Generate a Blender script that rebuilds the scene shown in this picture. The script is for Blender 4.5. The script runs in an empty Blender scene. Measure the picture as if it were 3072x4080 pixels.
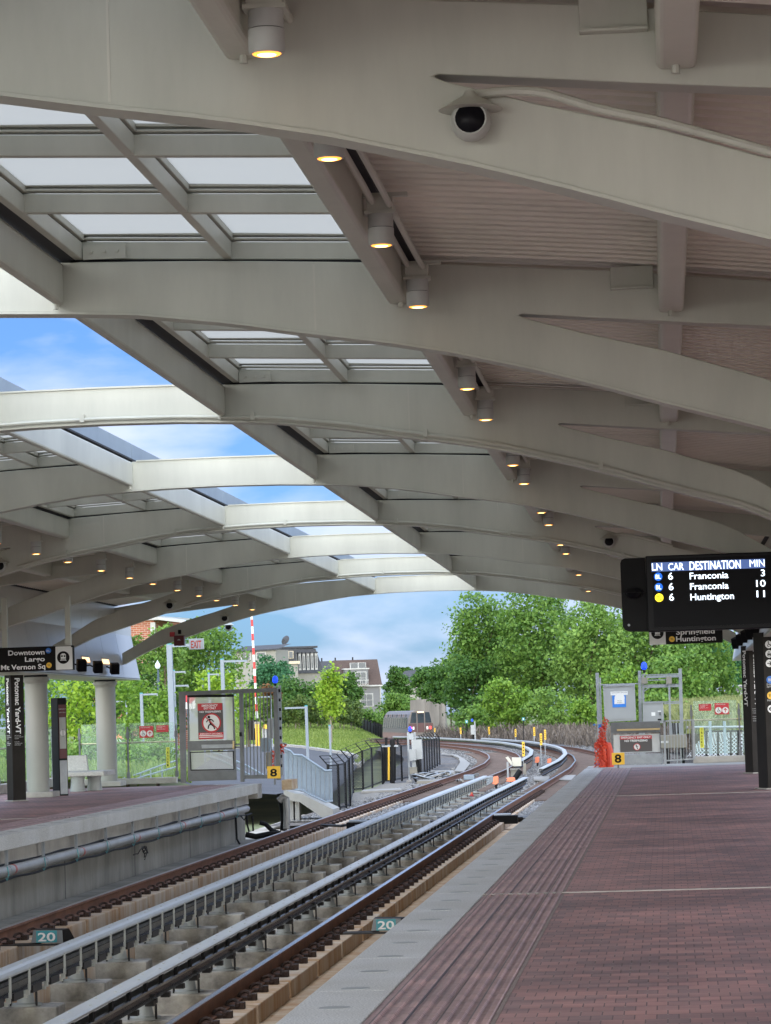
import bpy, bmesh, math, random
import numpy as np
from mathutils import Vector, Matrix
random.seed(7); rng = np.random.default_rng(7)
SC = bpy.context.scene; COL = SC.collection
# ------------------------------------------------------------ camera geometry
F = 12256.0; CX, CY, EYE = 1536.0, 2040.0, 1.45
CAMX = 1.885
MC = Matrix(((0.99531075, 0.03684331, -0.08943758), (0.09156084, -0.06066210, 0.99395006), (-0.03119494, 0.99747816, 0.06375104)))
SX, SZ = -0.00220296, -0.00495162          # the canopy falls slightly along the track
def ray(x, y): return MC @ Vector((x-CX, CY-y, F))
def P(x, y, Y):                            # photo point at distance Y
    r = ray(x, y); return Vector((CAMX, 0, EYE)) + r*(Y/r.y)
def G(x, y, z=0.0):                        # photo point on the level z
    r = ray(x, y); return Vector((CAMX, 0, EYE)) + r*((z-EYE)/r.z)
def RW(X, Y, Z): return Vector((X+SX*Y, Y, Z+SZ*Y))
BAY = 7.9
def YN(n): return (n+.652)*BAY
# ------------------------------------------------------------ materials
def new_mat(name):
    m = bpy.data.materials.new(name); m.use_nodes = True
    nt = m.node_tree; return m, nt, nt.nodes['Principled BSDF']
def mat(name, col, rough=.6, metal=0., var=.12, scale=3., bump=0., bscale=40., stretch=None, col2=None, spec=.5, alpha=None):
    m, nt, b = new_mat(name); N = nt.nodes; L = nt.links
    tc = N.new('ShaderNodeTexCoord'); oi = N.new('ShaderNodeObjectInfo'); va = N.new('ShaderNodeVectorMath'); L.new(tc.outputs['Object'], va.inputs[0]); L.new(oi.outputs['Location'], va.inputs[1]); src = va.outputs[0]
    if stretch:
        mp = N.new('ShaderNodeMapping'); mp.inputs['Scale'].default_value = stretch
        L.new(src, mp.inputs['Vector']); src = mp.outputs['Vector']
    n = N.new('ShaderNodeTexNoise'); n.inputs['Scale'].default_value = scale; n.inputs['Detail'].default_value = 6; n.inputs['Roughness'].default_value = .65
    L.new(src, n.inputs['Vector'])
    r = N.new('ShaderNodeValToRGB'); c = Vector(col)
    a = c*(1-var); e = Vector(col2) if col2 else c*(1+var)
    r.color_ramp.elements[0].position = .32; r.color_ramp.elements[1].position = .68
    r.color_ramp.elements[0].color = (*a, 1); r.color_ramp.elements[1].color = (*[min(1, v) for v in e], 1)
    L.new(n.outputs['Fac'], r.inputs['Fac']); L.new(r.outputs['Color'], b.inputs['Base Color'])
    b.inputs['Roughness'].default_value = rough; b.inputs['Metallic'].default_value = metal
    b.inputs['Specular IOR Level'].default_value = spec
    if bump:
        n2 = N.new('ShaderNodeTexNoise'); n2.inputs['Scale'].default_value = bscale; n2.inputs['Detail'].default_value = 4
        L.new(src, n2.inputs['Vector'])
        bp = N.new('ShaderNodeBump'); bp.inputs['Strength'].default_value = bump; bp.inputs['Distance'].default_value = .02
        L.new(n2.outputs['Fac'], bp.inputs['Height']); L.new(bp.outputs['Normal'], b.inputs['Normal'])
    if alpha is not None: b.inputs['Alpha'].default_value = alpha
    return m
def emis(name, col, s, base=None):
    m, nt, b = new_mat(name); b.inputs['Base Color'].default_value = (*(base or col), 1)
    b.inputs['Emission Color'].default_value = (*col, 1); b.inputs['Emission Strength'].default_value = s; return m
M = {}
def see_through(name, col, fac, gloss=.08, trl=0.):
    m, nt, b = new_mat(name); N = nt.nodes; L = nt.links
    t = N.new('ShaderNodeBsdfTransparent'); t.inputs[0].default_value = (*col, 1)
    b.inputs['Base Color'].default_value = (*col, 1); b.inputs['Roughness'].default_value = gloss
    s = b.outputs[0]
    if trl:
        tr = N.new('ShaderNodeBsdfTranslucent'); tr.inputs[0].default_value = (*col, 1); m2 = N.new('ShaderNodeMixShader'); m2.inputs[0].default_value = trl
        L.new(s, m2.inputs[1]); L.new(tr.outputs[0], m2.inputs[2]); s = m2.outputs[0]
    mx = N.new('ShaderNodeMixShader'); mx.inputs[0].default_value = fac; L.new(s, mx.inputs[1]); L.new(t.outputs[0], mx.inputs[2]); L.new(mx.outputs[0], N['Material Output'].inputs['Surface']); return m
M['paint'] = mat('canopy_paint', (.475,.478,.415), .42, var=.10, scale=1.1, bump=.05, bscale=3, stretch=(1.6,1,.35))
M['paint2'] = mat('canopy_paint_purlin', (.53,.52,.455), .4, var=.07, scale=1.2)
M['gap'] = mat('dark_gap', (.02,.02,.025), .8)
M['soffit'] = mat('soffit_panel', (.60,.57,.54), .32, metal=.25, var=.05, scale=.6)
M['lampbody'] = mat('lamp_body_grey', (.42,.43,.41), .45, var=.05)
M['warm'] = emis('warm_lamp', (1., .58, .18), 4.5)
M['black'] = mat('black_paint', (.012,.012,.013), .6, var=.2, spec=.15)
M['blackgloss'] = mat('black_gloss', (.005,.005,.007), .3, var=.2, spec=.12)
M['bronze'] = mat('dark_bronze_sheet', (.020,.017,.015), .6, spec=.15, metal=.0, var=.2, scale=2)
M['conc'] = mat('concrete', (.36,.34,.31), .85, var=.2, scale=1.6, bump=.35, bscale=30)
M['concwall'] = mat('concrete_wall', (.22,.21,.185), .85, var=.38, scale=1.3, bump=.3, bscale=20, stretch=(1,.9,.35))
M['concrust'] = mat('rust_stained_concrete', (.36,.20,.09), .9, var=.1, scale=2.2, col2=(.50,.42,.31), bump=.4, bscale=25)
M['concblock'] = mat('weathered_concrete_block', (.22,.205,.18), .9, var=.3, scale=3, col2=(.52,.485,.42), bump=.5, bscale=22)
M['plinth'] = mat('plinth_concrete', (.46,.27,.13), .9, var=.15, scale=1.3, col2=(.56,.50,.42), bump=.4, bscale=22, stretch=(1,2.5,.4))
M['rust'] = mat('rusty_rail', (.15,.068,.040), .75, metal=.2, var=.3, scale=3, bump=.25, bscale=50)
M['rustdark'] = mat('dark_rusty_clip', (.04,.022,.016), .7, metal=.3, var=.5, scale=12)
M['railtop'] = mat('polished_rail_head', (.42,.42,.44), .22, metal=1., var=.1)
M['cover'] = mat('grey_coverboard', (.37,.385,.39), .36, var=.08, scale=1.5, stretch=(1,.25,1))
M['galv'] = mat('galvanised_steel', (.30,.32,.34), .45, metal=.45, var=.12, scale=6)
M['steel'] = mat('gate_steel_grey', (.13,.135,.14), .5, metal=.2, var=.15, scale=4)
M['bluegrey'] = mat('blue_grey_metal', (.24,.29,.34), .5, metal=.15, var=.06)
M['polewhite'] = mat('pale_blue_pole', (.20,.235,.28), .45, var=.05)
M['white'] = mat('white_paint', (.40,.40,.38), .5, var=.04)
M['signwhite'] = mat('sign_white', (.74,.74,.72), .5, var=.02)
M['red'] = mat('sign_red', (.50,.03,.04), .5, var=.06)
M['reddark'] = mat('dark_red_box', (.10,.008,.015), .4, var=.1)
M['yellow'] = mat('sign_yellow', (.80,.48,.04), .5, var=.05)
M['yelgreen'] = mat('track_sign_yellow', (.62,.62,.06), .5, var=.04)
M['teal'] = mat('sign_teal', (.03,.26,.30), .4, var=.06)
M['blue'] = mat('sign_blue', (.03,.17,.60), .5, var=.03)
M['orange'] = mat('orange_cover', (.85,.24,.12), .55, var=.1)
M['net'] = mat('orange_net', (.60,.07,.04), .6, var=.15)
M['asphalt'] = mat('asphalt', (.065,.065,.07), .9, var=.15, scale=.6, bump=.2, bscale=40)
M['cabinet'] = mat('cabinet_grey', (.32,.33,.33), .4, var=.04)
M['tan'] = mat('tan_box', (.25,.23,.19), .6, var=.06)
M['brass'] = mat('brass_bar', (.45,.34,.18), .35, metal=.8, var=.1)
M['bark'] = mat('bark', (.10,.075,.05), .9, var=.3, scale=6)
M['barkpale'] = mat('pale_bark', (.25,.22,.17), .9, var=.3, scale=6)
M['roofgrey'] = mat('grey_shingles', (.05,.052,.058), .9, var=.25, scale=5, bump=.3, bscale=10)
M['roofbrown'] = mat('brown_shingles', (.075,.05,.04), .9, var=.2, scale=3)
M['siding'] = mat('cream_siding', (.25,.24,.21), .7, var=.06)
M['sidinggrey'] = mat('grey_siding', (.15,.15,.155), .7, var=.06)
M['winglass'] = mat('window_glass', (.03,.04,.05), .1, var=.2)
M['bluelamp'] = emis('blue_lamp', (.005,.04,.75), .8)
M['redlamp'] = emis('red_lamp', (1.,.03,.03), 3.)
M['curb'] = mat('kerb_concrete', (.38,.36,.33), .85, var=.1, scale=2)
M['gravel_pale'] = mat('pale_gravel', (.20,.18,.15), .95, var=.35, scale=18, bump=.8, bscale=12)
M['trainmetal'] = mat('train_brushed_steel', (.17,.15,.14), .45, metal=.3, var=.12, scale=2)
M['trainbrown'] = mat('train_brown', (.085,.035,.035), .45, var=.1)
M['bluetarp'] = mat('blue_tape', (.03,.20,.65), .5, var=.05)
M['bolt'] = mat('bolt_black', (.02,.018,.018), .5, metal=.3)
def leafmat(name, c1, c2, trans=.35):
    m, nt, b = new_mat(name); N = nt.nodes; L = nt.links
    g = N.new('ShaderNodeNewGeometry'); r = N.new('ShaderNodeValToRGB')
    r.color_ramp.elements[0].color = (*c1, 1); r.color_ramp.elements[1].color = (*c2, 1)
    L.new(g.outputs['Random Per Island'], r.inputs['Fac']); L.new(r.outputs['Color'], b.inputs['Base Color'])
    b.inputs['Roughness'].default_value = .55; b.inputs['Specular IOR Level'].default_value = .3
    t = N.new('ShaderNodeBsdfTranslucent'); L.new(r.outputs['Color'], t.inputs['Color'])
    mx = N.new('ShaderNodeMixShader'); mx.inputs[0].default_value = trans
    L.new(b.outputs[0], mx.inputs[1]); L.new(t.outputs[0], mx.inputs[2]); L.new(mx.outputs[0], N['Material Output'].inputs['Surface'])
    return m
M['warmdim'] = emis('warm_strip_lamp', (1.,.62,.3), 1.1)
M['tealstrap'] = mat('teal_strap', (.12,.34,.36), .6)
M['galvpipe'] = mat('grey_pipe', (.33,.33,.33), .45, metal=.2, var=.15, scale=2)
M['blacksheer'] = see_through('dark_tinted_board', (.10,.09,.09), .15, .4)
M['exitred'] = mat('exit_red', (.75,.10,.05), .5)
M['bracketgrey2'] = mat('marker_grey', (.16,.17,.18), .4, metal=.3)
M['leaf'] = leafmat('leaf_green', (.065,.155,.02), (.18,.30,.055))
M['leafdark'] = leafmat('leaf_dark_green', (.035,.10,.018), (.10,.20,.035))
M['leafbright'] = leafmat('leaf_yellow_green', (.16,.30,.02), (.33,.46,.05))
M['leafblue'] = leafmat('leaf_blue_green', (.03,.12,.05), (.08,.22,.09))
M['leafred'] = leafmat('leaf_bronze', (.10,.045,.02), (.26,.13,.05))
M['grass'] = leafmat('grass_blades', (.12,.19,.03), (.25,.31,.08), .25)
M['weeds'] = leafmat('dry_weeds', (.09,.07,.055), (.21,.175,.145), .2)
# brick paving
def brick_mat():
    m, nt, b = new_mat('brick_paving'); N = nt.nodes; L = nt.links
    tc = N.new('ShaderNodeTexCoord')
    br = N.new('ShaderNodeTexBrick'); br.inputs['Scale'].default_value = 1; br.inputs['Brick Width'].default_value = .1015; br.inputs['Row Height'].default_value = .203
    br.inputs['Mortar Size'].default_value = .003; br.inputs['Color1'].default_value = (.34,.185,.165,1); br.inputs['Color2'].default_value = (.21,.14,.135,1)
    br.inputs['Mortar'].default_value = (.12,.078,.072,1); br.inputs['Bias'].default_value = -.1
    L.new(tc.outputs['Object'], br.inputs['Vector'])
    n = N.new('ShaderNodeTexNoise'); n.inputs['Scale'].default_value = .55; n.inputs['Detail'].default_value = 8; L.new(tc.outputs['Object'], n.inputs['Vector'])
    r = N.new('ShaderNodeValToRGB'); r.color_ramp.elements[0].position = .35; r.color_ramp.elements[1].position = .65
    r.color_ramp.elements[0].color = (.66,.66,.68,1); r.color_ramp.elements[1].color = (1.25,1.2,1.18,1); L.new(n.outputs['Fac'], r.inputs['Fac'])
    mx = N.new('ShaderNodeMixRGB'); mx.blend_type = 'MULTIPLY'; mx.inputs[0].default_value = 1
    L.new(br.outputs['Color'], mx.inputs[1]); L.new(r.outputs['Color'], mx.inputs[2])
    # pale sand spots where joints meet, long soft wear streaks
    sp = N.new('ShaderNodeSeparateXYZ'); L.new(tc.outputs['Object'], sp.inputs[0]); o = []
    for k, per, wd in ((0, .1015, .009), (1, .203, .011)):
        f = N.new('ShaderNodeMath'); f.operation = 'PINGPONG'; f.inputs[1].default_value = per/2; L.new(sp.outputs[k], f.inputs[0])
        l = N.new('ShaderNodeMath'); l.operation = 'LESS_THAN'; l.inputs[1].default_value = wd/2; L.new(f.outputs[0], l.inputs[0]); o.append(l)
    mm = N.new('ShaderNodeMath'); mm.operation = 'MULTIPLY'; L.new(o[0].outputs[0], mm.inputs[0]); L.new(o[1].outputs[0], mm.inputs[1])
    mp = N.new('ShaderNodeMapping'); mp.inputs['Scale'].default_value = (.9, 4.5, 1); L.new(tc.outputs['Object'], mp.inputs['Vector'])
    n3 = N.new('ShaderNodeTexNoise'); n3.inputs['Scale'].default_value = 1; n3.inputs['Detail'].default_value = 6; L.new(mp.outputs[0], n3.inputs['Vector'])
    r3 = N.new('ShaderNodeValToRGB'); r3.color_ramp.elements[0].position = .35; r3.color_ramp.elements[1].position = .65; r3.color_ramp.elements[0].color = (.72,.72,.75,1); r3.color_ramp.elements[1].color = (1.15,1.12,1.1,1); L.new(n3.outputs['Fac'], r3.inputs['Fac'])
    m3 = N.new('ShaderNodeMixRGB'); m3.blend_type = 'MULTIPLY'; m3.inputs[0].default_value = 1; L.new(mx.outputs[0], m3.inputs[1]); L.new(r3.outputs[0], m3.inputs[2])
    ms = N.new('ShaderNodeMixRGB'); ms.inputs[2].default_value = (.34,.29,.27,1); L.new(mm.outputs[0], ms.inputs[0]); L.new(m3.outputs[0], ms.inputs[1])
    L.new(ms.outputs[0], b.inputs['Base Color']); b.inputs['Roughness'].default_value = .62
    bp = N.new('ShaderNodeBump'); bp.inputs['Strength'].default_value = .35; bp.inputs['Distance'].default_value = .004; bp.invert = True
    L.new(br.outputs['Fac'], bp.inputs['Height']); L.new(bp.outputs['Normal'], b.inputs['Normal']); return m
M['brick'] = brick_mat()
def granite_mat():
    m, nt, b = new_mat('granite_edge'); N = nt.nodes; L = nt.links
    tc = N.new('ShaderNodeTexCoord')
    n = N.new('ShaderNodeTexNoise'); n.inputs['Scale'].default_value = 95; n.inputs['Detail'].default_value = 3; L.new(tc.outputs['Object'], n.inputs['Vector'])
    r = N.new('ShaderNodeValToRGB'); r.color_ramp.elements[0].position = .38; r.color_ramp.elements[1].position = .62
    r.color_ramp.elements[0].color = (.34,.335,.33,1); r.color_ramp.elements[1].color = (.60,.59,.57,1); L.new(n.outputs['Fac'], r.inputs['Fac'])
    n2 = N.new('ShaderNodeTexNoise'); n2.inputs['Scale'].default_value = 1.2; n2.inputs['Detail'].default_value = 6; L.new(tc.outputs['Object'], n2.inputs['Vector'])
    r2 = N.new('ShaderNodeValToRGB'); r2.color_ramp.elements[0].position = .3; r2.color_ramp.elements[1].position = .7; r2.color_ramp.elements[0].color = (.85,.83,.78,1); r2.color_ramp.elements[1].color = (1.08,1.08,1.08,1)
    L.new(n2.outputs['Fac'], r2.inputs['Fac'])
    mx = N.new('ShaderNodeMixRGB'); mx.blend_type = 'MULTIPLY'; mx.inputs[0].default_value = 1; L.new(r.outputs[0], mx.inputs[1]); L.new(r2.outputs[0], mx.inputs[2])
    L.new(mx.outputs[0], b.inputs['Base Color']); b.inputs['Roughness'].default_value = .6; return m
M['granite'] = granite_mat()
M['granlight'] = mat('edge_light_lens', (.26,.265,.26), .5, var=.1, scale=30)
def tactile_mat():
    m, nt, b = new_mat('tactile_tile'); N = nt.nodes; L = nt.links
    tc = N.new('ShaderNodeTexCoord'); br = N.new('ShaderNodeTexBrick'); br.offset = 0
    br.inputs['Scale'].default_value = 1; br.inputs['Brick Width'].default_value = .1525; br.inputs['Row Height'].default_value = .305; br.inputs['Mortar Size'].default_value = .004
    br.inputs['Color1'].default_value = (.34,.215,.195,1); br.inputs['Color2'].default_value = (.26,.165,.155,1); br.inputs['Mortar'].default_value = (.07,.05,.05,1)
    L.new(tc.outputs['Object'], br.inputs['Vector'])
    n = N.new('ShaderNodeTexNoise'); n.inputs['Scale'].default_value = 2; n.inputs['Detail'].default_value = 8; L.new(tc.outputs['Object'], n.inputs['Vector'])
    r = N.new('ShaderNodeValToRGB'); r.color_ramp.elements[0].position = .35; r.color_ramp.elements[1].position = .65; r.color_ramp.elements[0].color = (.8,.8,.8,1); r.color_ramp.elements[1].color = (1.25,1.2,1.2,1); L.new(n.outputs['Fac'], r.inputs['Fac'])
    mx = N.new('ShaderNodeMixRGB'); mx.blend_type = 'MULTIPLY'; mx.inputs[0].default_value = 1; L.new(br.outputs['Color'], mx.inputs[1]); L.new(r.outputs[0], mx.inputs[2])
    L.new(mx.outputs[0], b.inputs['Base Color']); b.inputs['Roughness'].default_value = .5
    w = N.new('ShaderNodeTexWave'); w.bands_direction = 'Y'; w.inputs['Scale'].default_value = 5; L.new(tc.outputs['Object'], w.inputs['Vector'])
    bp = N.new('ShaderNodeBump'); bp.inputs['Strength'].default_value = .5; bp.inputs['Distance'].default_value = .006; L.new(w.outputs['Fac'], bp.inputs['Height']); L.new(bp.outputs['Normal'], b.inputs['Normal'])
    return m
M['tactile'] = tactile_mat()
def ballast_mat():
    m, nt, b = new_mat('ballast_stone'); N = nt.nodes; L = nt.links
    tc = N.new('ShaderNodeTexCoord'); v = N.new('ShaderNodeTexVoronoi'); v.inputs['Scale'].default_value = 5.5; L.new(tc.outputs['Object'], v.inputs['Vector'])
    r = N.new('ShaderNodeValToRGB'); r.color_ramp.elements[0].color = (.05,.048,.046,1); r.color_ramp.elements[1].color = (.18,.17,.16,1)
    sp = N.new('ShaderNodeSeparateColor'); L.new(v.outputs['Color'], sp.inputs[0]); L.new(sp.outputs[0], r.inputs['Fac'])
    n = N.new('ShaderNodeTexNoise'); n.inputs['Scale'].default_value = .25; n.inputs['Detail'].default_value = 5; L.new(tc.outputs['Object'], n.inputs['Vector'])
    r2 = N.new('ShaderNodeValToRGB'); r2.color_ramp.elements[0].position = .4; r2.color_ramp.elements[1].position = .6; r2.color_ramp.elements[0].color = (1.1,.95,.82,1); r2.color_ramp.elements[1].color = (.85,.9,.98,1); L.new(n.outputs['Fac'], r2.inputs['Fac'])
    mx = N.new('ShaderNodeMixRGB'); mx.blend_type = 'MULTIPLY'; mx.inputs[0].default_value = 1; L.new(r.outputs[0], mx.inputs[1]); L.new(r2.outputs[0], mx.inputs[2])
    L.new(mx.outputs[0], b.inputs['Base Color']); b.inputs['Roughness'].default_value = .9
    bp = N.new('ShaderNodeBump'); bp.inputs['Strength'].default_value = 1; bp.inputs['Distance'].default_value = .06; bp.invert = True; L.new(v.outputs['Distance'], bp.inputs['Height']); L.new(bp.outputs['Normal'], b.inputs['Normal']); return m
M['ballast'] = ballast_mat()
M['groundmat'] = mat('grassy_ground', (.11,.13,.05), .95, var=.3, scale=.15, col2=(.20,.21,.09), bump=.6, bscale=4)
def brickwall_mat():
    m, nt, b = new_mat('brick_wall'); N = nt.nodes; L = nt.links
    tc = N.new('ShaderNodeTexCoord'); mp = N.new('ShaderNodeMapping'); mp.inputs['Rotation'].default_value = (math.pi/2, 0, 0)
    L.new(tc.outputs['Object'], mp.inputs['Vector']); br = N.new('ShaderNodeTexBrick'); br.inputs['Scale'].default_value = 1; br.inputs['Brick Width'].default_value = .55; br.inputs['Row Height'].default_value = .2; br.inputs['Mortar Size'].default_value = .02
    br.inputs['Color1'].default_value = (.36,.12,.06,1); br.inputs['Color2'].default_value = (.25,.08,.045,1); br.inputs['Mortar'].default_value = (.45,.35,.28,1)
    L.new(mp.outputs[0], br.inputs['Vector']); L.new(br.outputs['Color'], b.inputs['Base Color']); b.inputs['Roughness'].default_value = .9; return m
M['brickwall'] = brickwall_mat()
M['railglass'] = see_through('railing_glass', (.90,.97,.94), .90, .05)
M['frosted'] = see_through('scratched_acrylic', (.86,.87,.86), .62, .2)
M['skyglass'] = see_through('fritted_skylight_glass', (.60,.585,.545), .04, .35, .85)
def mesh_mat(name, col, scale, th, rot=math.pi/4, axis=0):      # woven wire: a real wire grid with holes
    m, nt, b = new_mat(name); N = nt.nodes; L = nt.links
    b.inputs['Base Color'].default_value = (*col, 1); b.inputs['Roughness'].default_value = .5; b.inputs['Metallic'].default_value = .3
    uv = N.new('ShaderNodeUVMap'); mp = N.new('ShaderNodeMapping'); mp.inputs['Rotation'].default_value = (0, 0, rot); mp.inputs['Scale'].default_value = (scale,)*3
    L.new(uv.outputs[0], mp.inputs['Vector']); sp = N.new('ShaderNodeSeparateXYZ'); L.new(mp.outputs[0], sp.inputs[0])
    o = []
    for k in (0, 1):
        f = N.new('ShaderNodeMath'); f.operation = 'FRACT'; L.new(sp.outputs[k], f.inputs[0])
        l = N.new('ShaderNodeMath'); l.operation = 'LESS_THAN'; l.inputs[1].default_value = th; L.new(f.outputs[0], l.inputs[0]); o.append(l)
    mxx = N.new('ShaderNodeMath'); mxx.operation = 'MAXIMUM'; L.new(o[0].outputs[0], mxx.inputs[0]); L.new(o[1].outputs[0], mxx.inputs[1])
    t = N.new('ShaderNodeBsdfTransparent'); mx = N.new('ShaderNodeMixShader'); L.new(mxx.outputs[0], mx.inputs[0]); L.new(t.outputs[0], mx.inputs[1]); L.new(b.outputs[0], mx.inputs[2])
    L.new(mx.outputs[0], N['Material Output'].inputs['Surface']); return m
M['chain'] = mesh_mat('black_chain_link', (.03,.03,.032), 14, .34)
M['chaingalv'] = mesh_mat('galvanised_chain_link', (.5,.54,.6), 14, .26)
M['netweave'] = mesh_mat('orange_net_weave', (.70,.09,.04), 16, .38)
M['perf'] = mesh_mat('fine_steel_screen', (.45,.46,.46), 40, .45, 0)
def deck_mat():
    m = mat('ribbed_metal_deck', (.68,.65,.56), .38, metal=.2, var=.12, scale=.7, col2=(.76,.70,.61), stretch=(1,1,1)); return m
M['deck'] = deck_mat()
# ------------------------------------------------------------ mesh helpers
class MB:
    def __init__(s): s.v = []; s.f = []; s.uv = None
    def add(s, vs, fs):
        o = len(s.v); s.v += [tuple(v) for v in vs]; s.f += [tuple(i+o for i in f) for f in fs]; return s
    def box(s, x0, x1, y0, y1, z0, z1):
        return s.add([(x0,y0,z0),(x1,y0,z0),(x1,y1,z0),(x0,y1,z0),(x0,y0,z1),(x1,y0,z1),(x1,y1,z1),(x0,y1,z1)],
                     [(3,2,1,0),(4,5,6,7),(0,1,5,4),(1,2,6,5),(2,3,7,6),(3,0,4,7)])
    def beam(s, a, b, w, h, up=(0,0,1)):                     # rectangular bar from a to b
        a, b = Vector(a), Vector(b); d = (b-a).normalized(); u = Vector(up)
        r = d.cross(u)
        if r.length < 1e-4: r = d.cross(Vector((0,1,0)))
        r.normalize(); u = r.cross(d).normalized(); r *= w/2; u *= h/2
        return s.add([a-r-u, a+r-u, a+r+u, a-r+u, b-r-u, b+r-u, b+r+u, b-r+u], [(0,1,2,3),(7,6,5,4),(0,4,5,1),(1,5,6,2),(2,6,7,3),(3,7,4,0)])
    def cyl(s, a, b, r0, r1=None, n=14):
        if r1 is None: r1 = r0
        a, b = Vector(a), Vector(b); d = (b-a).normalized(); u = Vector((0,0,1)) if abs(d.z) < .9 else Vector((1,0,0))
        p = d.cross(u).normalized(); q = d.cross(p)
        vs = []
        for c, r in ((a, r0), (b, r1)):
            for i in range(n):
                t = 2*math.pi*i/n; vs.append(c+p*math.cos(t)*r+q*math.sin(t)*r)
        fs = [(i, i+n, (i+1) % n+n, (i+1) % n) for i in range(n)] + [tuple(range(n)), tuple(range(2*n-1, n-1, -1))]
        return s.add(vs, fs)
    def tube(s, pts, r, n=8):
        pts = [Vector(p) for p in pts]; vs = []; fs = []
        for k, p in enumerate(pts):
            d = (pts[min(k+1, len(pts)-1)]-pts[max(k-1, 0)]).normalized(); u = Vector((0,0,1)) if abs(d.z) < .9 else Vector((1,0,0))
            a = d.cross(u).normalized(); b = d.cross(a)
            for i in range(n):
                t = 2*math.pi*i/n; vs.append(p+a*math.cos(t)*r+b*math.sin(t)*r)
        for k in range(len(pts)-1):
            for i in range(n): fs.append((k*n+i, k*n+(i+1) % n, (k+1)*n+(i+1) % n, (k+1)*n+i))
        fs += [tuple(range(n-1, -1, -1)), tuple(range((len(pts)-1)*n, len(pts)*n))]
        return s.add(vs, fs)
    def lathe(s, c, prof, n=20):                             # prof: (r, z) upward
        c = Vector(c); vs = []; fs = []
        for r, z in prof:
            for i in range(n):
                t = 2*math.pi*i/n; vs.append(c+Vector((r*math.cos(t), r*math.sin(t), z)))
        for k in range(len(prof)-1):
            for i in range(n): fs.append((k*n+i, k*n+(i+1) % n, (k+1)*n+(i+1) % n, (k+1)*n+i))
        fs += [tuple(range(n-1, -1, -1)), tuple(range((len(prof)-1)*n, len(prof)*n))]
        return s.add(vs, fs)
    def prism(s, poly, y0, y1, fn=None):                     # poly in (x, z), extruded along y
        n = len(poly); vs = [(x, y0, z) for x, z in poly]+[(x, y1, z) for x, z in poly]
        if fn: vs = [fn(*v) for v in vs]
        return s.add(vs, [tuple(range(n)), tuple(range(2*n-1, n-1, -1))]+[(i, i+n, (i+1) % n+n, (i+1) % n) for i in range(n)])
    def slab(s, pts, d):                                     # planar polygon given thickness vector d
        n = len(pts); d = Vector(d); vs = [Vector(p) for p in pts]+[Vector(p)+d for p in pts]
        return s.add(vs, [tuple(range(n)), tuple(range(2*n-1, n-1, -1))]+[(i, i+n, (i+1) % n+n, (i+1) % n) for i in range(n)])
    def build(s, name, m, parent=None, smooth=False, bevel=0, seg=2, origin=None):
        me = bpy.data.meshes.new(name)
        vs = s.v
        if parent is not None and parent.get('_base') is not None: origin = Vector(parent['_base'])
        o0 = Vector(origin) if origin is not None else None
        if o0 is not None: vs = [tuple(Vector(v)-o0) for v in vs]
        me.from_pydata(vs, [], s.f); me.update()
        bm = bmesh.new(); bm.from_mesh(me); bmesh.ops.recalc_face_normals(bm, faces=bm.faces); bm.to_mesh(me); bm.free()
        me.materials.append(M[m] if isinstance(m, str) else m)
        if smooth:
            for p in me.polygons: p.use_smooth = True
            try: me.set_sharp_from_angle(angle=math.radians(40))
            except Exception: pass
        ob = bpy.data.objects.new(name, me); COL.objects.link(ob)
        if parent is not None:
            ob.parent = parent
        elif o0 is not None: ob.location = o0
        if origin is not None: ob['_base'] = [float(q) for q in o0]
        if bevel:
            b = ob.modifiers.new('bevel', 'BEVEL'); b.width = bevel; b.segments = seg; b.limit_method = 'ANGLE'; b.harden_normals = False
        return ob
def tag(o, label=None, cat=None, group=None, kind=None):
    if label: o['label'] = label
    if cat: o['category'] = cat
    if group: o['group'] = group
    if kind: o['kind'] = kind
    return o
def thing(name, base, label, cat, group=None, kind=None):
    o = bpy.data.objects.new(name, None); COL.objects.link(o); o.location = base; o.empty_display_size = .2
    o['_base'] = list(base); return tag(o, label, cat, group, kind)
def struct(o): o['kind'] = 'structure'; return o
def copy_tree(o, parent=None, loc=None):
    c = o.copy(); COL.objects.link(c)
    if parent is not None: c.parent = parent
    if loc is not None: c.location = loc; 
    if '_base' in c and loc is not None: c['_base'] = list(loc)
    for ch in list(o.children): copy_tree(ch, c)
    return c
def text(s, size, o, rx, up, m, parent, name='lettering', align='LEFT', ext=.002, bold=0., sx=1.):
    """flat raised lettering at o; rx = reading direction, up = letter up"""
    cu = bpy.data.curves.new('t', 'FONT'); cu.body = s; cu.size = size; cu.align_x = align; cu.extrude = ext; cu.offset = bold; cu.resolution_u = 2
    t = bpy.data.objects.new('t', cu); COL.objects.link(t)
    dg = bpy.context.evaluated_depsgraph_get(); me = bpy.data.meshes.new_from_object(t.evaluated_get(dg)); bpy.data.objects.remove(t)
    rx = Vector(rx).normalized(); up = Vector(up); n = rx.cross(up).normalized(); up = n.cross(rx).normalized()
    R = Matrix((rx*sx, up, n)).transposed().to_4x4()
    b = Vector(parent['_base']) if parent is not None and '_base' in parent else Vector((0,0,0))
    me.transform(Matrix.Translation(Vector(o)-b) @ R); me.materials.clear(); me.materials.append(M[m])
    ob = bpy.data.objects.new(name, me); COL.objects.link(ob); ob.parent = parent; return ob
def disc(c, n, r, t, seg=28):
    c = Vector(c); n = Vector(n).normalized(); return MB().cyl(c, c+n*t, r, n=seg)
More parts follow.
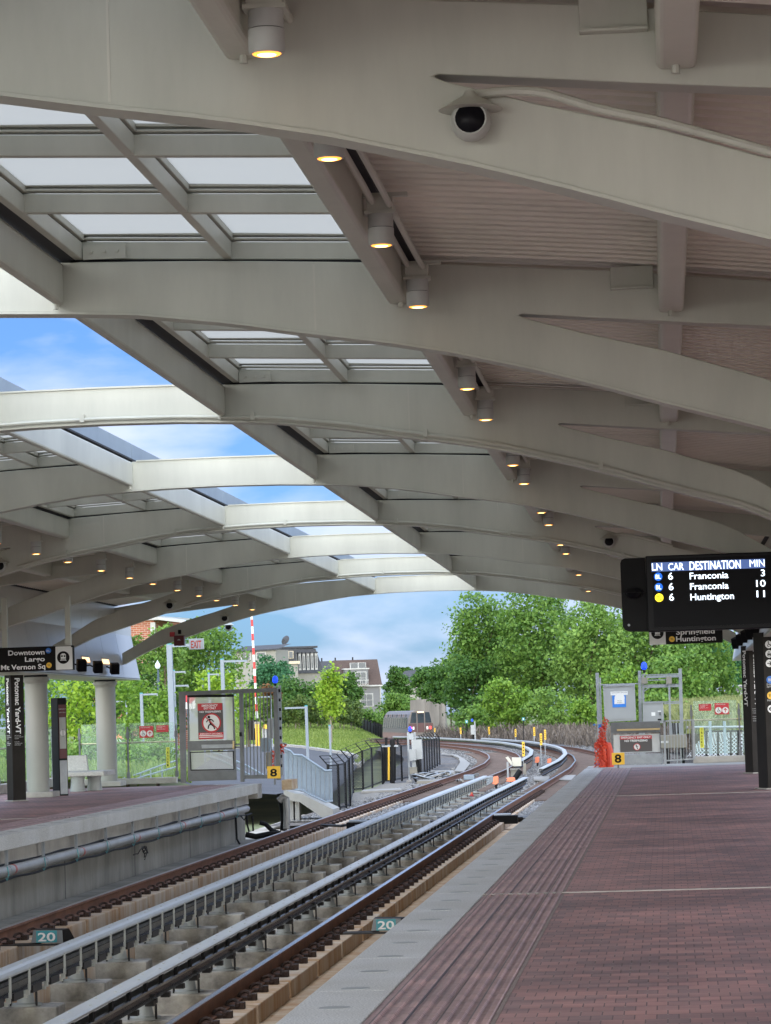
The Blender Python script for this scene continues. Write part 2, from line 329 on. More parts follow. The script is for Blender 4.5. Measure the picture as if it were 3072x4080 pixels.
class Board:
    """a flat face in the world: o = lower-left corner, ux/uy in metres"""
    def __init__(s, o, rx, up=(0,0,1)):
        s.o = Vector(o); s.rx = Vector(rx).normalized(); s.n = s.rx.cross(Vector(up)).normalized(); s.up = s.n.cross(s.rx).normalized()
    def p(s, u, v, d=0.): return s.o+s.rx*u+s.up*v+s.n*d
    def rect(s, u0, v0, u1, v1, d0, d1, mb=None):
        mb = mb or MB(); return mb.slab([s.p(u0,v0,d0), s.p(u1,v0,d0), s.p(u1,v1,d0), s.p(u0,v1,d0)], s.n*(d1-d0))
    def disc(s, u, v, r, d, t=.003, mb=None):
        mb = mb or MB(); return mb.cyl(s.p(u,v,d), s.p(u,v,d+t), r, n=24)
    def text(s, t, size, u, v, m, parent, d=.004, align='LEFT', bold=0., sx=1., name='lettering'):
        return text(t, size, s.p(u,v,d), s.rx, s.up, m, parent, name, align, .001, bold, sx)
def uvgrid(name, quads, m, parent=None, label=None):
    """quads: list of 4 corner lists (bl, br, tr, tl); UVs in metres"""
    b = Vector(parent['_base']) if parent is not None and '_base' in parent else Vector((0,0,0))
    vs, fs, uv = [], [], []; run = 0.
    for q in quads:
        q = [Vector(p) for p in q]; o = len(vs); vs += [tuple(p-b) for p in q]; fs.append((o, o+1, o+2, o+3))
        w = (q[1]-q[0]).length; h0 = (q[3]-q[0]).length; h1 = (q[2]-q[1]).length
        uv += [(run, 0), (run+w, 0), (run+w, h1), (run, h0)]; run += w
    me = bpy.data.meshes.new(name); me.from_pydata(vs, [], fs); ul = me.uv_layers.new(name='UVMap')
    for i, t in enumerate(uv): ul.data[i].uv = t
    me.materials.append(M[m]); ob = bpy.data.objects.new(name, me); COL.objects.link(ob); ob.parent = parent; return ob
CLD = (3.5, 3.8, 4.75); OVER = (5.4, 6.7, 9.2); BACK_FILL = (28, 28, 26.5); TINT = (.20, .355, .64); SKYS = .12; SUNE = .5; SUNA = 16; EXPO = 1.17
M['conccream'] = mat('cream_concrete', (.27,.255,.23), .85, var=.08, scale=3)
M['concpale'] = mat('pale_concrete', (.33,.32,.29), .85, var=.12, scale=2, stretch=(1,1,.3))
M['concstreak'] = mat('streaked_concrete', (.17,.155,.14), .9, var=.35, scale=.7, stretch=(1,1,.12))
M['sleeper'] = mat('timber_sleeper', (.14,.10,.08), .9, var=.3, scale=3)
M['grassy'] = mat('short_grass', (.10,.15,.03), .95, var=.3, scale=.5, col2=(.19,.24,.06), bump=.5, bscale=5)
M['brushsoil'] = mat('brush_soil', (.11,.09,.075), .95, var=.3, scale=1)
M['creambox'] = mat('cream_box', (.52,.50,.42), .5, var=.05)
M['trainpink'] = mat('train_lower_band', (.22,.13,.11), .5, var=.2, scale=2)
M['stripered'] = mat('stripe_red', (.62,.03,.03), .5)
M['navy'] = mat('navy_post', (.03,.06,.10), .5)
M['globeglass'] = mat('frosted_globe', (.62,.68,.74), .3)
M['digyellow'] = mat('digger_yellow', (.62,.36,.10), .5, var=.15)
M['signwhitecream'] = mat('cream_trim', (.55,.47,.34), .6)
M['leaf2'] = leafmat('leaf_light_green', (.09,.19,.03), (.22,.35,.07))
M['leafbright2'] = leafmat('leaf_fresh_green', (.09,.20,.02), (.21,.34,.045))
M['leafolive'] = leafmat('leaf_olive', (.07,.13,.03), (.16,.22,.05))
M['striptrim'] = mat('strip_trim', (.20,.15,.13), .7, var=.2)
M['drygrass'] = leafmat('tall_dry_grass', (.12,.15,.05), (.26,.27,.11), .2)
M['warmdim2'] = emis('warm_lens_rim', (1.,.36,.05), 1.1)
M['column'] = mat('column_paint', (.30,.298,.27), .5, var=.08, scale=1.5, stretch=(1,1,.3))
M['jointgrey'] = mat('joint_metal', (.27,.245,.23), .6, var=.15)
M['white_cam'] = mat('camera_white', (.40,.41,.38), .4, var=.04)
M['slabfloor'] = mat('track_slab_concrete', (.34,.27,.19), .9, var=.2, scale=1.2, col2=(.54,.50,.43), bump=.3, bscale=20)
M['bracketgrey'] = mat('pale_bracket', (.42,.42,.38), .5, var=.08)
M['galvpale'] = mat('pale_insulator', (.34,.36,.35), .5, var=.08)
M['blackrail'] = mat('black_contact_rail', (.03,.032,.036), .25, metal=.6, var=.2)
M['railtopdull'] = mat('dull_rail_head', (.34,.31,.29), .35, metal=.9, var=.1)
M['redmark'] = mat('faded_red_mark', (.40,.10,.09), .6)
# ------------------------------------------------------------ canopy
XC = -3.29
UB = [0,.7,1.23,1.67,2.32,2.8,3.38,3.86,4.49,4.96,5.27,6.0,6.44,6.87]; ZB = [4.385,4.375,4.352,4.325,4.24,4.155,4.065,3.97,3.81,3.67,3.57,3.36,3.165,2.94]
UT = [0,1.2,2.33,3.2,3.8,5.0,6.0,6.6,7.2]; ZT = [4.715,4.705,4.665,4.617,4.577,4.475,4.365,4.29,4.2]
UF = 4.3; ZF = 4.213
def zb(u): return float(np.interp(abs(u), UB, ZB))
def zt(u): return float(np.interp(abs(u), UT, ZT))
def zub(u): return float(np.interp(abs(u), [4.3,5.26,6.0,6.6,7.2], [4.213,4.121,4.056,4.0,3.94]))
def zlt(u): return float(np.interp(abs(u), [4.3,4.73,5.28,6.0,6.45,6.87], [4.213,4.085,3.943,3.707,3.44,3.22]))
canopy = thing('station_canopy', (XC, 40, 4.4), 'beige painted steel station canopy of arched ribs with skylights over both platforms and tracks', 'canopy')
def rib(n):
    Y = YN(n); h = .09; mb = MB()
    us = [-UF+2*UF*i/36 for i in range(37)]
    top = [(XC+u, zt(u)) for u in us]; bot = [(XC+u, zb(u)) for u in us]
    def strip(top, bot):
        k = len(top); vs = []; fs = []
        for (x, z) in top: vs += [RW(x, Y-h, z), RW(x, Y+h, z)]
        for (x, z) in bot: vs += [RW(x, Y-h, z), RW(x, Y+h, z)]
        o = 2*k
        for i in range(k-1):
            fs += [(2*i, 2*i+2, o+2*i+2, o+2*i), (2*i+1, o+2*i+1, o+2*i+3, 2*i+3), (2*i, 2*i+1, 2*i+3, 2*i+2), (o+2*i, o+2*i+2, o+2*i+3, o+2*i+1)]
        return vs, fs, o
    # one closed outline: centre, upper chords, lower chords
    pts = []
    a = [(u, zt(u)) for u in np.linspace(-7.0, 7.0, 50)]
    b = [(u, zub(u)) for u in np.linspace(7.0, UF+.02, 14)]
    c = [(UF, ZF-.012)]
    d = [(u, zlt(u)-.02) for u in np.linspace(UF+.05, 6.85, 20)]
    e = [(u, zb(u)) for u in np.linspace(6.85, -6.85, 70)]
    f = [(-u, z) for u, z in reversed(d)]; g = [(-UF, ZF-.012)]; k = [(-u, z) for u, z in reversed(b)]
    poly = [(XC+u, z) for u, z in a+b+c+d+e+f+g+k]
    # web (thinner) plus rounded flange strips top and bottom
    mb.prism(poly, Y-h, Y+h, RW)
    ob = mb.build('arched_rib', 'paint', canopy, bevel=.028, seg=3)
    e2 = np.linspace(-6.8, 6.8, 70); fl = MB()
    fl.prism([(XC+u, zb(u)+.004) for u in e2]+[(XC+u, zb(u)-.013) for u in e2[::-1]], Y-h-.016, Y+h+.016, RW); fl.build('lower_flange', 'paint', canopy)
    e3 = np.linspace(-1.05, 1.05, 12); MB().prism([(XC+u, zt(u)+.013) for u in e3]+[(XC+u, zt(u)-.003) for u in e3[::-1]], Y-h-.014, Y+h+.014, RW).build('upper_flange', 'paint', canopy)
    for q in (-2.9, 2.9): MB().prism([(XC+q-.006, zb(q)+.02), (XC+q+.006, zb(q)+.02), (XC+q+.006, zt(q)-.02), (XC+q-.006, zt(q)-.02)], Y-h-.003, Y-h+.004, RW).build('weld_seam', 'paint2', canopy)
    return ob
for n in range(0, 9): rib(n)
# longitudinal girders
def rsec(x0, x1, z0, z1, Y0, Y1, name='girder', m='paint', bevel=.03, parent=None):
    mb = MB(); vs = []
    mb.prism([(x0,z0),(x1,z0),(x1,z1),(x0,z1)], Y0, Y1, RW)
    return mb.build(name, m, parent or canopy, bevel=bevel, seg=3)
for n in range(0, 8):
    a, b = YN(n)+.091, YN(n+1)-.091
    for s in (1, -1):
        g = lambda u0, u1: sorted((XC+s*u0, XC+s*u1))
        x0, x1 = g(1.09, 1.16); rsec(x0, x1, 4.40, 4.70, a, b)
        x0, x1 = g(3.41, 3.55); rsec(x0, x1, 4.31, 4.60, a, b)
        x0, x1 = g(5.25, 5.42); rsec(x0, x1, 4.175, 4.45, a, b, 'purlin', 'paint2')
        # bolts and closure
        x0, x1 = g(3.42, 3.60); rsec(x0, x1, 4.605, 4.80, a-.18, b, 'closure_strip', 'gap', 0)
        for u in (1.12, 3.5, 5.33):
            zz = {1.12:4.40, 3.5:4.31, 5.33:4.175}[u]
            MB().cyl(RW(XC+s*u, b-.10, zz+.01), RW(XC+s*u, b-.10, zz-.035), .018, n=8).build('bolt', 'paint', canopy)
# connection plates on the ribs
for n in range(0, 9):
    Y = YN(n)
    for s in (1, -1):
        mb = MB(); x0, x1 = sorted((XC+s*4.93, XC+s*5.22))
        mb.prism([(x0,4.36),(x1,4.36),(x1,4.50),(x0,4.50)], Y-.115, Y-.092, RW); mb.prism([(x0,4.345),(x1,4.345),(x1,4.358),(x0,4.358)], Y-.16, Y-.092, RW)
        mb.build('bracket_plate', 'paint', canopy, bevel=.003)
        mb = MB(); x0, x1 = sorted((XC+s*1.30, XC+s*1.60)); z = 4.715
        mb.prism([(x0,z),(x1,z),(x1,z+.10),(x0,z+.10)], Y-.10, Y-.088, RW)
        for q in range(3):
            xx = x0+.06+.09*q; mb.cyl(RW(xx, Y-.10, z+.055), RW(xx, Y-.112, z+.055), .013, n=8)
        mb.build('splice_plate', 'paint', canopy)
# skylights: grid of mullions and panes per bay and side
for n in range(0, 8):
    y0, y1 = YN(n), YN(n+1)
    for s in (1, -1):
        fr = MB(); U0, U1 = 1.20, 3.40
        for k in range(5):
            y = y0+(y1-y0)*k/4
            if k == 4 and n < 7: continue
            zf = lambda u: zt(u)+.03
            x0, x1 = XC+s*U0, XC+s*U1
            for (dz0, dz1, w) in ((0, .12, .035), (.135, .15, .045), (.165, .185, .05)):
                mb = fr; a = [(x0, zf(U0)+dz0), (x1, zf(U1)+dz0), (x1, zf(U1)+dz1), (x0, zf(U0)+dz1)]
                if s < 0: a = a[::-1]
                fr.prism(a, y-w, y+w, RW)
        for u in (1.26, 2.30, 3.37):
            xx = XC+s*u; z = zt(u)+.02
            fr.prism([(xx-.03, z), (xx+.03, z), (xx+.03, z+.12), (xx-.03, z+.12)], y0+.04, y1-.04, RW)
            fr.prism([(xx-.042, z+.135), (xx+.042, z+.135), (xx+.042, z+.19), (xx-.042, z+.19)], y0+.05, y1-.05, RW)
        a = [(XC+s*1.2, zt(1.2)+.002), (XC+s*3.4, zt(3.4)+.002), (XC+s*3.4, zt(3.4)+.029), (XC+s*1.2, zt(1.2)+.029)]
        if s < 0: a = a[::-1]
        MB().prism(a, y0-.02, y0+.02, RW).build('gap_strip', 'gap', canopy)
        f = fr.build('skylight_frame', 'paint', canopy, bevel=.006, seg=2)
        for k in range(4):
            for (ua, ub) in ((1.30, 2.26), (2.34, 3.33)):
                ya = y0+(y1-y0)*k/4+.05; yb = y0+(y1-y0)*(k+1)/4-.05
                mb = MB(); a = [(XC+s*ua, zt(ua)+.20), (XC+s*ub, zt(ub)+.20), (XC+s*ub, zt(ub)+.212), (XC+s*ua, zt(ua)+.212)]
                if s < 0: a = a[::-1]
                mb.prism(a, ya, yb, RW); mb.build('pane', 'skyglass', f)
    # upstand of thin panels along the open slot, left and right
    for s in (-1,):
        mb = MB(); x = XC+s*1.13
        for k in range(2):
            ya = y0+(y1-y0)*k/2+.012; yb = y0+(y1-y0)*(k+1)/2-.012
            mb.prism([(x-.012, 4.74), (x+.012, 4.74), (x+.012, 4.93), (x-.012, 4.93)], ya, yb, RW)
        mb.build('upstand_panel', 'bluegrey', canopy)
    for s in (-1, 1):
        x0, x1 = sorted((XC+s*1.10, XC+s*1.235)); mb = MB(); mb.prism([(x0, 4.722), (x1, 4.722), (x1, 4.742), (x0, 4.742)], y0, y1, RW); mb.build('gasket', 'gap', canopy)
        x0, x1 = sorted((XC+s*1.215, XC+s*1.235)); mb = MB(); mb.prism([(x0, 4.745), (x1, 4.745), (x1, 4.93), (x0, 4.93)], y0, y1, RW); mb.build('gasket', 'gap', canopy)
# ribbed metal deck, outside the skylights
for s in (1, -1):
    y = 5.0; y1 = YN(8)+.09; us = [3.50, 4.2, 5.0, 6.0, 6.96]; vs = []; fs = []; rows = 0; P0 = .205
    while y < y1:
        for (dy, dz) in ((0, .05), (.085, .05), (.10, .105), (.19, .105)):
            for u in us: vs.append(RW(XC+s*u, min(y+dy, y1), zt(u)+dz))
            rows += 1
        y += P0
    k = len(us)
    for r in range(rows-1):
        for i in range(k-1):
            a = r*k+i; fs.append((a, a+1, a+k+1, a+k) if s > 0 else (a, a+k, a+k+1, a+1))
    base = len(vs)
    for u in us:                                             # closed top skin
        for yy in (5.0, y1): vs.append(RW(XC+s*u, yy, zt(u)+.16))
    for i in range(k-1):
        a = base+2*i; fs.append((a, a+2, a+3, a+1))
    MB().add(vs, fs).build('metal_deck', 'deck', canopy)
# coves above the columns, dark slot, shell
for s in (1, -1):
    prof = [(7.0,4.27),(6.985,3.65),(6.93,3.33),(6.80,2.665),(7.0,2.655),(7.9,2.655),(8.05,3.2),(8.05,4.36),(7.02,4.36)]
    y = 5.0; ye = YN(8)+1.95; first = True
    while y < ye-.01:
        yb = min(y+1.97, ye); poly = [(XC+s*u, z) for u, z in prof]
        if s < 0: poly = poly[::-1]
        MB().prism(poly, y+.004, yb-.004, RW).build('cove_panel', 'soffit', canopy, smooth=False)
        y += 1.975
    mb = MB(); x0, x1 = sorted((XC+s*6.93, XC+s*7.01)); mb.prism([(x0,4.275),(x1,4.275),(x1,4.42),(x0,4.42)], 5, ye-2, RW); mb.build('slot_strip', 'gap', canopy)
    for n in range(0, 8):                                   # linear lamps in the cove
        for o in (6.75, 4.45, 2.15):
            y = YN(n+1)-o
            a = RW(XC+s*6.905, y, 3.10); b = RW(XC+s*6.855, y, 2.90)
            x0 = XC+s*6.86
            mb = MB()
            q = [RW(XC+s*6.875, y-.42, 3.08), RW(XC+s*6.875, y+.42, 3.08), RW(XC+s*6.835, y+.42, 2.90), RW(XC+s*6.835, y-.42, 2.90)]
            mb.slab(q, (s*.05, 0, 0)); fr = mb.build('lamp_recess', 'lampbody', canopy)
            mb = MB(); q = [RW(XC+s*6.870, y-.38, 3.04), RW(XC+s*6.860, y+.38, 3.04), RW(XC+s*6.838, y+.38, 2.94), RW(XC+s*6.838, y-.38, 2.94)]
            mb.slab(q, (-s*.006, 0, 0)); mb.build('lens', 'warmdim', fr)
    mb = MB(); x0, x1 = sorted((XC+s*6.80, XC+s*7.9)); mb.prism([(x0,2.63),(x1,2.63),(x1,2.653),(x0,2.653)], 5, ye, RW); mb.build('soffit_trim', 'paint', canopy)
# conduits clipped along some ribs
for n in (3, 5, 7):
    Y = YN(n)-.125
    pts = [RW(XC+u, Y, zb(u)+.035) for u in np.linspace(-4.2, 6.5, 60)]
    mb = MB(); mb.tube(pts, .019)
    for k in range(4, 58, 9):
        p = pts[k]; mb.box(p.x-.02, p.x+.02, p.y-.024, p.y+.03, p.z-.024, p.z+.05)
    mb.build('conduit', 'paint', canopy, smooth=True)
# ------------------------------------------------------------ downlights
def downlight(X, Y, zbot, label, group):
    c = RW(X, Y, zbot); t = thing('downlight', c, label, 'light fitting', group)
    MB().lathe(c, [(.070,0),(.076,.012),(.076,.10)], 22).build('lamp_housing', 'lampbody', t, smooth=True)
    MB().lathe(c+Vector((0,0,.104)), [(.074,0),(.074,.075)], 22).build('upper_housing', 'lampbody', t, smooth=True)
    MB().lathe(c+Vector((0,0,.098)), [(.069,0),(.069,.008)], 22).build('seam', 'black', t, smooth=True)
    MB().lathe(c+Vector((0,0,-.004)), [(.054,0),(.060,.004),(.060,.02)], 22).build('lens', 'warmdim2', t, smooth=True)
    MB().lathe(c+Vector((0,0,-.006)), [(.036,0),(.042,.003),(.042,.01)], 22).build('lamp_core', 'warm', t, smooth=True)
    z = c.z+.18
    MB().box(c.x-.09, c.x+.09, c.y-.06, c.y+.06, z, z+.018).box(c.x-.075, c.x+.075, c.y-.05, c.y+.05, z+.02, z+.10).build('junction_box', 'paint', t)
    MB().box(c.x-.10, c.x+.16, c.y-.025, c.y+.025, z+.102, z+.125).build('mounting_bar', 'paint', t)
    return t
first = None
def put_light(X, Y, zbot, label, group):
    global first
    c = RW(X, Y, zbot)
    if first is None: first = downlight(X, Y, zbot, label, group); return
    t = copy_tree(first, None, c); tag(t, label, None, group)
ORD = ['first','second','third','fourth','fifth','sixth','seventh','eighth','ninth','tenth']
for n in range(0, 9):
    for j, o in enumerate((6.1, 3.3, .6)):
        y = YN(n)-o
        if y < 4: continue
        pos = 'close in front of' if o == .6 else ('half a bay in front of' if o == 3.3 else 'nearly a bay in front of')
        put_light(.36, y, 4.22, 'right girder downlight %s the %s roof rib' % (pos, ORD[n-1] if n else 'unseen nearest'), 'right row of downlights under the canopy')
        put_light(-7.10, y, 4.07, 'left girder downlight %s the %s roof rib' % (pos, ORD[n-1] if n else 'unseen nearest'), 'left row of downlights under the canopy')
# conduit runs between right-hand downlights
for n in range(0, 8):
    for k in range(2):
        a = RW(.30+.1*k, YN(n)+.09, 4.50-.02*k); b = RW(.30+.1*k, YN(n+1)-.09, 4.50-.02*k)
        m = MB().tube([a, a.lerp(b, .3), a.lerp(b, .5)+Vector((.03,0,-.05)), a.lerp(b, .7), b], .02); m.build('conduit', 'paint', canopy, smooth=True)
# ------------------------------------------------------------ dome cameras
def dome_camera(c, label, s=1., conduit=None):
    c = Vector(c); t = thing('dome_camera', c, label, 'security camera', 'dome cameras on the canopy ribs')
    ax = Vector((0, -1, .06)).normalized()
    def ball(c, r, n=20, k0=0., k1=1.):
        mb = MB(); vs = []; fs = []; m = 12; u = ax.cross(Vector((1,0,0))).normalized(); v = ax.cross(u)
        for i in range(m+1):
            ph = math.pi*(k0+(k1-k0)*i/m)
            for j in range(n):
                th = 2*math.pi*j/n; vs.append(c+ax*math.cos(ph)*r+(u*math.cos(th)+v*math.sin(th))*math.sin(ph)*r)
        for i in range(m):
            for j in range(n): fs.append((i*n+j, i*n+(j+1)%n, (i+1)*n+(j+1)%n, (i+1)*n+j))
        return mb.add(vs, fs)
    r = .087*s
    ball(c, r, 22, .28, 1.).build('housing', 'white_cam', t, smooth=True)
    ball(c-ax*.002*s, r*.985, 22, 0, .27).build('dome', 'blackgloss', t, smooth=True)
    mb = MB(); mb.cyl(c+ax*r*.60, c+ax*r*.64, r*.80, n=26); mb.build('ring', 'white_cam', t)
    b = MB(); up = Vector((0,0,1)); k = c+up*.055*s
    b.lathe(k, [(.135*s,-.006),(.115*s,.004),(.075*s,.030*s),(.03*s,.055*s),(.02*s,.075*s)], 24); b.build('hood', 'paint', t, smooth=True)
    MB().cyl(c+Vector((0,.0,.0)), c+Vector((0,.12*s,.0)), .05*s).build('wall_mount', 'white_cam', t)
    if conduit: MB().tube(conduit, .02).build('conduit', 'paint', t, smooth=True)
    return t
def src(pts, Y): return [P(x, y, Y) for x, y in pts]
S2 = .922
dome_camera(P(1876, 483, 12.86), 'large white dome camera on the nearest rib with a curved conduit running right', 1., [P(1536+S2*x, S2*y, 12.92) for x, y in [(378,432),(384,415),(405,406),(470,398),(560,392),(640,396),(700,405),(800,434),(900,465),(1040,495),(1170,520),(1350,568),(1520,615),(1700,665),(1900,715)]])
dome_camera(P(2427, 2159, 44.42), 'dome camera on the right end of the fifth rib above the departure screen', 1., [P(x, y, 44.5) for x, y in [(2427,2142),(2440,2132),(2480,2127),(2560,2142),(2680,2175)]])
dome_camera(P(677, 2413, 60.2), 'dark dome camera on the left end of the seventh rib')
dome_camera(P(896, 2464, 68.1), 'dome camera on the left end of the farthest rib')
dome_camera(P(911, 2499, 69.6), 'lowest dome camera hanging just beyond the farthest rib')
dome_camera(P(2, 2256, 44.4), 'dome camera cut by the left edge of the view, on the fifth rib')
# ------------------------------------------------------------ columns
ZL = -.09
def column(x, y, z0, label):
    c = Vector((x, y, z0)); t = thing('round_column', c, label, 'column', 'round columns under the canopy')
    top = 2.63+SZ*y
    MB().box(x-.36, x+.36, y-.36, y+.36, z0, z0+.11).build('base', 'conc', t, bevel=.01)
    h = top-z0
    MB().lathe(c+Vector((0,0,.112)), [(.225,0),(.225,h-.112-.17)], 40).build('shaft', 'column', t, smooth=True)
    MB().lathe(c+Vector((0,0,h-.168)), [(.225,0),(.235,.03),(.265,.06),(.265,.13)], 40).build('capital', 'column', t, smooth=True)
    MB().lathe(c+Vector((0,0,h-.037)), [(.235,0),(.235,.035)], 40).build('neck', 'gap', t, smooth=True)
LX = {7: P(147, 2900, 60.45).x, 8: P(423, 2900, 68.35).x}
for n in range(4, 9):
    lab = {8:'far round grey column behind the concrete bench', 7:'nearer round grey column behind the black station name pylon'}.get(n, 'round grey column on the left platform out of view, %s from the front' % ORD[n])
    column(LX.get(n, -10.7), YN(n), ZL, lab)
for n in range(4, 9): column(4.05, YN(n), 0, 'round grey column on the right platform, %s from the front' % ORD[n])
# speakers along the cove
def speaker(c, s, label, group, rz=0., w=.2):
    t = thing('speaker', c, label, 'loudspeaker', group)
    mb = MB(); mb.box(-w/2, w/2, -.10, .10, -.13, .10)
    R = Matrix.Rotation(rz, 4, 'Z') @ Matrix.Rotation(.25, 4, 'X')
    c = Vector(c); mb.v = [tuple(c+(R @ Vector(v))) for v in mb.v]; mb.build('cabinet', 'black', t, bevel=.015)
    g = MB().box(-w/2+.015, w/2-.015, -.108, -.101, -.115, .085); g.v = [tuple(c+(R @ Vector(v))) for v in g.v]; g.build('grille', 'blackgloss', t)
    MB().tube([c+Vector((s*.11,0,0)), c+Vector((s*.17,0,.03)), c+Vector((s*.26,0,.02))], .015).cyl(c+Vector((s*.25,0,.02)), c+Vector((s*.30,0,.02)), .05).build('bracket', 'black', t)
for k, (px, py, Y) in enumerate([(325, 2648, 61.6), (390, 2655, 63.9), (457, 2661, 66.2)]):
    speaker(P(px, py, Y), -1, ['nearest','middle','farthest'][k]+' of three black speakers on the left cove above the columns', 'speakers on the left cove', .35, .19)
for k in range(5):
    speaker(P(2940+20*k, 2558-14*k, 66-3.6*k), 1, ['farthest','fourth','third','second','nearest'][k]+' black speaker in the row on the right cove below the departure screen', 'speakers on the right cove', -.5, .22)
# ------------------------------------------------------------ platforms
def platform(name, side, xe, z, ye, label):
    # side=+1: platform extends to +x from its edge xe
    s = side
    X = lambda d: xe+s*d
    def bx(d0, d1, y0, y1, z0, z1, mb=None):
        x0, x1 = sorted((X(d0), X(d1))); return (mb or MB()).box(x0, x1, y0, y1, z0, z1)
    root = bx(1.04, 7.5, -60, ye+(.15 if side > 0 else .7), z-.3, z-.002).build(name, 'brick'); struct(root)
    # granite slabs: joints every two metres
    mb = MB(); y = 13.9-10*2.03+.0
    while y < ye:
        y1 = min(y+2.03, ye)
        if y1 > 4: bx(0, .408, max(y, 4)+.003, y1-.003, z-.20, z, mb)
        y += 2.03
    mb.build('granite_edge', 'granite', root, bevel=.006)
    bx(.003, .41, -60, ye, z-.19, z-.012).build('granite_joint_bed', 'conc', root)
    # tactile warning strip: ridged profile
    prof = []; n = 9; w = .605/n
    for i in range(n):
        d = .412+i*w; prof += [(d, z-.007), (d+w*.26, z-.007), (d+w*.42, z+.0055), (d+w*.82, z+.0055), (d+w*.98, z-.007)]
    prof.append((1.017, z-.014)); poly = [(X(d), zz) for d, zz in prof]+[(X(1.017), z-.05), (X(.412), z-.05)]
    if s > 0: poly = poly[::-1]
    MB().prism(poly, -60, ye-.3).build('tactile_strip', 'tactile', root)
    bx(1.0175, 1.038, 4, ye, z-.05, z+.001).build('strip_trim', 'striptrim', root)
    for yj in (23.72, 47.5):
        bx(.412, 7.5, yj-.02, yj+.02, z-.01, z+.0068).build('expansion_joint', 'jointgrey', root)
    k = 0; y = 15.06-1.01
    while y < ye-.4:
        m = MB().cyl((X(.205), y, z-.004), (X(.205), y, z+.002), .078, n=28); m.build('edge_light', 'granlight', root); y += 1.008; k += 1
        if k > 58: break
    bx(.16, .60, -60, ye-.3, z-.42, z-.202).build('edge_beam', 'conc', root, bevel=.008)
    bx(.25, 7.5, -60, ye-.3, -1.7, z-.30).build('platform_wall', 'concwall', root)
    for yj in np.arange(9.5, ye-1, 6.1): bx(.247, .2495, yj, yj+.03, z-1.3, z-.42).build('form_joint', 'gap', root)
    bx(.0, 7.5, ye+.005, ye+(2.9 if side > 0 else .72), z-.32, z-.006).build('end_slab', 'conc', root, bevel=.01)
    return root
platR = platform('platform_right', 1, 0., 0., 67.6, None)
platL = platform('platform_left', -1, -7.05, ZL, 66.3, None)
# pipe under the left platform edge
t = thing('drain_pipe', (-7.1, 40, -.58), 'long grey pipe strapped under the edge of the left platform', 'pipe')
MB().tube([(-7.12, y, -.58+.004*math.sin(y)) for y in np.arange(8, 66.2, 1.5)], .072, 14).build('pipe', 'galvpipe' if 'galvpipe' in M else 'cover', t, smooth=True)
for i, y in enumerate(np.arange(9.2, 65, 2.46)):
    MB().cyl((-7.12, y, -.58), (-7.12, y+.05, -.58), .078, n=16).box(-7.14, -7.10, y, y+.05, -.52, -.30).build('clamp', 'galv', t)
    if i % 2: MB().cyl((-7.12, y+.3, -.58), (-7.12, y+.40, -.58), .0735, n=16).build('red_mark', 'redmark', t)
    m = MB(); m.tube([(-7.045, y-.25, -.52), (-7.035, y-.25, -.60), (-7.06, y-.24, -.70), (-7.08, y-.22, -.66)], .006, 5); m.tube([(-7.045, y-.30, -.50), (-7.02, y-.30, -.63), (-7.04, y-.28, -.68)], .006, 5); m.build('tie_strap', 'tealstrap', t)
MB().tube([(-7.1, y, -.675-.03*abs(math.sin(y*1.28))) for y in np.arange(8, 66, .4)], .016, 6).build('cable', 'black', t)
MB().tube([(-7.19, y, -.50-.02*abs(math.sin(y*.9))) for y in np.arange(8, 66, .5)], .02, 6).build('cable', 'black', t)
t = thing('hanging_cable_bunch', P(575, 3382, 41.5), 'black bunch of cable ends hanging below the pipe on the left wall', 'cable')
b0 = P(575, 3372, 42); m = MB()
for k in range(6):
    p = [b0+Vector((.02*random.uniform(-1,1), random.uniform(-.15,.15), 0))]
    for j in range(5): p.append(p[-1]+Vector((random.uniform(-.03,.03), random.uniform(-.12,.12), random.uniform(-.055,.015))))
    m.tube(p, .008, 5)
m.build('cable_ends', 'black', t)
# ------------------------------------------------------------ track bed
def sh(Y):
    return float(np.interp(Y, [0,75,105,118,132,145,155,168,180,190,200,215,230,250,270], [0,0,.18,.24,.02,-.5,-1.15,-2.35,-3.75,-5.3,-7.0,-9.9,-13.2,-18.5,-24.5]))
def sweep(poly, ys, mb=None):
    mb = mb or MB(); n = len(poly); vs = []; fs = []
    for y in ys: vs += [(x+sh(y), y, z) for x, z in poly]
    for k in range(len(ys)-1):
        for i in range(n): fs.append((k*n+i, k*n+(i+1)%n, (k+1)*n+(i+1)%n, (k+1)*n+i))
    fs += [tuple(range(n)), tuple(range(len(ys)*n-1, (len(ys)-1)*n-1, -1))]
    return mb.add(vs, fs)
YS = list(np.arange(-55, 76, 10))+list(np.arange(80, 262, 4))
struct(MB().box(-8.2, 1.2, -60, 84, -1.75, -1.375).build('track_slab', 'slabfloor'))
struct(MB().box(-1.95, .24, -60, 84, -1.374, -1.370).build('rusty_floor_strip', 'concrust'))
struct(MB().box(-7.31, -6.42, -60, 66, -1.374, -1.265).build('wall_ledge', 'concwall'))
RX = {'L1':-6.11, 'L2':-4.66, 'R1':-2.20, 'R2':-.77}
def railprof(x):
    zt_ = -1.016; h = .168; a = [(-.036,0),(-.036,-.03),(-.008,-.045),(-.008,-h+.03),(-.07,-h+.012),(-.07,-h)]
    return [(x+p, zt_+q) for p, q in a]+[(x-p, zt_+q) for p, q in reversed(a)]
clipmesh = None
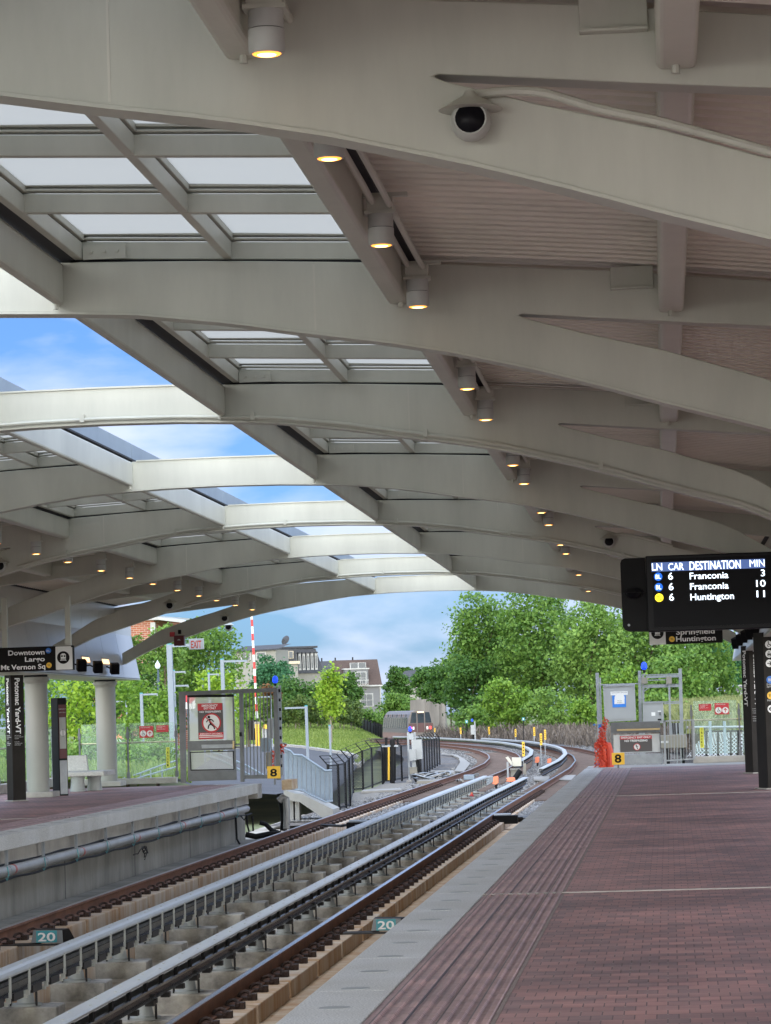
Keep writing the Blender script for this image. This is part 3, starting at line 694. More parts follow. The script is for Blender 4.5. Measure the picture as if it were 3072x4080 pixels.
def make_clip(x, y, side):
    mb = MB(); z = -1.188
    mb.box(x+side*.075-.035, x+side*.075+.035, y-.06, y+.06, z-.01, z+.022)
    mb.box(x+side*.155-.04, x+side*.155+.04, y-.055, y+.055, z-.01, z+.05)
    pts = [(x+side*(.09+.055*math.sin(t)), y-.03+.035*math.cos(t*1.5), z+.035+.035*math.cos(t)) for t in np.linspace(-2.2, 2.2, 9)]
    mb.tube(pts, .016, 6); return mb
lab = {'L1':'rusty running rail nearest the left platform', 'L2':'rusty running rail hidden behind the left grey coverboard until the curve', 'R1':'rusty running rail with a bright shiny head just left of the right platform', 'R2':'running rail below the edge of the right platform, reappearing at the far curve'}
for k, x in RX.items():
    t = thing('running_rail', (x, 40, -1.18), lab[k], 'rail', 'running rails of the two tracks')
    sweep(railprof(x), YS).build('rail', 'rust', t, smooth=False)
    sweep([(x-.030,-1.0155),(x+.030,-1.0155),(x+.026,-1.012),(x-.026,-1.012)], YS).build('rail_head', 'railtop' if k in ('R1','R2') else 'railtopdull', t)
    if k in ('L1', 'R1'):
        y0 = 13.2 if k == 'R1' else 24.0; c0 = None
        for i in range(100):
            y = y0+i*.80
            if c0 is None: c0 = make_clip(x, y, 1).build('rail_clip', 'rustdark', t); cy = y
            else:
                c = c0.copy(); COL.objects.link(c); c.parent = t; c.location = (sh(y) if y > 75 else 0, y-cy, 0)
                c.rotation_euler = (0, 0, 0)
    mb = MB()
    for i in range(110):
        y = (13.6 if k[0] == 'R' else 20.)+i*.8
        if k in ('L2', 'R2'): m2 = make_clip(x+sh(y), y, 1); mb.add(m2.v, m2.f)
        m2 = make_clip(x+sh(y), y, -1); mb.add(m2.v, m2.f)
    o = mb.build('rail_clips', 'rustdark', t); o['kind'] = 'stuff'
# concrete rail plinths, individually cast
for k, x in RX.items():
    y = {'L1':11.2, 'L2':11.5, 'R1':11.0, 'R2':12.2}[k]; p0 = None; i = 0
    ys = []
    while y < (88 if k[0] == 'L' else 85): ys.append(y); y += 2.42
    for y in ys:
        if p0 is None:
            p0 = MB().box(x-.27, x+.27, y, y+2.28, -1.39, -1.198).build('rail_plinth', 'plinth', None, bevel=.012, origin=(x, y, -1.39)); c = p0
        else:
            c = p0.copy(); COL.objects.link(c)
        c.location = (x, y+random.uniform(-.02,.02), -1.39)
        tag(c, {'L1':'pale concrete plinth block under the running rail beside the left platform','L2':'concrete plinth block under the running rail behind the left coverboard','R1':'rust-stained concrete plinth block under the shiny running rail left of the right platform','R2':'concrete plinth block under the rail at the foot of the right platform'}[k], 'concrete plinth', {'L1':'plinths under the far left rail','L2':'plinths under the hidden left rail','R1':'plinths under the shiny rail','R2':'plinths under the rail at the right platform'}[k])
# third rails with coverboards
def third_rail(x, zc, y0, y1, style, label, curved=False, pedestals=True):
    t = thing('third_rail', (x, (y0+y1)/2, -1.2), label, 'third rail', 'electrified third rails')
    ys = [y0]+[y for y in np.arange(math.ceil(y0/4)*4, y1, 4) if y0 < y < y1]+[y1]
    w = .08 if style == 'A' else .09
    if style == 'A':
        cp = [(x-w, zc-.12), (x-w, zc-.02), (x-w+.02, zc), (x+w-.045, zc), (x+w-.012, zc-.018), (x+w, zc-.045), (x+w, zc-.065), (x+w-.010, zc-.065), (x+w-.012, zc-.048), (x+w-.035, zc-.018), (x-w+.03, zc-.014), (x-w+.014, zc-.12)]
    else:
        cp = [(x-w, zc-.10), (x-w, zc-.015), (x-w+.02, zc), (x+w-.02, zc), (x+w, zc-.012), (x+w, zc-.03), (x+w-.02, zc-.03), (x+w-.03, zc-.016), (x-w+.02, zc-.014), (x-w+.014, zc-.10)]
    sweep(cp, ys).build('coverboard', 'cover', t)
    if style == 'B': sweep([(x-.05, zc-.105), (x+w-.03, zc-.105), (x+w-.022, zc-.12), (x+w-.03, zc-.145), (x+.02, zc-.155), (x+.02, zc-.205), (x+.055, zc-.225), (x-.06, zc-.225), (x-.015, zc-.205), (x-.015, zc-.155), (x-.05, zc-.145)], ys).build('contact_rail', 'blackrail', t)
    else: sweep([(x-.04, zc-.105), (x+.04, zc-.105), (x+.045, zc-.135), (x+.02, zc-.155), (x+.02, zc-.215), (x+.065, zc-.235), (x-.065, zc-.235), (x-.02, zc-.215), (x-.02, zc-.155), (x-.045, zc-.135)], ys).build('contact_rail', 'blackrail', t)
    # brackets: first one is a mesh of its own, copies follow
    n = int((y1-y0)/.82); b0 = None; bits = []
    many = n > 100
    mbst = MB()
    for i in range(n):
        y = y0+.4+i*.82
        if i and curved is False and y > 75 and False: break
        def shape(y, X):
            mb = MB()
            if style == 'A':
                pts = [(X+w-.003, y, zc-.05), (X+w-.002, y, zc-.20), (X+w-.008, y, zc-.25), (X+w-.03, y, zc-.29), (X+w-.07, y, zc-.315), (X+w-.13, y, zc-.32)]
                for a, b in zip(pts, pts[1:]): mb.beam(a, b, .055, .014, (0,1,0)) if False else mb.box(min(a[0],b[0])-.007, max(a[0],b[0])+.007, y-.022, y+.022, min(a[2],b[2])-.004, max(a[2],b[2])+.004)
            else:
                mb.box(X+w-.035, X+w-.004, y-.035, y+.035, zc-.11, zc-.031)
            return mb
        if i < 100:
            if b0 is None: b0 = shape(y, x+sh(y)).build('cover_bracket', 'bracketgrey' if style == 'A' else 'black', t); by = y; bs = sh(y)
            else: c = b0.copy(); COL.objects.link(c); c.parent = t; c.location = (sh(y)-bs, y-by, 0)
        else:
            m2 = shape(y, x+sh(y)); mbst.add(m2.v, m2.f)
    c0_ = None
    for i in range(min(n, 96)):
        y = y0+.8+i*.82
        if c0_ is None: X = x+sh(y); c0_ = MB().box(X+.0, X+w-.012, y-.20 if style == 'A' else y-.05, y+.20 if style == 'A' else y+.05, zc-.295 if style == 'A' else zc-.27, zc-.225).build('clamp_board', 'bolt', t); cy = y; cs = sh(y)
        else: c = c0_.copy(); COL.objects.link(c); c.parent = t; c.location = (sh(y)-cs, y-cy, 0)
    h0_ = None
    for i in range(90):
        y = y0+.5+.55*i
        if y > y1: break
        hx = x+sh(y)+(-.03 if i % 2 else .03)
        if h0_ is None: h0_ = MB().cyl((hx, y, zc+.0005), (hx, y, zc+.005), .012, n=8).build('bolt_head', 'bracketgrey', t); hb = (hx, y)
        else: c = h0_.copy(); COL.objects.link(c); c.parent = t; c.location = (hx-hb[0], y-hb[1], 0)
    if mbst.v: mbst.build('cover_brackets', 'black', t)['kind'] = 'stuff'
    if pedestals:
        i0 = None; px = x-.10 if style == 'A' else x-.06
        y = y0+1.1; k = 0
        blocks = []
        while y < y1-.5:
            blocks.append(y); y += 2.45
        for y in blocks:
            if i0 is None:
                c = Vector((px, y, -1.195))
                i0 = MB().lathe(c, [(.15,0),(.15,.02),(.085,.03),(.062,.16),(.045,.19)], 18).build('insulator', 'galvpale', t, smooth=True); iy = y
                j0 = MB().cyl((px-.12, y-.09, -1.19), (px-.12, y-.09, -1.06), .012, n=6).cyl((px+.12, y-.09, -1.19), (px+.12, y-.09, -1.06), .012, n=6).box(px-.09, px+.10, y-.05, y+.05, -1.03, -.985).box(px-.10, px-.07, y-.05, y+.05, -1.01, zc-.23).box(px+.09, px+.115, y-.05, y+.05, -1.06, zc-.23).build('clamp', 'bolt', i0)
            else:
                c = i0.copy(); COL.objects.link(c); c.parent = t; c.location = (0, y-iy, 0)
                d = j0.copy(); COL.objects.link(d); d.parent = c
        b0_ = None
        for y in blocks:
            if b0_ is None: b0_ = MB().box(px-.34, px+.33, y-.19, y+.24, -1.40, -1.195).build('concrete_block', 'concblock', None, bevel=.014, origin=(px, y, -1.4)); c = b0_
            else: c = b0_.copy(); COL.objects.link(c)
            c.location = (px+random.uniform(-.01,.01), y, -1.4)
            c.rotation_euler = (0, 0, random.uniform(-.01,.01))
            tag(c, 'weathered concrete block carrying a pedestal of the %s coverboard' % ('left' if style == 'A' else 'right'), 'concrete block', 'blocks under the %s third rail' % ('left' if style == 'A' else 'right'))
    return t
third_rail(-4.06, -.745, 15.0, 96.7, 'A', 'left third rail under a rounded grey coverboard with hanging brackets')
third_rail(-2.73, -.79, 13.5, 95.2, 'B', 'right third rail under a flat perforated-looking grey coverboard with black brackets')
third_rail(-4.12, -.70, 114.0, 238, 'B', 'third rail curving left beyond the station, farther from the camera', True, False)
third_rail(-2.62, -.70, 103.0, 205, 'B', 'third rail curving left beyond the station with its cut end facing the camera', True, False)
# bolts heads on coverboard B (small round marks)
# ------------------------------------------------------------ front-facing builder in photo units at one distance
_cap = None
class FB:
    def __init__(s, Y, label, cat, name, group=None, at=None):
        s.Y = Y; a = P(at[0], at[1], Y) if at else Vector((0, Y, 0)); s.t = thing(name, a, label, cat, group); s.sub = None
    def uv(s, x0, y0, x1, y1):
        xm, ym = (x0+x1)/2, (y0+y1)/2
        return P(x0, ym, s.Y).x, P(x1, ym, s.Y).x, P(xm, y1, s.Y).z, P(xm, y0, s.Y).z
    def box(s, x0, y0, x1, y1, d0, d1, name, m, bevel=0, parent=None, mb=None, build=True):     # d: metres behind the face plane
        a, b, c, d = s.uv(x0, y0, x1, y1); mb = mb or MB(); mb.box(a, b, s.Y+d0, s.Y+d1, c, d)
        return mb.build(name, m, parent or s.t, bevel=bevel) if build else mb
    def poly(s, pts, d0, d1, name, m, parent=None):
        mb = MB().slab([P(x, y, s.Y)+Vector((0, d0, 0)) for x, y in pts], (0, d1-d0, 0)); return mb.build(name, m, parent or s.t)
    def disc(s, x, y, r, d, name, m, parent=None, t=.004):
        c = P(x, y, s.Y)+Vector((0, d, 0)); return MB().cyl(c, c+Vector((0, -t, 0)), r*s.Y/F, n=28).build(name, m, parent or s.t)
    def ring(s, x, y, r0, r1, d, name, m, parent=None):
        c = P(x, y, s.Y)+Vector((0, d, 0)); k = s.Y/F; vs = []; fs = []; n = 32
        for i in range(n):
            t = 2*math.pi*i/n; u = Vector((math.cos(t), 0, math.sin(t)))
            vs += [c+u*r0*k, c+u*r1*k, c+u*r1*k+Vector((0,-.003,0)), c+u*r0*k+Vector((0,-.003,0))]
        for i in range(n):
            a, b = 4*i, 4*((i+1) % n)
            for q in range(4): fs.append((a+q, a+(q+1)%4, b+(q+1)%4, b+q))
        return MB().add(vs, fs).build(name, m, parent or s.t)
    def line(s, pts, w, d, name, m, parent=None, mb=None, build=True):
        mb = mb or MB(); k = s.Y/F
        for (a, b) in zip(pts, pts[1:]):
            mb.beam(P(a[0], a[1], s.Y)+Vector((0,d,0)), P(b[0], b[1], s.Y)+Vector((0,d,0)), w*k, .003, (0,1,0))
        return mb.build(name, m, parent or s.t) if build else mb
    def text(s, st, x0, y0, x1, y1, m, d=-.003, parent=None, fit=True, bold=.0, name='lettering', cap=True):
        """letters between photo columns x0..x1, capitals from row y0 (top) to y1 (base)"""
        cu = bpy.data.curves.new('t', 'FONT'); cu.body = st; cu.size = 1; cu.extrude = 0; cu.offset = bold; cu.resolution_u = 3
        t = bpy.data.objects.new('t', cu); COL.objects.link(t); dg = bpy.context.evaluated_depsgraph_get(); me = bpy.data.meshes.new_from_object(t.evaluated_get(dg)); bpy.data.objects.remove(t)
        xs = [v.co.x for v in me.vertices]; w0, w1 = min(xs), max(xs); capH = .70
        a, b, c, e = s.uv(x0, y0, x1, y1); sx = (b-a)/(w1-w0); sz = (e-c)/capH
        base = Vector(s.t['_base'])
        for v in me.vertices: v.co = Vector((a+(v.co.x-w0)*sx, s.Y+d, c+v.co.y*sz))-base
        me.materials.clear(); me.materials.append(M[m]); ob = bpy.data.objects.new(name, me); COL.objects.link(ob); ob.parent = parent or s.t; return ob
M['screentext'] = emis('screen_text', (.78,.88,1.), 1.0); M['screenhead'] = emis('screen_header', (.07,.12,.30), .5); M['screenblue'] = emis('screen_blue', (.01,.10,.50), .8); M['screenyel'] = emis('screen_yellow', (.95,.75,.03), .9)
M['screenbg'] = mat('screen_glass', (.002,.002,.004), .3, spec=.08); M['glyphwhite'] = mat('glyph_white', (.85,.85,.85), .6); M['glyphdim'] = mat('glyph_dim', (.55,.55,.55), .6)
M['sblack'] = mat('sign_black', (.012,.011,.011), .6, var=.1, spec=.12)
# departure screen
Z = lambda x, y: (2272+.4972*x, 2100+.4972*y)
def zb4(f, *a): return f
f = FB(36., 'black departure screen listing Franconia and Huntington trains, hanging over the right platform', 'departure screen', 'departure_screen', at=Z(1100, 500))
q = [(595,225),(1760,170),(1775,800),(625,845)]
x0,y0 = Z(610,225); x1,y1 = Z(1800,845)
a0 = P(*Z(610,232),36.); a1 = P(*Z(625,842),36.)
mb = MB().box(a0.x-.012, a0.x+1.62, 36, 36.16, a1.z, a0.z); mb.build('screen_housing', 'blackgloss', f.t, bevel=.012)
MB().box(a0.x+.06, a0.x+1.52, 35.992, 35.999, a1.z+.05, a0.z-.04).build('screen', 'screenbg', f.t)
MB().box(a0.x+.055, a0.x+1.37, 35.988, 35.9915, P(*Z(680,358),36).z, P(*Z(680,285),36).z).build('header_bar', 'screenhead', f.t)
def zt4(s, xa, ya, xb, yb, m='screentext', d=-.014, bold=.012):
    # rows tilt with the camera roll, so use each item's own place
    return f.text(s, *Z(xa, ya), *Z(xb, yb), m, d, bold=bold)
zt4('LN',655,290,737,347); zt4('CAR',785,288,910,344); zt4('DESTINATION',955,270,1367,337); zt4('MIN',1437,260,1557,318, bold=.0)
for k, (c, nm, mn) in enumerate([('BL','Franconia','3'),('BL','Franconia','10'),('YL','Huntington','11')]):
    y = 398+84*k; xx = 705+4*k
    f.disc(*Z(xx, y), 16.5, -.012, 'line_disc', 'screenblue' if c == 'BL' else 'screenyel'); zt4(c, xx-21, y-17, xx+21, y+17, 'screentext' if c == 'BL' else 'sblack', -.018, .01)
    zt4('6', 785+4*k, y-33, 823+4*k, y+23); zt4(nm, 957+3*k, 361+84*k, (1267 if k < 2 else 1308)+2*k, 413+84*k)
    zt4(mn, [1527,1490,1493][k], 340+84*k, [1560,1565,1560][k], 393+84*k)
pl = [(400,290),(410,262),(435,250),(600,243),(628,838),(470,836),(440,825),(420,795)]
f.poly([Z(*p) for p in pl], .03, .10, 'side_plate', 'black')
c = P(*Z(512, 527), 36.)
MB().lathe(c+Vector((0,0,-.07)), [(.02,0),(.06,.01),(.085,.035),(.095,.07)], 22).build('dome', 'blackgloss', f.t, smooth=True)
MB().lathe(c, [(.125,0),(.105,.008),(.085,.04),(.05,.06)], 22).build('camera_hood', 'black', f.t, smooth=True)
MB().box(a0.x+1.57, a0.x+1.63, 36.04, 36.12, a0.z-.4, 4.1+SZ*36).build('hanger', 'black', f.t)
f.disc(*Z(470,785), 5, .028, 'bolt', 'galv')
# hanging direction sign, left
L = lambda x, y: (.48*x, 2400+.48*y)
def train_glyph(f, x, y, s, fg, bg, parent=None):
    f.box(x-s*.55, y-s*.62, x+s*.55, y+s*.30, -.009, -.006, 'train_glyph', fg); f.box(x-s*.34, y-s*.80, x+s*.34, y-s*.62, -.009, -.006, 'train_glyph', fg)
    for k in (-1, 1): f.box(x+k*s*.27-s*.17, y-s*.42, x+k*s*.27+s*.17, y-s*.08, -.012, -.0095, 'train_glyph', bg)
    f.line([(x-s*.4, y+s*.36), (x-s*.62, y+s*.72)], s*.10, -.008, 'train_glyph', fg); f.line([(x+s*.4, y+s*.36), (x+s*.62, y+s*.72)], s*.10, -.008, 'train_glyph', fg)
    for k in (.44, .62): f.box(x-s*.5, y+s*k-s*.05, x+s*.5, y+s*k+s*.05, -.009, -.006, 'train_glyph', fg)
f = FB(50., 'hanging black and white sign reading Downtown, Largo, Mt Vernon Sq over the left platform', 'hanging sign', 'direction_sign', at=L(300, 465))
a = P(*L(-60,470),50.); b = P(*L(602,460),50.); top = P(*L(602,362),50.).z; bot = P(*L(602,556),50.).z
MB().box(a.x-.9, b.x+.012, 50.003, 50.12, bot-.008, top+.008).build('sign_box', 'sblack', f.t)
MB().box(P(*L(462,460),50).x, b.x, 49.998, 50.0025, bot, top).build('white_panel', 'signwhite', f.t)
for s_, x0, x1, y0, y1 in [('Downtown',68,370,396,436),('Largo',207,372,452,490),('Mt Vernon Sq',8,376,516,556)]:
    f.text(s_, *L(x0,y0), *L(x1,y1), 'glyphwhite', bold=.02)
f.disc(*L(402,401), 11, -.003, 'line_disc', 'blue'); f.disc(*L(407,522), 11, -.003, 'line_disc', 'yellow')
f.text('BL', *L(388,394), *L(416,410), 'signwhite', -.009); f.text('YL', *L(393,514), *L(422,531), 'sblack', -.009)
f.disc(*L(526,458), 25.5, -.003, 'train_disc', 'sblack'); train_glyph(f, *L(526,456), 19, 'signwhite', 'sblack')
f.box(*L(591,357), *L(604,372), -.01, .05, 'end_cap', 'black')
for xx in (36, 562):
    x0 = P(*L(xx,300),50.).x; MB().box(x0-.045, x0+.045, 50.02, 50.10, top+.008, 3.72+SZ*50).build('hanger', 'paint', f.t)
# right hanging sign behind the screen
f = FB(50., 'hanging black and white sign reading Springfield and Huntington partly hidden below the departure screen', 'hanging sign', 'direction_sign', at=Z(900, 880))
b0 = P(*Z(637,900),50.); b1 = P(*Z(1222,880),50.); bz = P(*Z(930,932),50.).z
MB().box(b0.x, b1.x, 50.003, 50.12, bz-.004, bz+.41).build('sign_box', 'sblack', f.t)
MB().box(b0.x-.004, P(*Z(765,890),50.).x, 49.998, 50.0025, bz-.006, bz+.412).build('white_panel', 'signwhite', f.t)
f.text('Huntington', *Z(848,872), *Z(1167,912), 'glyphwhite', bold=.02); f.text('Springfield', *Z(848,815), *Z(1157,857), 'glyphwhite', bold=.02)
f.disc(*Z(815,898), 11.5, -.003, 'line_disc', 'yellow'); f.text('YL', *Z(803,890), *Z(829,906), 'sblack', -.009)
f.disc(*Z(699,848), 24.5, -.003, 'train_disc', 'sblack'); train_glyph(f, *Z(699,846), 18, 'signwhite', 'sblack')
x0 = b0.x+.9; MB().box(x0-.04, x0+.04, 50.02, 50.1, bz+.41, 4.0).build('hanger', 'paint', f.t)
# ------------------------------------------------------------ station pylons (square posts set cornerwise)
def pylon(c, w, h, ang, label, faces=None, tilt=None):
    c = Vector(c); t = thing('station_pylon', c, label, 'sign pylon', 'dark station pylons')
    R = Matrix.Rotation(ang, 3, 'Z'); hw = w/2
    cr = [c+R @ Vector((sx*hw, sy*hw, 0)) for sx, sy in ((-1,-1),(1,-1),(1,1),(-1,1))]
    MB().slab(cr, (0,0,h)).build('post', 'bronze', t, bevel=.006)
    k = .93; MB().slab([c+(p-c)*1.25+Vector((0,0,.001)) for p in cr], (0,0,.02)).build('base_plate', 'conc', t)
    out = []
    for i in (0, 1, 2, 3):
        a, b = cr[i], cr[(i+1) % 4]; out.append(Board(a, b-a))
    return t, out
def vtext(bd, w, h, t, s, vtop, vbot, size, m='glyphwhite', u=None):
    # vertical lettering reading downwards
    cu = bpy.data.curves.new('t', 'FONT'); cu.body = s; cu.size = 1; cu.offset = .03
    o = bpy.data.objects.new('t', cu); COL.objects.link(o); dg = bpy.context.evaluated_depsgraph_get(); me = bpy.data.meshes.new_from_object(o.evaluated_get(dg)); bpy.data.objects.remove(o)
    xs = [v.co.x for v in me.vertices]; k = (vtop-vbot)/(max(xs)-min(xs)); u = w/2 if u is None else u
    base = Vector(t['_base']); vs = []
    for v in me.vertices: v.co = bd.p(u-size*.35+v.co.y*size, vtop-(v.co.x-min(xs))*k, .004)-base
    me.materials.clear(); me.materials.append(M[m]); ob = bpy.data.objects.new('lettering', me); COL.objects.link(ob); ob.parent = t
c = G(130*.48, 2400+1652*.48, ZL)
t, fs = pylon((c.x-.02, c.y+.2, ZL), .27, 2.40, math.radians(38), 'dark station name pylon with Potomac Yard-VT on two sides, on the left platform')
for bd in (fs[0], fs[3]):
    vtext(bd, .27, 2.4, t, 'Potomac Yard-VT', 2.34, 1.28, .145, u=.135)
    for k, yy in enumerate((1.24, 1.21, 1.18, 1.12, 1.09, 1.06)):
        bd.text(['YELLOW LINE','TO HUNTINGTON','VIRGINIA','BLUE LINE','TO FRANCONIA','SPRINGFIELD'][k], .022, .05, yy, 'glyphdim', t)
pc = lambda x, y: (2800+x*.3392, 2450+y*.3392)
c1 = G(*pc(590,1864)); t, fs = pylon((c1.x+.05, c1.y+.2, 0), .27, 2.43, math.radians(33), 'dark station name pylon with Potomac Yard-VT, farther of the two on the right platform')
vtext(fs[3], .27, 2.4, t, 'Potomac Yard-VT', 2.34, 1.28, .145, u=.12)
vtext(fs[0], .27, 2.4, t, 'Potomac Yard-VT', 2.34, 1.28, .145, u=.15)
for k in range(6): fs[0].text('TO HUNTINGTON', .02, .03, 1.22-.04*k-(.03 if k > 2 else 0), 'glyphdim', t)
c2 = G(*pc(655,2052)); w2 = .40
t, fs = pylon((c2.x+.27, c2.y+.2, 0), w2, 2.46, math.radians(20), 'dark pylon with round white accessibility, lift and arrow symbols at the right edge')
bd = fs[0]
def icon(bd, u, v, r, m='glyphwhite'): bd.disc(u, v, r, .002).build('icon_disc', m, t)
U = .10
def seg(pts, w=.012, m='sblack', bd=bd):
    mb = MB()
    for a, b in zip(pts, pts[1:]): mb.beam(bd.p(*a, .008), bd.p(*b, .008), w, .003, bd.n)
    mb.build('icon_mark', m, t)
mpz = lambda y: 1.45-(2450+y*.3392-2788)*c2.y/F - .0
for y in (390, 500, 610, 1140): icon(bd, U, mpz(y)+.0, .060)
icon(bd, U, mpz(802), .060, 'blue'); icon(bd, U, mpz(985), .060, 'yellow')
bd.text('BL', .065, U, mpz(802)-.022, 'signwhite', t, d=.010, align='CENTER'); bd.text('YL', .065, U, mpz(985)-.022, 'sblack', t, d=.010, align='CENTER')
bd.text('Franconia', .045, .04, mpz(865), 'glyphdim', t); bd.text('Springfield', .045, .04, mpz(890), 'glyphdim', t); bd.text('Huntington', .045, .04, mpz(1050), 'glyphdim', t)
for yy, sg in ((610, 1), (1140, -1)):
    v = mpz(yy); seg([(U-.038*sg, v), (U+.036*sg, v)]); seg([(U+.004*sg, v+.032), (U+.036*sg, v), (U+.004*sg, v-.032)])
v = mpz(390); seg([(U-.008, v+.035), (U-.004, v), (U+.022, v), (U+.034, v-.028)]); seg([(U-.02, v-.002), (U-.024, v-.022), (U-.008, v-.036), (U+.012, v-.03)], .008); bd.disc(U-.008, v+.042, .008, .008).build('icon_mark', 'sblack', t)
v = mpz(500); seg([(U-.024, v-.036), (U+.024, v-.036), (U+.024, v+.008), (U-.024, v+.008), (U-.024, v-.036)], .008); seg([(U-.018, v-.012), (U+.018, v-.012)], .02); seg([(U-.012, v+.018), (U-.012, v+.042)], .008); seg([(U+.012, v+.018), (U+.012, v+.042)], .008)
# round red arrow sign at the right edge
f = FB(53., 'white sign with a red disc and white up arrow at the right edge', 'hanging sign', 'arrow_sign', at=pc(720, 255))
f.box(*pc(640,190), *pc(860,322), .0, .03, 'sign_board', 'signwhite', bevel=.004); f.disc(*pc(717,250), 18.5, -.002, 'red_disc', 'red')
x, y = pc(717,250); f.line([(x, y+11), (x, y-11)], 4, -.008, 'arrow', 'signwhite'); f.line([(x-9, y-1), (x, y-11), (x+9, y-1)], 4, -.009, 'arrow', 'signwhite')
f.box(*pc(790,200), *pc(860,300), -.004, -.001, 'red_panel', 'red'); f.text('STAIRS', *pc(795,205), *pc(870,225), 'signwhite', -.008)
x0 = P(*pc(760,190),53.); MB().box(x0.x-.02, x0.x+.02, 53.01, 53.03, x0.z, 3.6).build('hanger', 'paint', f.t)
# ------------------------------------------------------------ map case, bench
c = G(495*.48, 2400+1606*.48, ZL); t = thing('map_case', (c.x, c.y+.1, ZL), 'black upright map case with a poster, between the column and the bench', 'map case')
R = math.radians(38); ux = Vector((math.cos(R), math.sin(R), 0)); uy = Vector((-math.sin(R), math.cos(R), 0)); o = Vector((c.x, c.y, ZL))
hh = (1605-785)*.48*c.y/F
MB().slab([o, o+ux*.20, o+ux*.20+uy*.30, o+uy*.30], (0,0,hh)).build('case', 'black', t, bevel=.008)
bd = Board(o, ux)
bd.rect(.02, hh*.38, .18, hh*.93, .002, .006).build('poster', 'reddark', t); bd.rect(.03, hh*.48, .17, hh*.80, .007, .010).build('poster_panel', 'lampbody', t)
bd.text('EMERGENCY', .028, .022, hh*.88, 'glyphdim', t, d=.012); bd.text('EXIT ONLY', .028, .03, hh*.845, 'glyphdim', t, d=.012)
Rb = Board(o, ux); Rb.disc(.10, hh*.64, .06, .012).build('poster_disc', 'signwhite', t); Rb.rect(.095, hh*.60, .105, hh*.68, .017, .019).build('poster_figure', 'sblack', t)
bd.rect(.02, .03, .18, hh*.36, .002, .012).build('lower_panel', 'galv', t)
t = thing('concrete_bench', G(680*.48, 2400+1570*.48, ZL), 'pale concrete bench with a short backrest beside the far column', 'bench')
Y = t.location.y
g = lambda x, y, d=0: P(.48*x, 2400+.48*y, Y+d)
a = g(562,1425); b = g(866,1395)
MB().box(a.x-.25, b.x, Y-.05, Y+1.3, g(600,1448).z, g(600,1408).z).build('seat', 'granite', t, bevel=.02)
a = g(560,1400); b = g(700,1400)
MB().slab([(a.x-.2, Y+.45, g(600,1405).z), (b.x, Y+.45, g(600,1405).z), (b.x-.05, Y+.50, g(600,1275).z), (a.x-.2, Y+.50, g(600,1275).z)], (0,.1,0)).build('backrest', 'granite', t, bevel=.01)
for x0, x1, d in ((595,672,0), (700,772,.5)):
    p0 = g(x0,1500); p1 = g(x1,1500); MB().lathe(((p0.x+p1.x)/2, Y+.15+d, ZL), [(.17,0),(.14,.2),(.155, g(600,1450).z-ZL)], 18).build('leg', 'galvpale', t, smooth=True)
# ------------------------------------------------------------ glass railings
def glass_rail(name, pts, h, label, kerb=.18, signs=None, zbase=0., railh=.0, post='steel'):
    pts = [Vector(p) for p in pts]; t = thing(name, pts[0], label, 'railing', 'glass railings at the platform ends')
    for i, (a, b) in enumerate(zip(pts, pts[1:])):
        d = (b-a).normalized(); n = Vector((d.y, -d.x, 0))
        MB().beam(a+Vector((0,0,kerb/2)), b+Vector((0,0,kerb/2)), .22, kerb).build('kerb', 'conc', t, bevel=.01)
        k = max(1, round((b-a).length/1.15))
        for j in range(k):
            p = a.lerp(b, j/k)+d*.05; q = a.lerp(b, (j+1)/k)-d*.05
            uv = MB().slab([p+Vector((0,0,kerb+.05)), q+Vector((0,0,kerb+.05)), q+Vector((0,0,h)), p+Vector((0,0,h))], n*.012).build('glass_panel', 'railglass', t)
        for j in range(k+1):
            p = a.lerp(b, j/k)
            m = MB(); m.box(p.x-.018, p.x+.018, p.y-.03, p.y+.03, p.z+kerb, p.z+h-.08)
            m.box(p.x-.035, p.x+.035, p.y-.04, p.y+.04, p.z+kerb, p.z+kerb+.14); m.box(p.x-.032, p.x+.032, p.y-.04, p.y+.04, p.z+h-.34, p.z+h-.20); m.build('post', post, t)
        MB().cyl(a-n*.08+Vector((0,0,railh)), b-n*.08+Vector((0,0,railh)), .022).build('handrail', 'brass', t)
    return t
cR = G(1475*.48, 2400+1503*.48, ZL); cL = G(985*.48, 2400+1515*.48, ZL)
YG = 69.6
x_a = P(.48*1110, 3000, YG).x; x_b = P(.48*1432, 3000, YG).x; x_0 = P(.48*985, 3000, YG).x
hz = lambda y, x=1270: P(.48*x, 2400+.48*y, YG).z-ZL
t = glass_rail('glass_railing', [(x_0-.9, YG, ZL), (x_b+.09, YG, ZL)], hz(998), 'glass railing with red signs and yellow TRACK 1 sign ending the left platform', hz(1455), railh=hz(1160))
glass_rail('glass_railing', [(-12.2, 42, ZL), (-12.2, YG, ZL)], hz(1010), 'glass railing along the back of the left platform behind the bench', .2, railh=hz(1160))
def plate(label, Y, x0, y0, x1, y1, m, conv, name='sign_plate', group=None):
    f = FB(Y, label, 'sign', name, group, at=conv((x0+x1)/2, (y0+y1)/2)); f.box(*conv(x0,y0), *conv(x1,y1), 0, .008, 'board', m, bevel=.002); return f
def wheelchair(f, x, y, s, m):
    f.line([(x-.1*s, y-.55*s), (x, y), (x+.35*s, y), (x+.5*s, y+.5*s)], .14*s, -.009, 'wheelchair_mark', m); f.line([(x-.25*s, y-.1*s), (x-.35*s, y+.25*s), (x-.1*s, y+.52*s), (x+.2*s, y+.4*s)], .11*s, -.009, 'wheelchair_mark', m); f.disc(x-.1*s, y-.68*s, .12*s, -.007, 'wheelchair_mark', m)
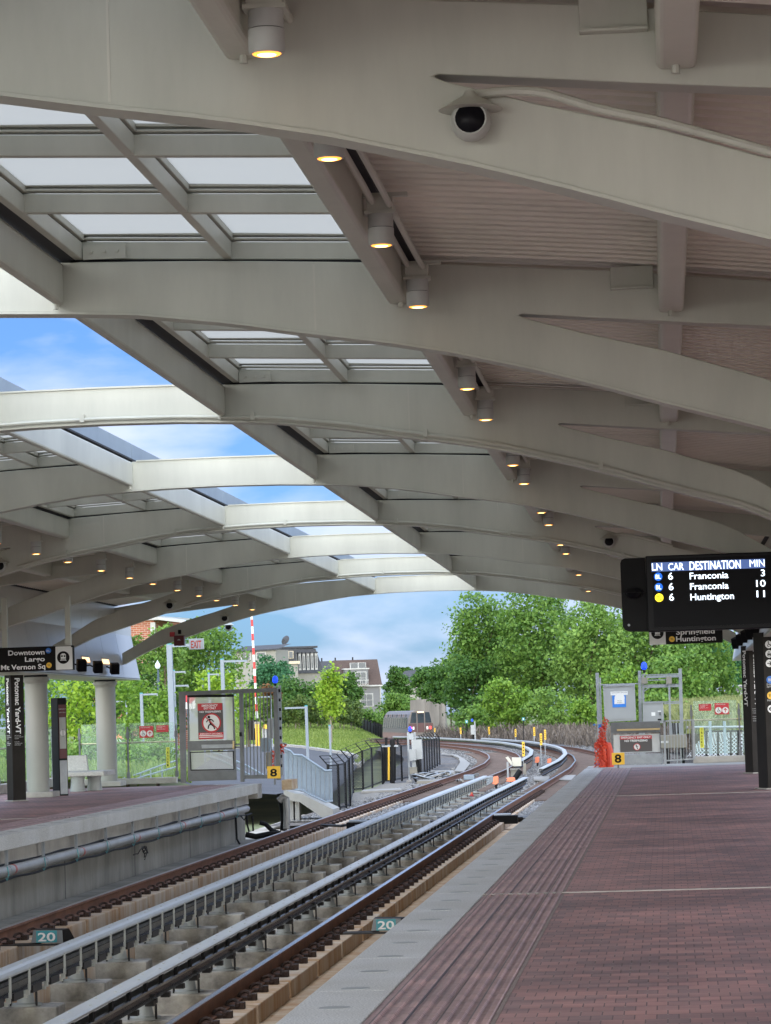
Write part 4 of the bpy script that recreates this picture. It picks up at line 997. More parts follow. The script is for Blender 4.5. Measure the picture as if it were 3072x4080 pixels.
def red_pair(conv, a, b, Y, side):
    f = plate('red refuge sign with wheelchair and up arrow discs on the %s glass railing' % side, Y, *a, 'red', conv)
    w = a[2]-a[0]; h = a[3]-a[1]
    f.text('AREA OF REFUGE', *conv(a[0]+w*.08, a[1]+h*.08), *conv(a[2]-w*.25, a[1]+h*.17), 'signwhite')
    for k, cx_ in enumerate((.27, .75)): 
        X, Yy = conv(a[0]+w*cx_, a[1]+h*.64); r = (conv(a[0]+w,0)[0]-conv(a[0],0)[0])*.22; f.disc(X, Yy, r, -.002, 'symbol_disc', 'signwhite')
        if k == 0: wheelchair(f, X, Yy, r*1.1, 'sblack')
        else: f.line([(X, Yy+.65*r), (X, Yy-.65*r)], .22*r, -.008, 'arrow', 'red'); f.line([(X-.5*r, Yy-.05*r), (X, Yy-.62*r), (X+.5*r, Yy-.05*r)], .22*r, -.009, 'arrow', 'red')
    f = plate('plain red notice beside the refuge sign on the %s glass railing' % side, Y, *b, 'red', conv); w = b[2]-b[0]; h = b[3]-b[1]
    for i, s_ in enumerate(('AUTHORIZED AREA', 'AUTHORIZED', 'PERSONNEL ONLY')): f.text(s_, *conv(b[0]+w*.08, b[1]+h*(.12+.2*i)), *conv(b[0]+w*(.75 if i != 1 else .5), b[1]+h*(.23+.2*i)), 'signwhite')
red_pair(L, (1157,1027,1273,1123), (1298,1020,1398,1077), YG-.05, 'left')
def track_sign(conv, x0, y0, x1, y1, n, Y, side):
    f = plate('narrow yellow vertical sign reading TRACK %s on the %s railing' % (n, side), Y, x0, y0, x1, y1, 'yelgreen', conv)
    h = (y1-y0)
    for i, ch in enumerate('TRACK'+n):
        yy = y0+h*(.05+.156*i); f.text(ch, *conv(x0+(x1-x0)*.3, yy), *conv(x0+(x1-x0)*(.72 if ch != '1' else .6), yy+h*.10), 'sblack', bold=.02)
track_sign(L, 1380, 1203, 1408, 1372, '1', YG-.06, 'left')
K = lambda x, y: (2350+.36*x, 2650+.36*y)
YR = 70.2
hr = lambda y, x=1400: P(*K(x, y), YR).z
xr0 = P(*K(1118,1050), YR).x
glass_rail('glass_railing', [(xr0+.05, YR, 0), (5.6, YR, 0)], hr(392), 'glass railing with red signs and yellow TRACK 2 sign ending the right platform', hr(1005), railh=hr(603))
red_pair(K, (1382,420,1540,545), (1207,430,1345,505), YR-.05, 'right')
track_sign(K, 1220, 692, 1262, 915, '2', YR-.06, 'right')
# ------------------------------------------------------------ left gate
H = lambda x, y: (600+.48*x, 2400+.48*y)
YL = 66.95
f = FB(YL, 'tall grey steel emergency exit gate at the end of the left platform', 'gate', 'emergency_gate', at=H(650,1480))
f.poly([H(232,745), H(285,742), H(292,1500), H(250,1500)], 0, .10, 'post', 'steel'); f.poly([H(735,750), H(765,748), H(778,1490), H(745,1490)], 0, .10, 'post', 'steel')
f.poly([H(1018,715), H(1050,712), H(1082,1472), H(1045,1475)], 0, .10, 'post', 'steel')
f.poly([H(232,742), H(1050,708), H(1050,742), H(240,775)], -.02, .08, 'top_bar', 'steel'); f.poly([H(770,1435), H(1045,1428), H(1045,1460), H(775,1466)], .02, .07, 'bottom_rail', 'steel')
for i in range(9):
    x = 790+i*29; f.poly([H(x-4,748-(x-780)*.03), H(x+4,748-(x-780)*.03), H(x+14,1436), H(x+6,1436)], .03, .055, 'bar', 'steel')
door = f.poly([H(302,768), H(690,762), H(690,785), H(304,790)], .01, .05, 'door_frame', 'black')
for q in ([H(302,790), H(316,790), H(322,1150), H(308,1150)], [H(678,785), H(691,785), H(700,1145), H(686,1145)]): f.poly(q, .01, .05, 'door_frame', 'steel')
f.poly([H(318,785), H(682,780), H(688,1143), H(326,1148)], .02, .03, 'acrylic_panel', 'frosted')
f.poly([H(305,1152), H(702,1142), H(704,1222), H(308,1234)], .0, .06, 'mid_rail', 'steel'); f.poly([H(425,1182), H(690,1176), H(690,1206), H(428,1213)], -.06, -.01, 'push_bar', 'galv')
f.poly([H(684,1150), H(698,1150), H(698,1215), H(684,1215)], -.07, -.02, 'latch', 'brass')
f.poly([H(308,1395), H(712,1392), H(714,1474), H(312,1486)], .0, .05, 'kick_plate', 'steel')
for q in ([H(308,1234), H(330,1234), H(334,1395), H(312,1395)], [H(690,1225), H(704,1225), H(712,1392), H(696,1392)]): f.poly(q, .0, .05, 'door_frame', 'steel')
for q in ([H(325,1242),H(690,1230),H(690,1238),H(325,1250)], [H(332,1388),H(694,1382),H(694,1390),H(332,1397)], [H(325,1242),H(333,1242),H(340,1395),H(332,1395)], [H(682,1232),H(690,1232),H(696,1388),H(688,1388)]): f.poly(q, -.01, -.002, 'screen_frame', 'black')
uvgrid('wire_screen', [[P(*H(332,1388),YL)+Vector((0,.02,0)), P(*H(690,1384),YL)+Vector((0,.02,0)), P(*H(686,1236),YL)+Vector((0,.02,0)), P(*H(328,1246),YL)+Vector((0,.02,0))]], 'perf', f.t)
f.box(*H(738,1078), *H(757,1112), -.04, 0, 'lock', 'black')
for yy in (1172, 1195): f.box(*H(690,yy), *H(770,yy+14), -.03, -.01, 'lock_bar', 'steel')
g_ = FB(YL-.005, 'EMERGENCY EXIT ONLY sign with large crossed-out walking figure on the left gate', 'sign', 'warning_sign', at=H(498,985))
g_.box(*H(393,840), *H(602,1135), .012, .016, 'board', 'blacksheer'); g_.box(*H(390,838), *H(594,895), .004, .011, 'red_band', 'red'); g_.box(*H(400,1080), *H(605,1135), .004, .011, 'red_band', 'red')
g_.text('EMERGENCY', *H(425,848), *H(557,865), 'glyphwhite', bold=.02); g_.text('EXIT ONLY', *H(442,870), *H(543,887), 'glyphwhite', bold=.02); g_.text('NO TRESPASSING', *H(407,900), *H(583,915), 'glyphwhite', bold=.02)
g_.disc(*H(505,1000), 33, .008, 'white_disc', 'signwhite'); g_.ring(*H(505,1000), 33, 39, .004, 'red_ring', 'red')
g_.disc(*H(484,952), 5.5, -.001, 'walking_figure', 'sblack'); 
for pts, w in (([(486,968),(500,1010)],9), ([(500,1010),(482,1022),(478,1050)],6), ([(500,1010),(525,1030),(532,1052)],6), ([(482,972),(462,995)],5), ([(492,970),(510,975),(525,990)],5)): g_.line([H(*p) for p in pts], w*.48*1.6, -.004, 'walking_figure', 'sblack')
g_.line([H(455,950), H(553,1048)], 4, -.007, 'red_bar', 'red')
g_.text('EMERGENCY EXIT ONLY', *H(412,1085), *H(590,1097), 'glyphwhite')
for k in range(2): g_.box(*H(405,1102+13*k), *H(600,1108+13*k), -.001, .002, 'text_strip', 'signwhite')
f = FB(YL-1.0, 'yellow plate with black 8 at the end of the left platform edge', 'marker', 'number_plate', 'yellow car stop plates', at=H(1022,1410))
f.box(*H(968,1360), *H(1078,1462), 0, .012, 'board', 'yellow', bevel=.004); f.text('8', *H(992,1383), *H(1050,1443), 'sblack', bold=.03); 
x0 = P(*H(1030,1462), YL-1); MB().cyl((x0.x, x0.y+.02, ZL-.02), (x0.x, x0.y+.02, x0.z+.05), .02).build('stem', 'steel', f.t)
# emergency exit lamp sign and red/black device on the last rib
f = FB(69.9, 'white EXIT sign with red letters hanging beyond the farthest rib', 'exit sign', 'exit_sign', at=H(380,345))
f.box(*H(318,302), *H(440,390), 0, .06, 'sign_box', 'signwhite', bevel=.006); f.text('EXIT', *H(335,318), *H(422,378), 'exitred', bold=.02); f.box(*H(374,285), *H(380,303), .02, .04, 'stem', 'galv')
f = FB(68.0, 'dark red alarm box with a small strobe on the farthest rib beside the EXIT sign', 'alarm box', 'alarm_box', at=H(237,318))
f.box(*H(196,275), *H(281,360), -.05, .14, 'box', 'reddark', bevel=.008); f.box(*H(158,247), *H(196,285), .0, .12, 'red_base', 'red', bevel=.004); f.box(*H(228,228), *H(250,262), -.02, .1, 'strobe', 'black', bevel=.004)
f.poly([H(222,315), H(238,304), H(254,315)], -.056, -.052, 'mark', 'glyphdim')
# ladder-like strut tower and blue lamp beside the left gate
f = FB(68.6, 'galvanised slotted strut stand beside the left gate', 'strut stand', 'strut_stand', at=H(1080,1460))
f.poly([H(1056,690), H(1080,690), H(1100,1440), H(1075,1440)], 0, .05, 'upright', 'galv'); f.poly([H(1010,690), H(1024,690), H(1035,1160), H(1020,1160)], .2, .25, 'upright', 'galv')
for i in range(9): f.box(*H(1062+2*i,720+i*78), *H(1078+2*i,745+i*78), -.004, -.001, 'slot', 'black')
f.box(*H(975,965), *H(1018,1130), -.02, .1, 'grey_box', 'cabinet', bevel=.006); f.box(*H(955,1245), *H(1010,1380), 0, .15, 'lower_box', 'tan', bevel=.006); f.box(*H(915,1125), *H(985,1240), .1, .25, 'grey_box', 'bluegrey', bevel=.006)
def blue_lamp(x, y, Y, r, label):
    f = FB(Y, label, 'lamp', 'blue_signal_lamp', 'blue emergency lamps', at=(x, y)); c = P(x, y, Y); k = Y/F*r
    MB().lathe(c+Vector((0,0,-k*1.25)), [(k*.55,0),(k*.95,k*.4),(k,k*1.2),(k*.8,k*2.0),(k*.35,k*2.5)], 18).build('globe', 'bluelamp', f.t, smooth=True)
    MB().lathe(c+Vector((0,0,-k*2.3)), [(k*.4,0),(k*.45,k*.9)], 12).build('socket', 'black', f.t); return f
blue_lamp(*H(1034,640), 68.7, 11.5, 'blue emergency lamp on the post at the right corner of the left gate')
# orange net on a handrail stub
def net(name, label, quads, Y, posts, group=None):
    t = thing(name, (quads[0][0][0], Y, 0), label, 'safety net'); random.seed(3)
    base = Vector(t['_base'])
    for q in quads:
        # crumpled sheet
        A, B, C, D = [P(*p, Y) for p in q]; nu, nv = 10, 14; vs = []; fs = []
        for j in range(nv+1):
            for i in range(nu+1):
                u, v = i/nu, j/nv; p = (A*(1-u)+B*u)*(1-v)+(D*(1-u)+C*u)*v
                vs.append(p+Vector((.02*math.sin(9*u+5*v), .07*math.sin(7*u+11*v+2*math.sin(6*v)), .01*math.sin(13*u)))-base)
        for j in range(nv):
            for i in range(nu): a = j*(nu+1)+i; fs.append((a, a+1, a+nu+2, a+nu+1))
        me = bpy.data.meshes.new('net_sheet'); me.from_pydata([tuple(v) for v in vs], [], fs); uvl = me.uv_layers.new(name='UVMap')
        for p in me.polygons:
            for li in p.loop_indices: k = me.loops[li].vertex_index; uvl.data[li].uv = ((k % (nu+1))/nu*(B-A).length, (k//(nu+1))/nv*(D-A).length)
        me.materials.append(M['netweave']); o = bpy.data.objects.new('net_sheet', me); COL.objects.link(o); o.parent = t
    return t
t = net('orange_net', 'orange safety net bunched on a stub rail beside the left gate', [[H(1068,1250),H(1105,1255),H(1128,1172),H(1070,1170)],[H(990,1370),H(1025,1375),H(1040,1235),H(1015,1230)]], 68.3, None)
MB().cyl(P(*H(1060,1168),68.3), P(*H(1130,1175),68.3), .018).build('rail_stub', 'galv', t)
# ------------------------------------------------------------ right gate and railing
f = FB(YR, 'low grey steel emergency gate with push bar at the end of the right platform', 'gate', 'emergency_gate', at=K(510,1100))
f.box(*K(232,628), *K(780,752), 0, .06, 'top_panel', 'steel', bevel=.004); f.box(*K(300,702), *K(776,724), -.07, -.02, 'push_bar', 'brass', bevel=.006)
f.poly([K(768,752), K(782,752), K(802,1098), K(788,1098)], 0, .05, 'stile', 'steel'); f.poly([K(236,752), K(252,752), K(262,1098), K(246,1098)], 0, .05, 'stile', 'steel')
f.box(*K(262,766), *K(778,968), .02, .03, 'acrylic_panel', 'frosted'); f.box(*K(250,985), *K(800,1100), 0, .05, 'kick_plate', 'galv', bevel=.003)
g_ = FB(YR-.005, 'EMERGENCY EXIT ONLY NO TRESPASSING sign on the right gate', 'sign', 'warning_sign', at=K(510,870))
g_.box(*K(335,785), *K(688,958), .012, .016, 'board', 'blacksheer'); g_.box(*K(333,782), *K(686,820), .004, .011, 'red_band', 'red')
g_.text('EMERGENCY EXIT ONLY', *K(345,790), *K(675,810), 'glyphwhite', bold=.02); g_.text('NO TRESPASSING', *K(385,825), *K(638,847), 'glyphwhite', bold=.02)
g_.disc(*K(522,905), 11.5, .006, 'white_disc', 'signwhite'); g_.ring(*K(522,905), 11.5, 14, .004, 'red_ring', 'red'); g_.line([K(512,878), K(520,905), K(530,930)], 3, -.003, 'walking_figure', 'sblack'); g_.line([K(505,895), K(535,900)], 2, -.004, 'walking_figure', 'sblack')
f = FB(67.4, 'yellow plate with black 8 beside the orange net at the end of the right platform', 'marker', 'number_plate', 'yellow car stop plates', at=K(315,1040))
f.box(*K(245,970), *K(385,1102), 0, .012, 'board', 'yellow', bevel=.004); f.text('8', *K(275,990), *K(350,1078), 'sblack', bold=.03); x0 = P(*K(315,1102), 67.4); MB().cyl((x0.x, x0.y+.02, -.02), (x0.x, x0.y+.02, x0.z+.05), .02).build('stem', 'steel', f.t)
f = FB(69.4, 'galvanised railing with vertical bars between the right gate and the glass railing', 'railing', 'metal_railing', at=K(980,1100))
for x in (825, 1145): f.poly([K(x-12,615), K(x+12,615), K(x+24,1110 if x < 1000 else 1040), K(x,1110 if x < 1000 else 1040)], -.02, .03, 'post', 'galv')
f.poly([K(815,612), K(1155,600), K(1155,614), K(815,628)], -.02, .03, 'top_rail', 'galv'); f.poly([K(845,1050), K(1160,1030), K(1160,1044), K(845,1066)], -.01, .02, 'bottom_rail', 'galv')
for i in range(8): x = 862+i*34; f.poly([K(x-3,620), K(x+3,620), K(x+12,1045), K(x+6,1045)], 0, .012, 'bar', 'galv')
f.box(*K(1085,675), *K(1130,705), -.03, 0, 'latch', 'tan')
f = FB(69.0, 'galvanised end railing wrapped in orange netting at the corner of the right platform', 'railing', 'metal_railing', at=K(120,1140))
f.poly([K(172,640), K(190,640), K(208,1140), K(188,1140)], 0, .05, 'post', 'galv'); f.poly([K(38,652), K(205,645), K(205,660), K(38,668)], 0, .04, 'top_rail', 'galv')
f.poly([K(38,652), K(60,652), K(60,668), K(38,668)], -.02, .0, 'blue_clamp', 'bluetarp'); f.box(*K(95,655), *K(135,708), -.03, .02, 'blue_clamp', 'bluetarp'); f.box(*K(50,1088), *K(200,1104), 0, .04, 'bottom_rail', 'galv'); f.box(*K(50,1088), *K(110,1104), -.02, -.001, 'blue_clamp', 'bluetarp')
for x in (55, 110): f.poly([K(x,668), K(x+6,668), K(x+18,1088), K(x+12,1088)], 0, .02, 'bar', 'galv')
t = net('orange_net', 'orange safety net draped over the railing at the corner of the right platform', [[K(40,1135),K(205,1140),K(180,820),K(60,860)],[K(60,870),K(180,830),K(205,600),K(165,575)],[K(70,1010),K(170,1000),K(175,650),K(110,700)]], 68.8, None)
# red bundled net roll
m = MB(); c = P(*K(195,900), 68.95); b_ = P(*K(205,1135), 68.95)
m.tube([P(*K(150,1135),68.9), P(*K(140,1000),68.9), P(*K(150,870),68.9), P(*K(200,880),68.9), P(*K(222,960),68.9), P(*K(225,1130),68.9)], .085, 10)
for i, v in enumerate(m.v): m.v[i] = tuple(Vector(v)+Vector((random.uniform(-.007,.007), random.uniform(-.007,.007), random.uniform(-.007,.007))))
m.build('bundle', 'net', t)
m = MB(); m.tube([P(*K(95,900),68.9), P(*K(70,880),68.9), P(*K(90,850),68.9), P(*K(150,860),68.9)], .055, 8)
for i, v in enumerate(m.v): m.v[i] = tuple(Vector(v)+Vector((random.uniform(-.006,.006), random.uniform(-.006,.006), random.uniform(-.006,.006))))
m.build('bundle', 'net', t)
# electrical rack
f = FB(73.5, 'galvanised steel equipment rack with open frame behind the right gate', 'equipment rack', 'equipment_rack', at=K(560,1000))
for (a, b, c, d) in [((62,85),(98,85),(135,1120),(100,1120)), ((106,140),(122,140),(150,1120),(132,1120)), ((533,62),(568,62),(590,1100),(552,1100)), ((575,100),(600,100),(615,1100),(592,1100)), ((980,38),(1018,38),(1048,1100),(1010,1100))]:
    f.poly([K(*a), K(*b), K(*c), K(*d)], 0, .06, 'upright', 'galv')
for (x0, y0, x1, y1) in [(600,98,985,108), (620,112,985,140), (640,160,845,170), (570,212,985,222), (600,222,985,248), (810,398,1010,408), (820,412,1010,430), (98,205,540,218)]:
    f.box(*K(x0,y0), *K(x1,y1), .01, .05, 'crossbar', 'galv')
for i in range(24): f.box(*K(615+i*16,205), *K(622+i*16,214), -.003, .0, 'slot', 'gap')
f.box(*K(570,135), *K(640,208), -.08, -.01, 'junction_box', 'tan', bevel=.005); f.box(*K(845,125), *K(907,208), -.08, -.01, 'junction_box', 'tan', bevel=.005)
f.poly([K(868,208), K(890,208), K(905,770), K(880,770)], -.05, 0, 'conduit', 'galv'); f.line([K(600,290), K(690,225)], 3, 0, 'brace', 'galv')
f.box(*K(880,640), *K(1000,760), .02, .08, 'pipework', 'black'); 
for x in (900, 950, 985): f.box(*K(x,640), *K(x+14,770), -.02, .02, 'pipe', 'galv')
f.box(*K(780,772), *K(1070,915), -.3, .1, 'tan_cabinet', 'tan', bevel=.01); f.box(*K(760,838), *K(872,860), -.306, -.301, 'label', 'signwhite'); f.text('COM BOX', *K(795,842), *K(865,855), 'sblack', -.31)
for x, w in ((800,10), (850,34), (960,14), (1020,30)): f.box(*K(x,920), *K(x+w,1095), 0, .1, 'leg', 'black' if w > 20 else 'galv')
f2 = FB(73.3, 'large light grey electrical cabinet with a blue framed notice on the rack', 'electrical cabinet', 'electrical_cabinet', 'grey cabinets on the right rack', at=K(330,420))
f2.poly([K(146,232), K(496,218), K(512,612), K(165,630)], 0, .30, 'body', 'cabinet'); f2.poly([K(178,268), K(468,256), K(482,590), K(195,606)], -.012, -.001, 'door', 'cabinet'); f2.box(*K(146,216), *K(498,236), -.02, .3, 'drip_edge', 'galv')
f2.box(*K(230,292), *K(420,332), -.018, -.014, 'label', 'signwhite'); f2.text('TRAINWAY UTILITIES CONTROL PANEL', *K(240,300), *K(412,310), 'sblack', -.021); f2.text('PANEL NO 2', *K(290,316), *K(360,325), 'sblack', -.021)
f2.box(*K(250,335), *K(400,466), -.018, -.014, 'blue_tape', 'bluetarp'); f2.box(*K(272,378), *K(385,430), -.022, -.0185, 'notice', 'signwhite'); f2.disc(*K(330,365), 20, -.020, 'notice_top', 'signwhite'); f2.text('THIS SIDE', *K(305,390), *K(355,400), 'sblack', -.025); f2.text('Energized', *K(303,408), *K(358,418), 'sblack', -.025)
f2 = FB(73.4, 'smaller light grey electrical cabinet with a black handle on the rack', 'electrical cabinet', 'electrical_cabinet', 'grey cabinets on the right rack', at=K(700,520))
f2.poly([K(585,420), K(812,412), K(822,640), K(595,648)], 0, .25, 'body', 'cabinet'); f2.poly([K(612,450), K(790,442), K(798,625), K(620,632)], -.010, -.001, 'door', 'cabinet'); f2.box(*K(583,402), *K(816,422), -.02, .25, 'drip_edge', 'galv')
f2.box(*K(682,522), *K(725,562), -.015, -.011, 'label', 'signwhite'); f2.box(*K(752,505), *K(790,516), -.015, -.011, 'label', 'signwhite'); f2.box(*K(770,520), *K(786,555), -.035, -.011, 'handle', 'steel'); f2.box(*K(752,594), *K(792,612), -.02, -.011, 'plate', 'black')
f2 = blue_lamp(*K(600,8), 73.4, 12, 'blue emergency lamp on top of the right equipment rack')
MB().cyl(P(*K(605,40),73.45), P(*K(606,110),73.45), .012).build('lamp_stem', 'galv', f2.t)
# ------------------------------------------------------------ number blocks between the rails
def twenty(x0, x1, y0, y1, zf, label, arm, side):
    Y = zf; f = FB(Y, label, 'distance marker', 'distance_marker', 'number 20 markers', at=((x0+x1)/2, y1))
    w = x1-x0; f.poly([(x0, y1), (x1, y1), (x1-w*.03, y0), (x0+w*.07, y0)], 0, .006, 'face', 'bracketgrey2')
    k = Y/F; a = [P(x0, y1, Y), P(x1, y1, Y), P(x1-w*.03, y0, Y), P(x0+w*.07, y0, Y)]
    d = Vector((w*k*.28, .12, 0))
    mb = MB().add(a+[a[0]+Vector((0,.34,0)), a[1]+Vector((w*k*.22,.34,0)), a[2]+Vector((w*k*.1,.22,.004)), a[3]+Vector((0,.22,.004))], [(0,1,2,3),(7,6,5,4),(0,4,5,1),(1,5,6,2),(2,6,7,3),(3,7,4,0)])
    mb.v = [tuple(Vector(v)+Vector((0,.007,0))) for v in mb.v]; mb.build('body', 'bronze', f.t)
    f.box(x0+w*.16, y0+2, x1-w*.19, y1-1, -.004, -.001, 'teal_panel', 'teal'); f.text('20', x0+w*.21, y0+(y1-y0)*.2, x1-w*.24, y1-(y1-y0)*.14, 'signwhite', -.006, bold=.02)
    ax = P(x0, y1+3, Y)
    MB().box(ax.x-arm[0], ax.x+w*k*1.1, Y-.01, Y+.04, ax.z-.03, ax.z-.008).box(ax.x-arm[0], ax.x+w*k*.2, Y+.20, Y+.24, ax.z-.03, ax.z-.01).build('mounting_arm', 'bolt', f.t)
A6 = lambda x, y: (.3601*x, 3400+.3601*y)
a = G(*A6(520,980), -1.16)
twenty(*[A6(345,0)[0], A6(698,0)[0]], A6(0,850)[1], A6(0,990)[1], a.y, 'dark wedge marker with a teal panel reading 20 beside the left rail', (.6,), 1)
B6 = lambda x, y: (900+.6603*x, 3000+.6603*y)
a = G(*B6(950,1080), -1.02)
twenty(B6(878,0)[0], B6(1060,0)[0], B6(0,1000)[1], B6(0,1072)[1], a.y, 'dark wedge marker with teal panel reading 20 beside the right platform edge', (.32,), 1)
# ------------------------------------------------------------ ground
struct(MB().add([(-700,-60,-1.75),(700,-60,-1.75),(700,1500,-2.6),(-700,1500,-2.6)], [(0,1,2,3)]).build('ground', 'groundmat'))
def patch(name, rows, m, nu=40, nv=20, rough=.0, kind='structure', seed=1):
    r = random.Random(seed); R = [[Vector(p) for p in row] for row in rows]; vs = []; fs = []
    def samp(row, t):
        k = t*(len(row)-1); i = min(int(k), len(row)-2); return row[i].lerp(row[i+1], k-i)
    for j in range(nv+1):
        k = j/nv*(len(R)-1); a = min(int(k), len(R)-2); w = k-a
        for i in range(nu+1):
            p = samp(R[a], i/nu).lerp(samp(R[a+1], i/nu), w); vs.append(p+Vector((0,0,r.uniform(-rough, rough))))
    for j in range(nv):
        for i in range(nu): q = j*(nu+1)+i; fs.append((q, q+1, q+nu+2, q+nu+1))
    o = MB().add(vs, fs).build(name, m, smooth=True); o['kind'] = kind; return o, R, samp
ys = list(range(74, 262, 4))
struct(MB().add([v for y in ys for v in ((-7.9-min(2.6,max(0,(y-92)*.05))+sh(y)+max(0,(y-150))*.012, y, -1.30), (2.6+max(0, y-110)*.06+max(0,sh(y))*.5, y, -1.24))], [(2*i, 2*i+1, 2*i+3, 2*i+2) for i in range(len(ys)-1)]).build('ballast_bed', 'ballast'))
# loose ballast stones near the station end
def scatter(name, m, pts, sz, label, cat=None, flat=.6, n=None, kind='stuff'):
    N = len(pts); pts = np.array(pts); base = np.array([(1,0,0),(-.5,.86,0),(-.5,-.86,0),(0,0,1),(0,0,-1)]); V = np.zeros((N,5,3))
    s = rng.uniform(sz*.6, sz*1.4, (N,1,1)); a = rng.uniform(0, 6.28, N); c, si = np.cos(a), np.sin(a)
    b = base[None]*np.array([1,1,flat])*s; V[...,0] = b[...,0]*c[:,None]-b[...,1]*si[:,None]; V[...,1] = b[...,0]*si[:,None]+b[...,1]*c[:,None]; V[...,2] = b[...,2]
    V += pts[:,None,:]; f = np.array([(0,1,3),(1,2,3),(2,0,3),(1,0,4),(2,1,4),(0,2,4)]); Fc = (f[None]+5*np.arange(N)[:,None,None]).reshape(-1,3)
    me = bpy.data.meshes.new(name); me.vertices.add(N*5); me.vertices.foreach_set('co', V.reshape(-1)); me.loops.add(len(Fc)*3); me.loops.foreach_set('vertex_index', Fc.reshape(-1).astype(np.int32))
    me.polygons.add(len(Fc)); me.polygons.foreach_set('loop_start', np.arange(0, len(Fc)*3, 3, dtype=np.int32)); me.polygons.foreach_set('loop_total', np.full(len(Fc), 3, dtype=np.int32)); me.update(calc_edges=True)
    me.materials.append(M[m]); o = bpy.data.objects.new(name, me); COL.objects.link(o); o['kind'] = kind; return o
M['stone'] = leafmat('ballast_stones', (.07,.066,.062), (.30,.285,.265), 0.)
pts = []
for _ in range(42000):
    y = 76+(rng.random()**1.6)*120; x = rng.uniform(-7.6, 3.0)+sh(y); pts.append((x, y, -1.27))
scatter('loose_ballast', 'stone', pts, .055, None)
# sleepers beyond the slab
s0 = None
for k, xc in (('left', -5.39), ('right', -1.49)):
    y = 88.6 if k == 'left' else 86.
    for i in range(110):
        yy = y+i*.78
        if yy > 205: break
        if s0 is None: s0 = MB().box(-1.3, 1.3, -.11, .11, -1.30, -1.205).build('sleeper', 'sleeper', None, bevel=.01, origin=(0,0,-1.25)); c = s0
        else: c = s0.copy(); COL.objects.link(c)
        c.location = (xc+sh(yy), yy, -1.25)
        tag(c, 'brown timber sleeper under the %s track beyond the station' % k, 'sleeper', 'sleepers of the %s track' % k)
# end slabs across the right track
for (pp, m, nm) in (([(1250,712),(1405,712),(1395,755),(1258,740)], 'conccream', 'pale concrete slab beside the right rail'), ([(1480,700),(1655,697),(1610,745),(1490,742)], 'conccream', 'white concrete slab between the rails at the end of the right platform'), ([(375,488),(470,500),(560,545),(500,640),(620,640),(640,580),(560,515),(480,487)], 'conccream', None)):
    C6 = lambda x, y: (1600+.4202*x, 2800+.4202*y)
    if nm: o = MB().slab([G(*C6(*p), -1.21) for p in pp], (0,0,.05)).build('concrete_slab', m, None); tag(o, nm, 'concrete slab')
o = (MB().slab([G(*C6(*p), -1.22) for p in [(375,490),(480,500),(545,530),(555,575),(500,655),(590,660),(650,585),(600,540),(520,500),(380,486)]], (0,0,.04)).build('cable_trough', 'conccream')); tag(o, 'pale curved concrete cable trough in the gravel inside the curve', 'cable trough')
# pale gravel patch beside the left fence
C5 = lambda x, y: (1150+.4202*x, 2850+.4202*y)
patch('gravel_strip', [[G(*C5(x,y), -1.25) for x, y in ((590,860),(700,820),(900,760),(1160,690))], [G(*C5(x,y), -1.25) for x, y in ((600,740),(700,720),(900,650),(1150,640))]], 'gravel_pale', 20, 8, .01)
tag(MB().slab([G(*C5(x,y), -1.24) for x, y in ((690,738),(1070,722),(1060,708),(710,722))], (0,0,.06)).build('concrete_slab', 'conccream'), 'thin pale concrete slab lying in the gravel beside the chain-link fence', 'concrete slab')
tag(MB().slab([G(*C5(x,y), -1.24) for x, y in ((1340,575),(1580,570),(1560,548),(1350,552))], (0,0,.12)).build('concrete_slab', 'conccream'), 'long pale concrete slab beside the coiled cables', 'concrete slab')
# ------------------------------------------------------------ left bank, road, meadow
def PX(x, y, Y): return P(x, y, Y)
patch('bank', [[PX(-500,3130,72),PX(0,3115,74),PX(400,3105,76),PX(700,3095,80),PX(760,3120,82)],[PX(-500,2960,120),PX(0,2960,130),PX(400,2985,130),PX(640,3000,135),PX(700,3040,135)],[PX(-500,2930,230),PX(0,2930,230),PX(400,2930,230),PX(640,2935,230),PX(700,2950,230)]], 'grassy', 40, 24, .03)
curb = [(900,2990,215),(1000,2974,216),(1130,2974,214),(1200,2980,210),(1300,2995,198),(1380,3006,186),(1430,3020,174),(1440,3035,165),(1420,3055,152)]
near = [(700,3110,95),(800,3140,92),(900,3150,90),(1000,3160,90),(1100,3165,90),(1200,3170,90),(1300,3180,90),(1370,3120,115),(1400,3075,140)]
patch('road', [[PX(*p) for p in near], [PX(*p) for p in curb]], 'asphalt', 40, 14)
rows0 = [PX(*p) for p in curb]; mb = MB()
for a, b in zip(rows0, rows0[1:]): mb.beam(a+Vector((0,0,.05)), b+Vector((0,0,.05)), .35, .22)
o = mb.build('kerb', 'curb'); struct(o)
m1 = [(900,2935,280),(1000,2932,280),(1130,2930,280),(1200,2930,280),(1300,2935,275),(1400,2945,270),(1480,2955,262),(1520,2965,255),(1530,2985,240)]
m2 = [(900,2885,345),(1000,2884,345),(1130,2884,345),(1200,2884,345),(1300,2882,345),(1360,2885,345),(1430,2908,338),(1500,2942,320),(1520,2962,305)]
mo, R_, samp = patch('meadow', [[PX(p[0],p[1]-2,p[2]+1) for p in curb], [PX(*p) for p in m1], [PX(*p) for p in m2]], 'grassy', 50, 30, .03)
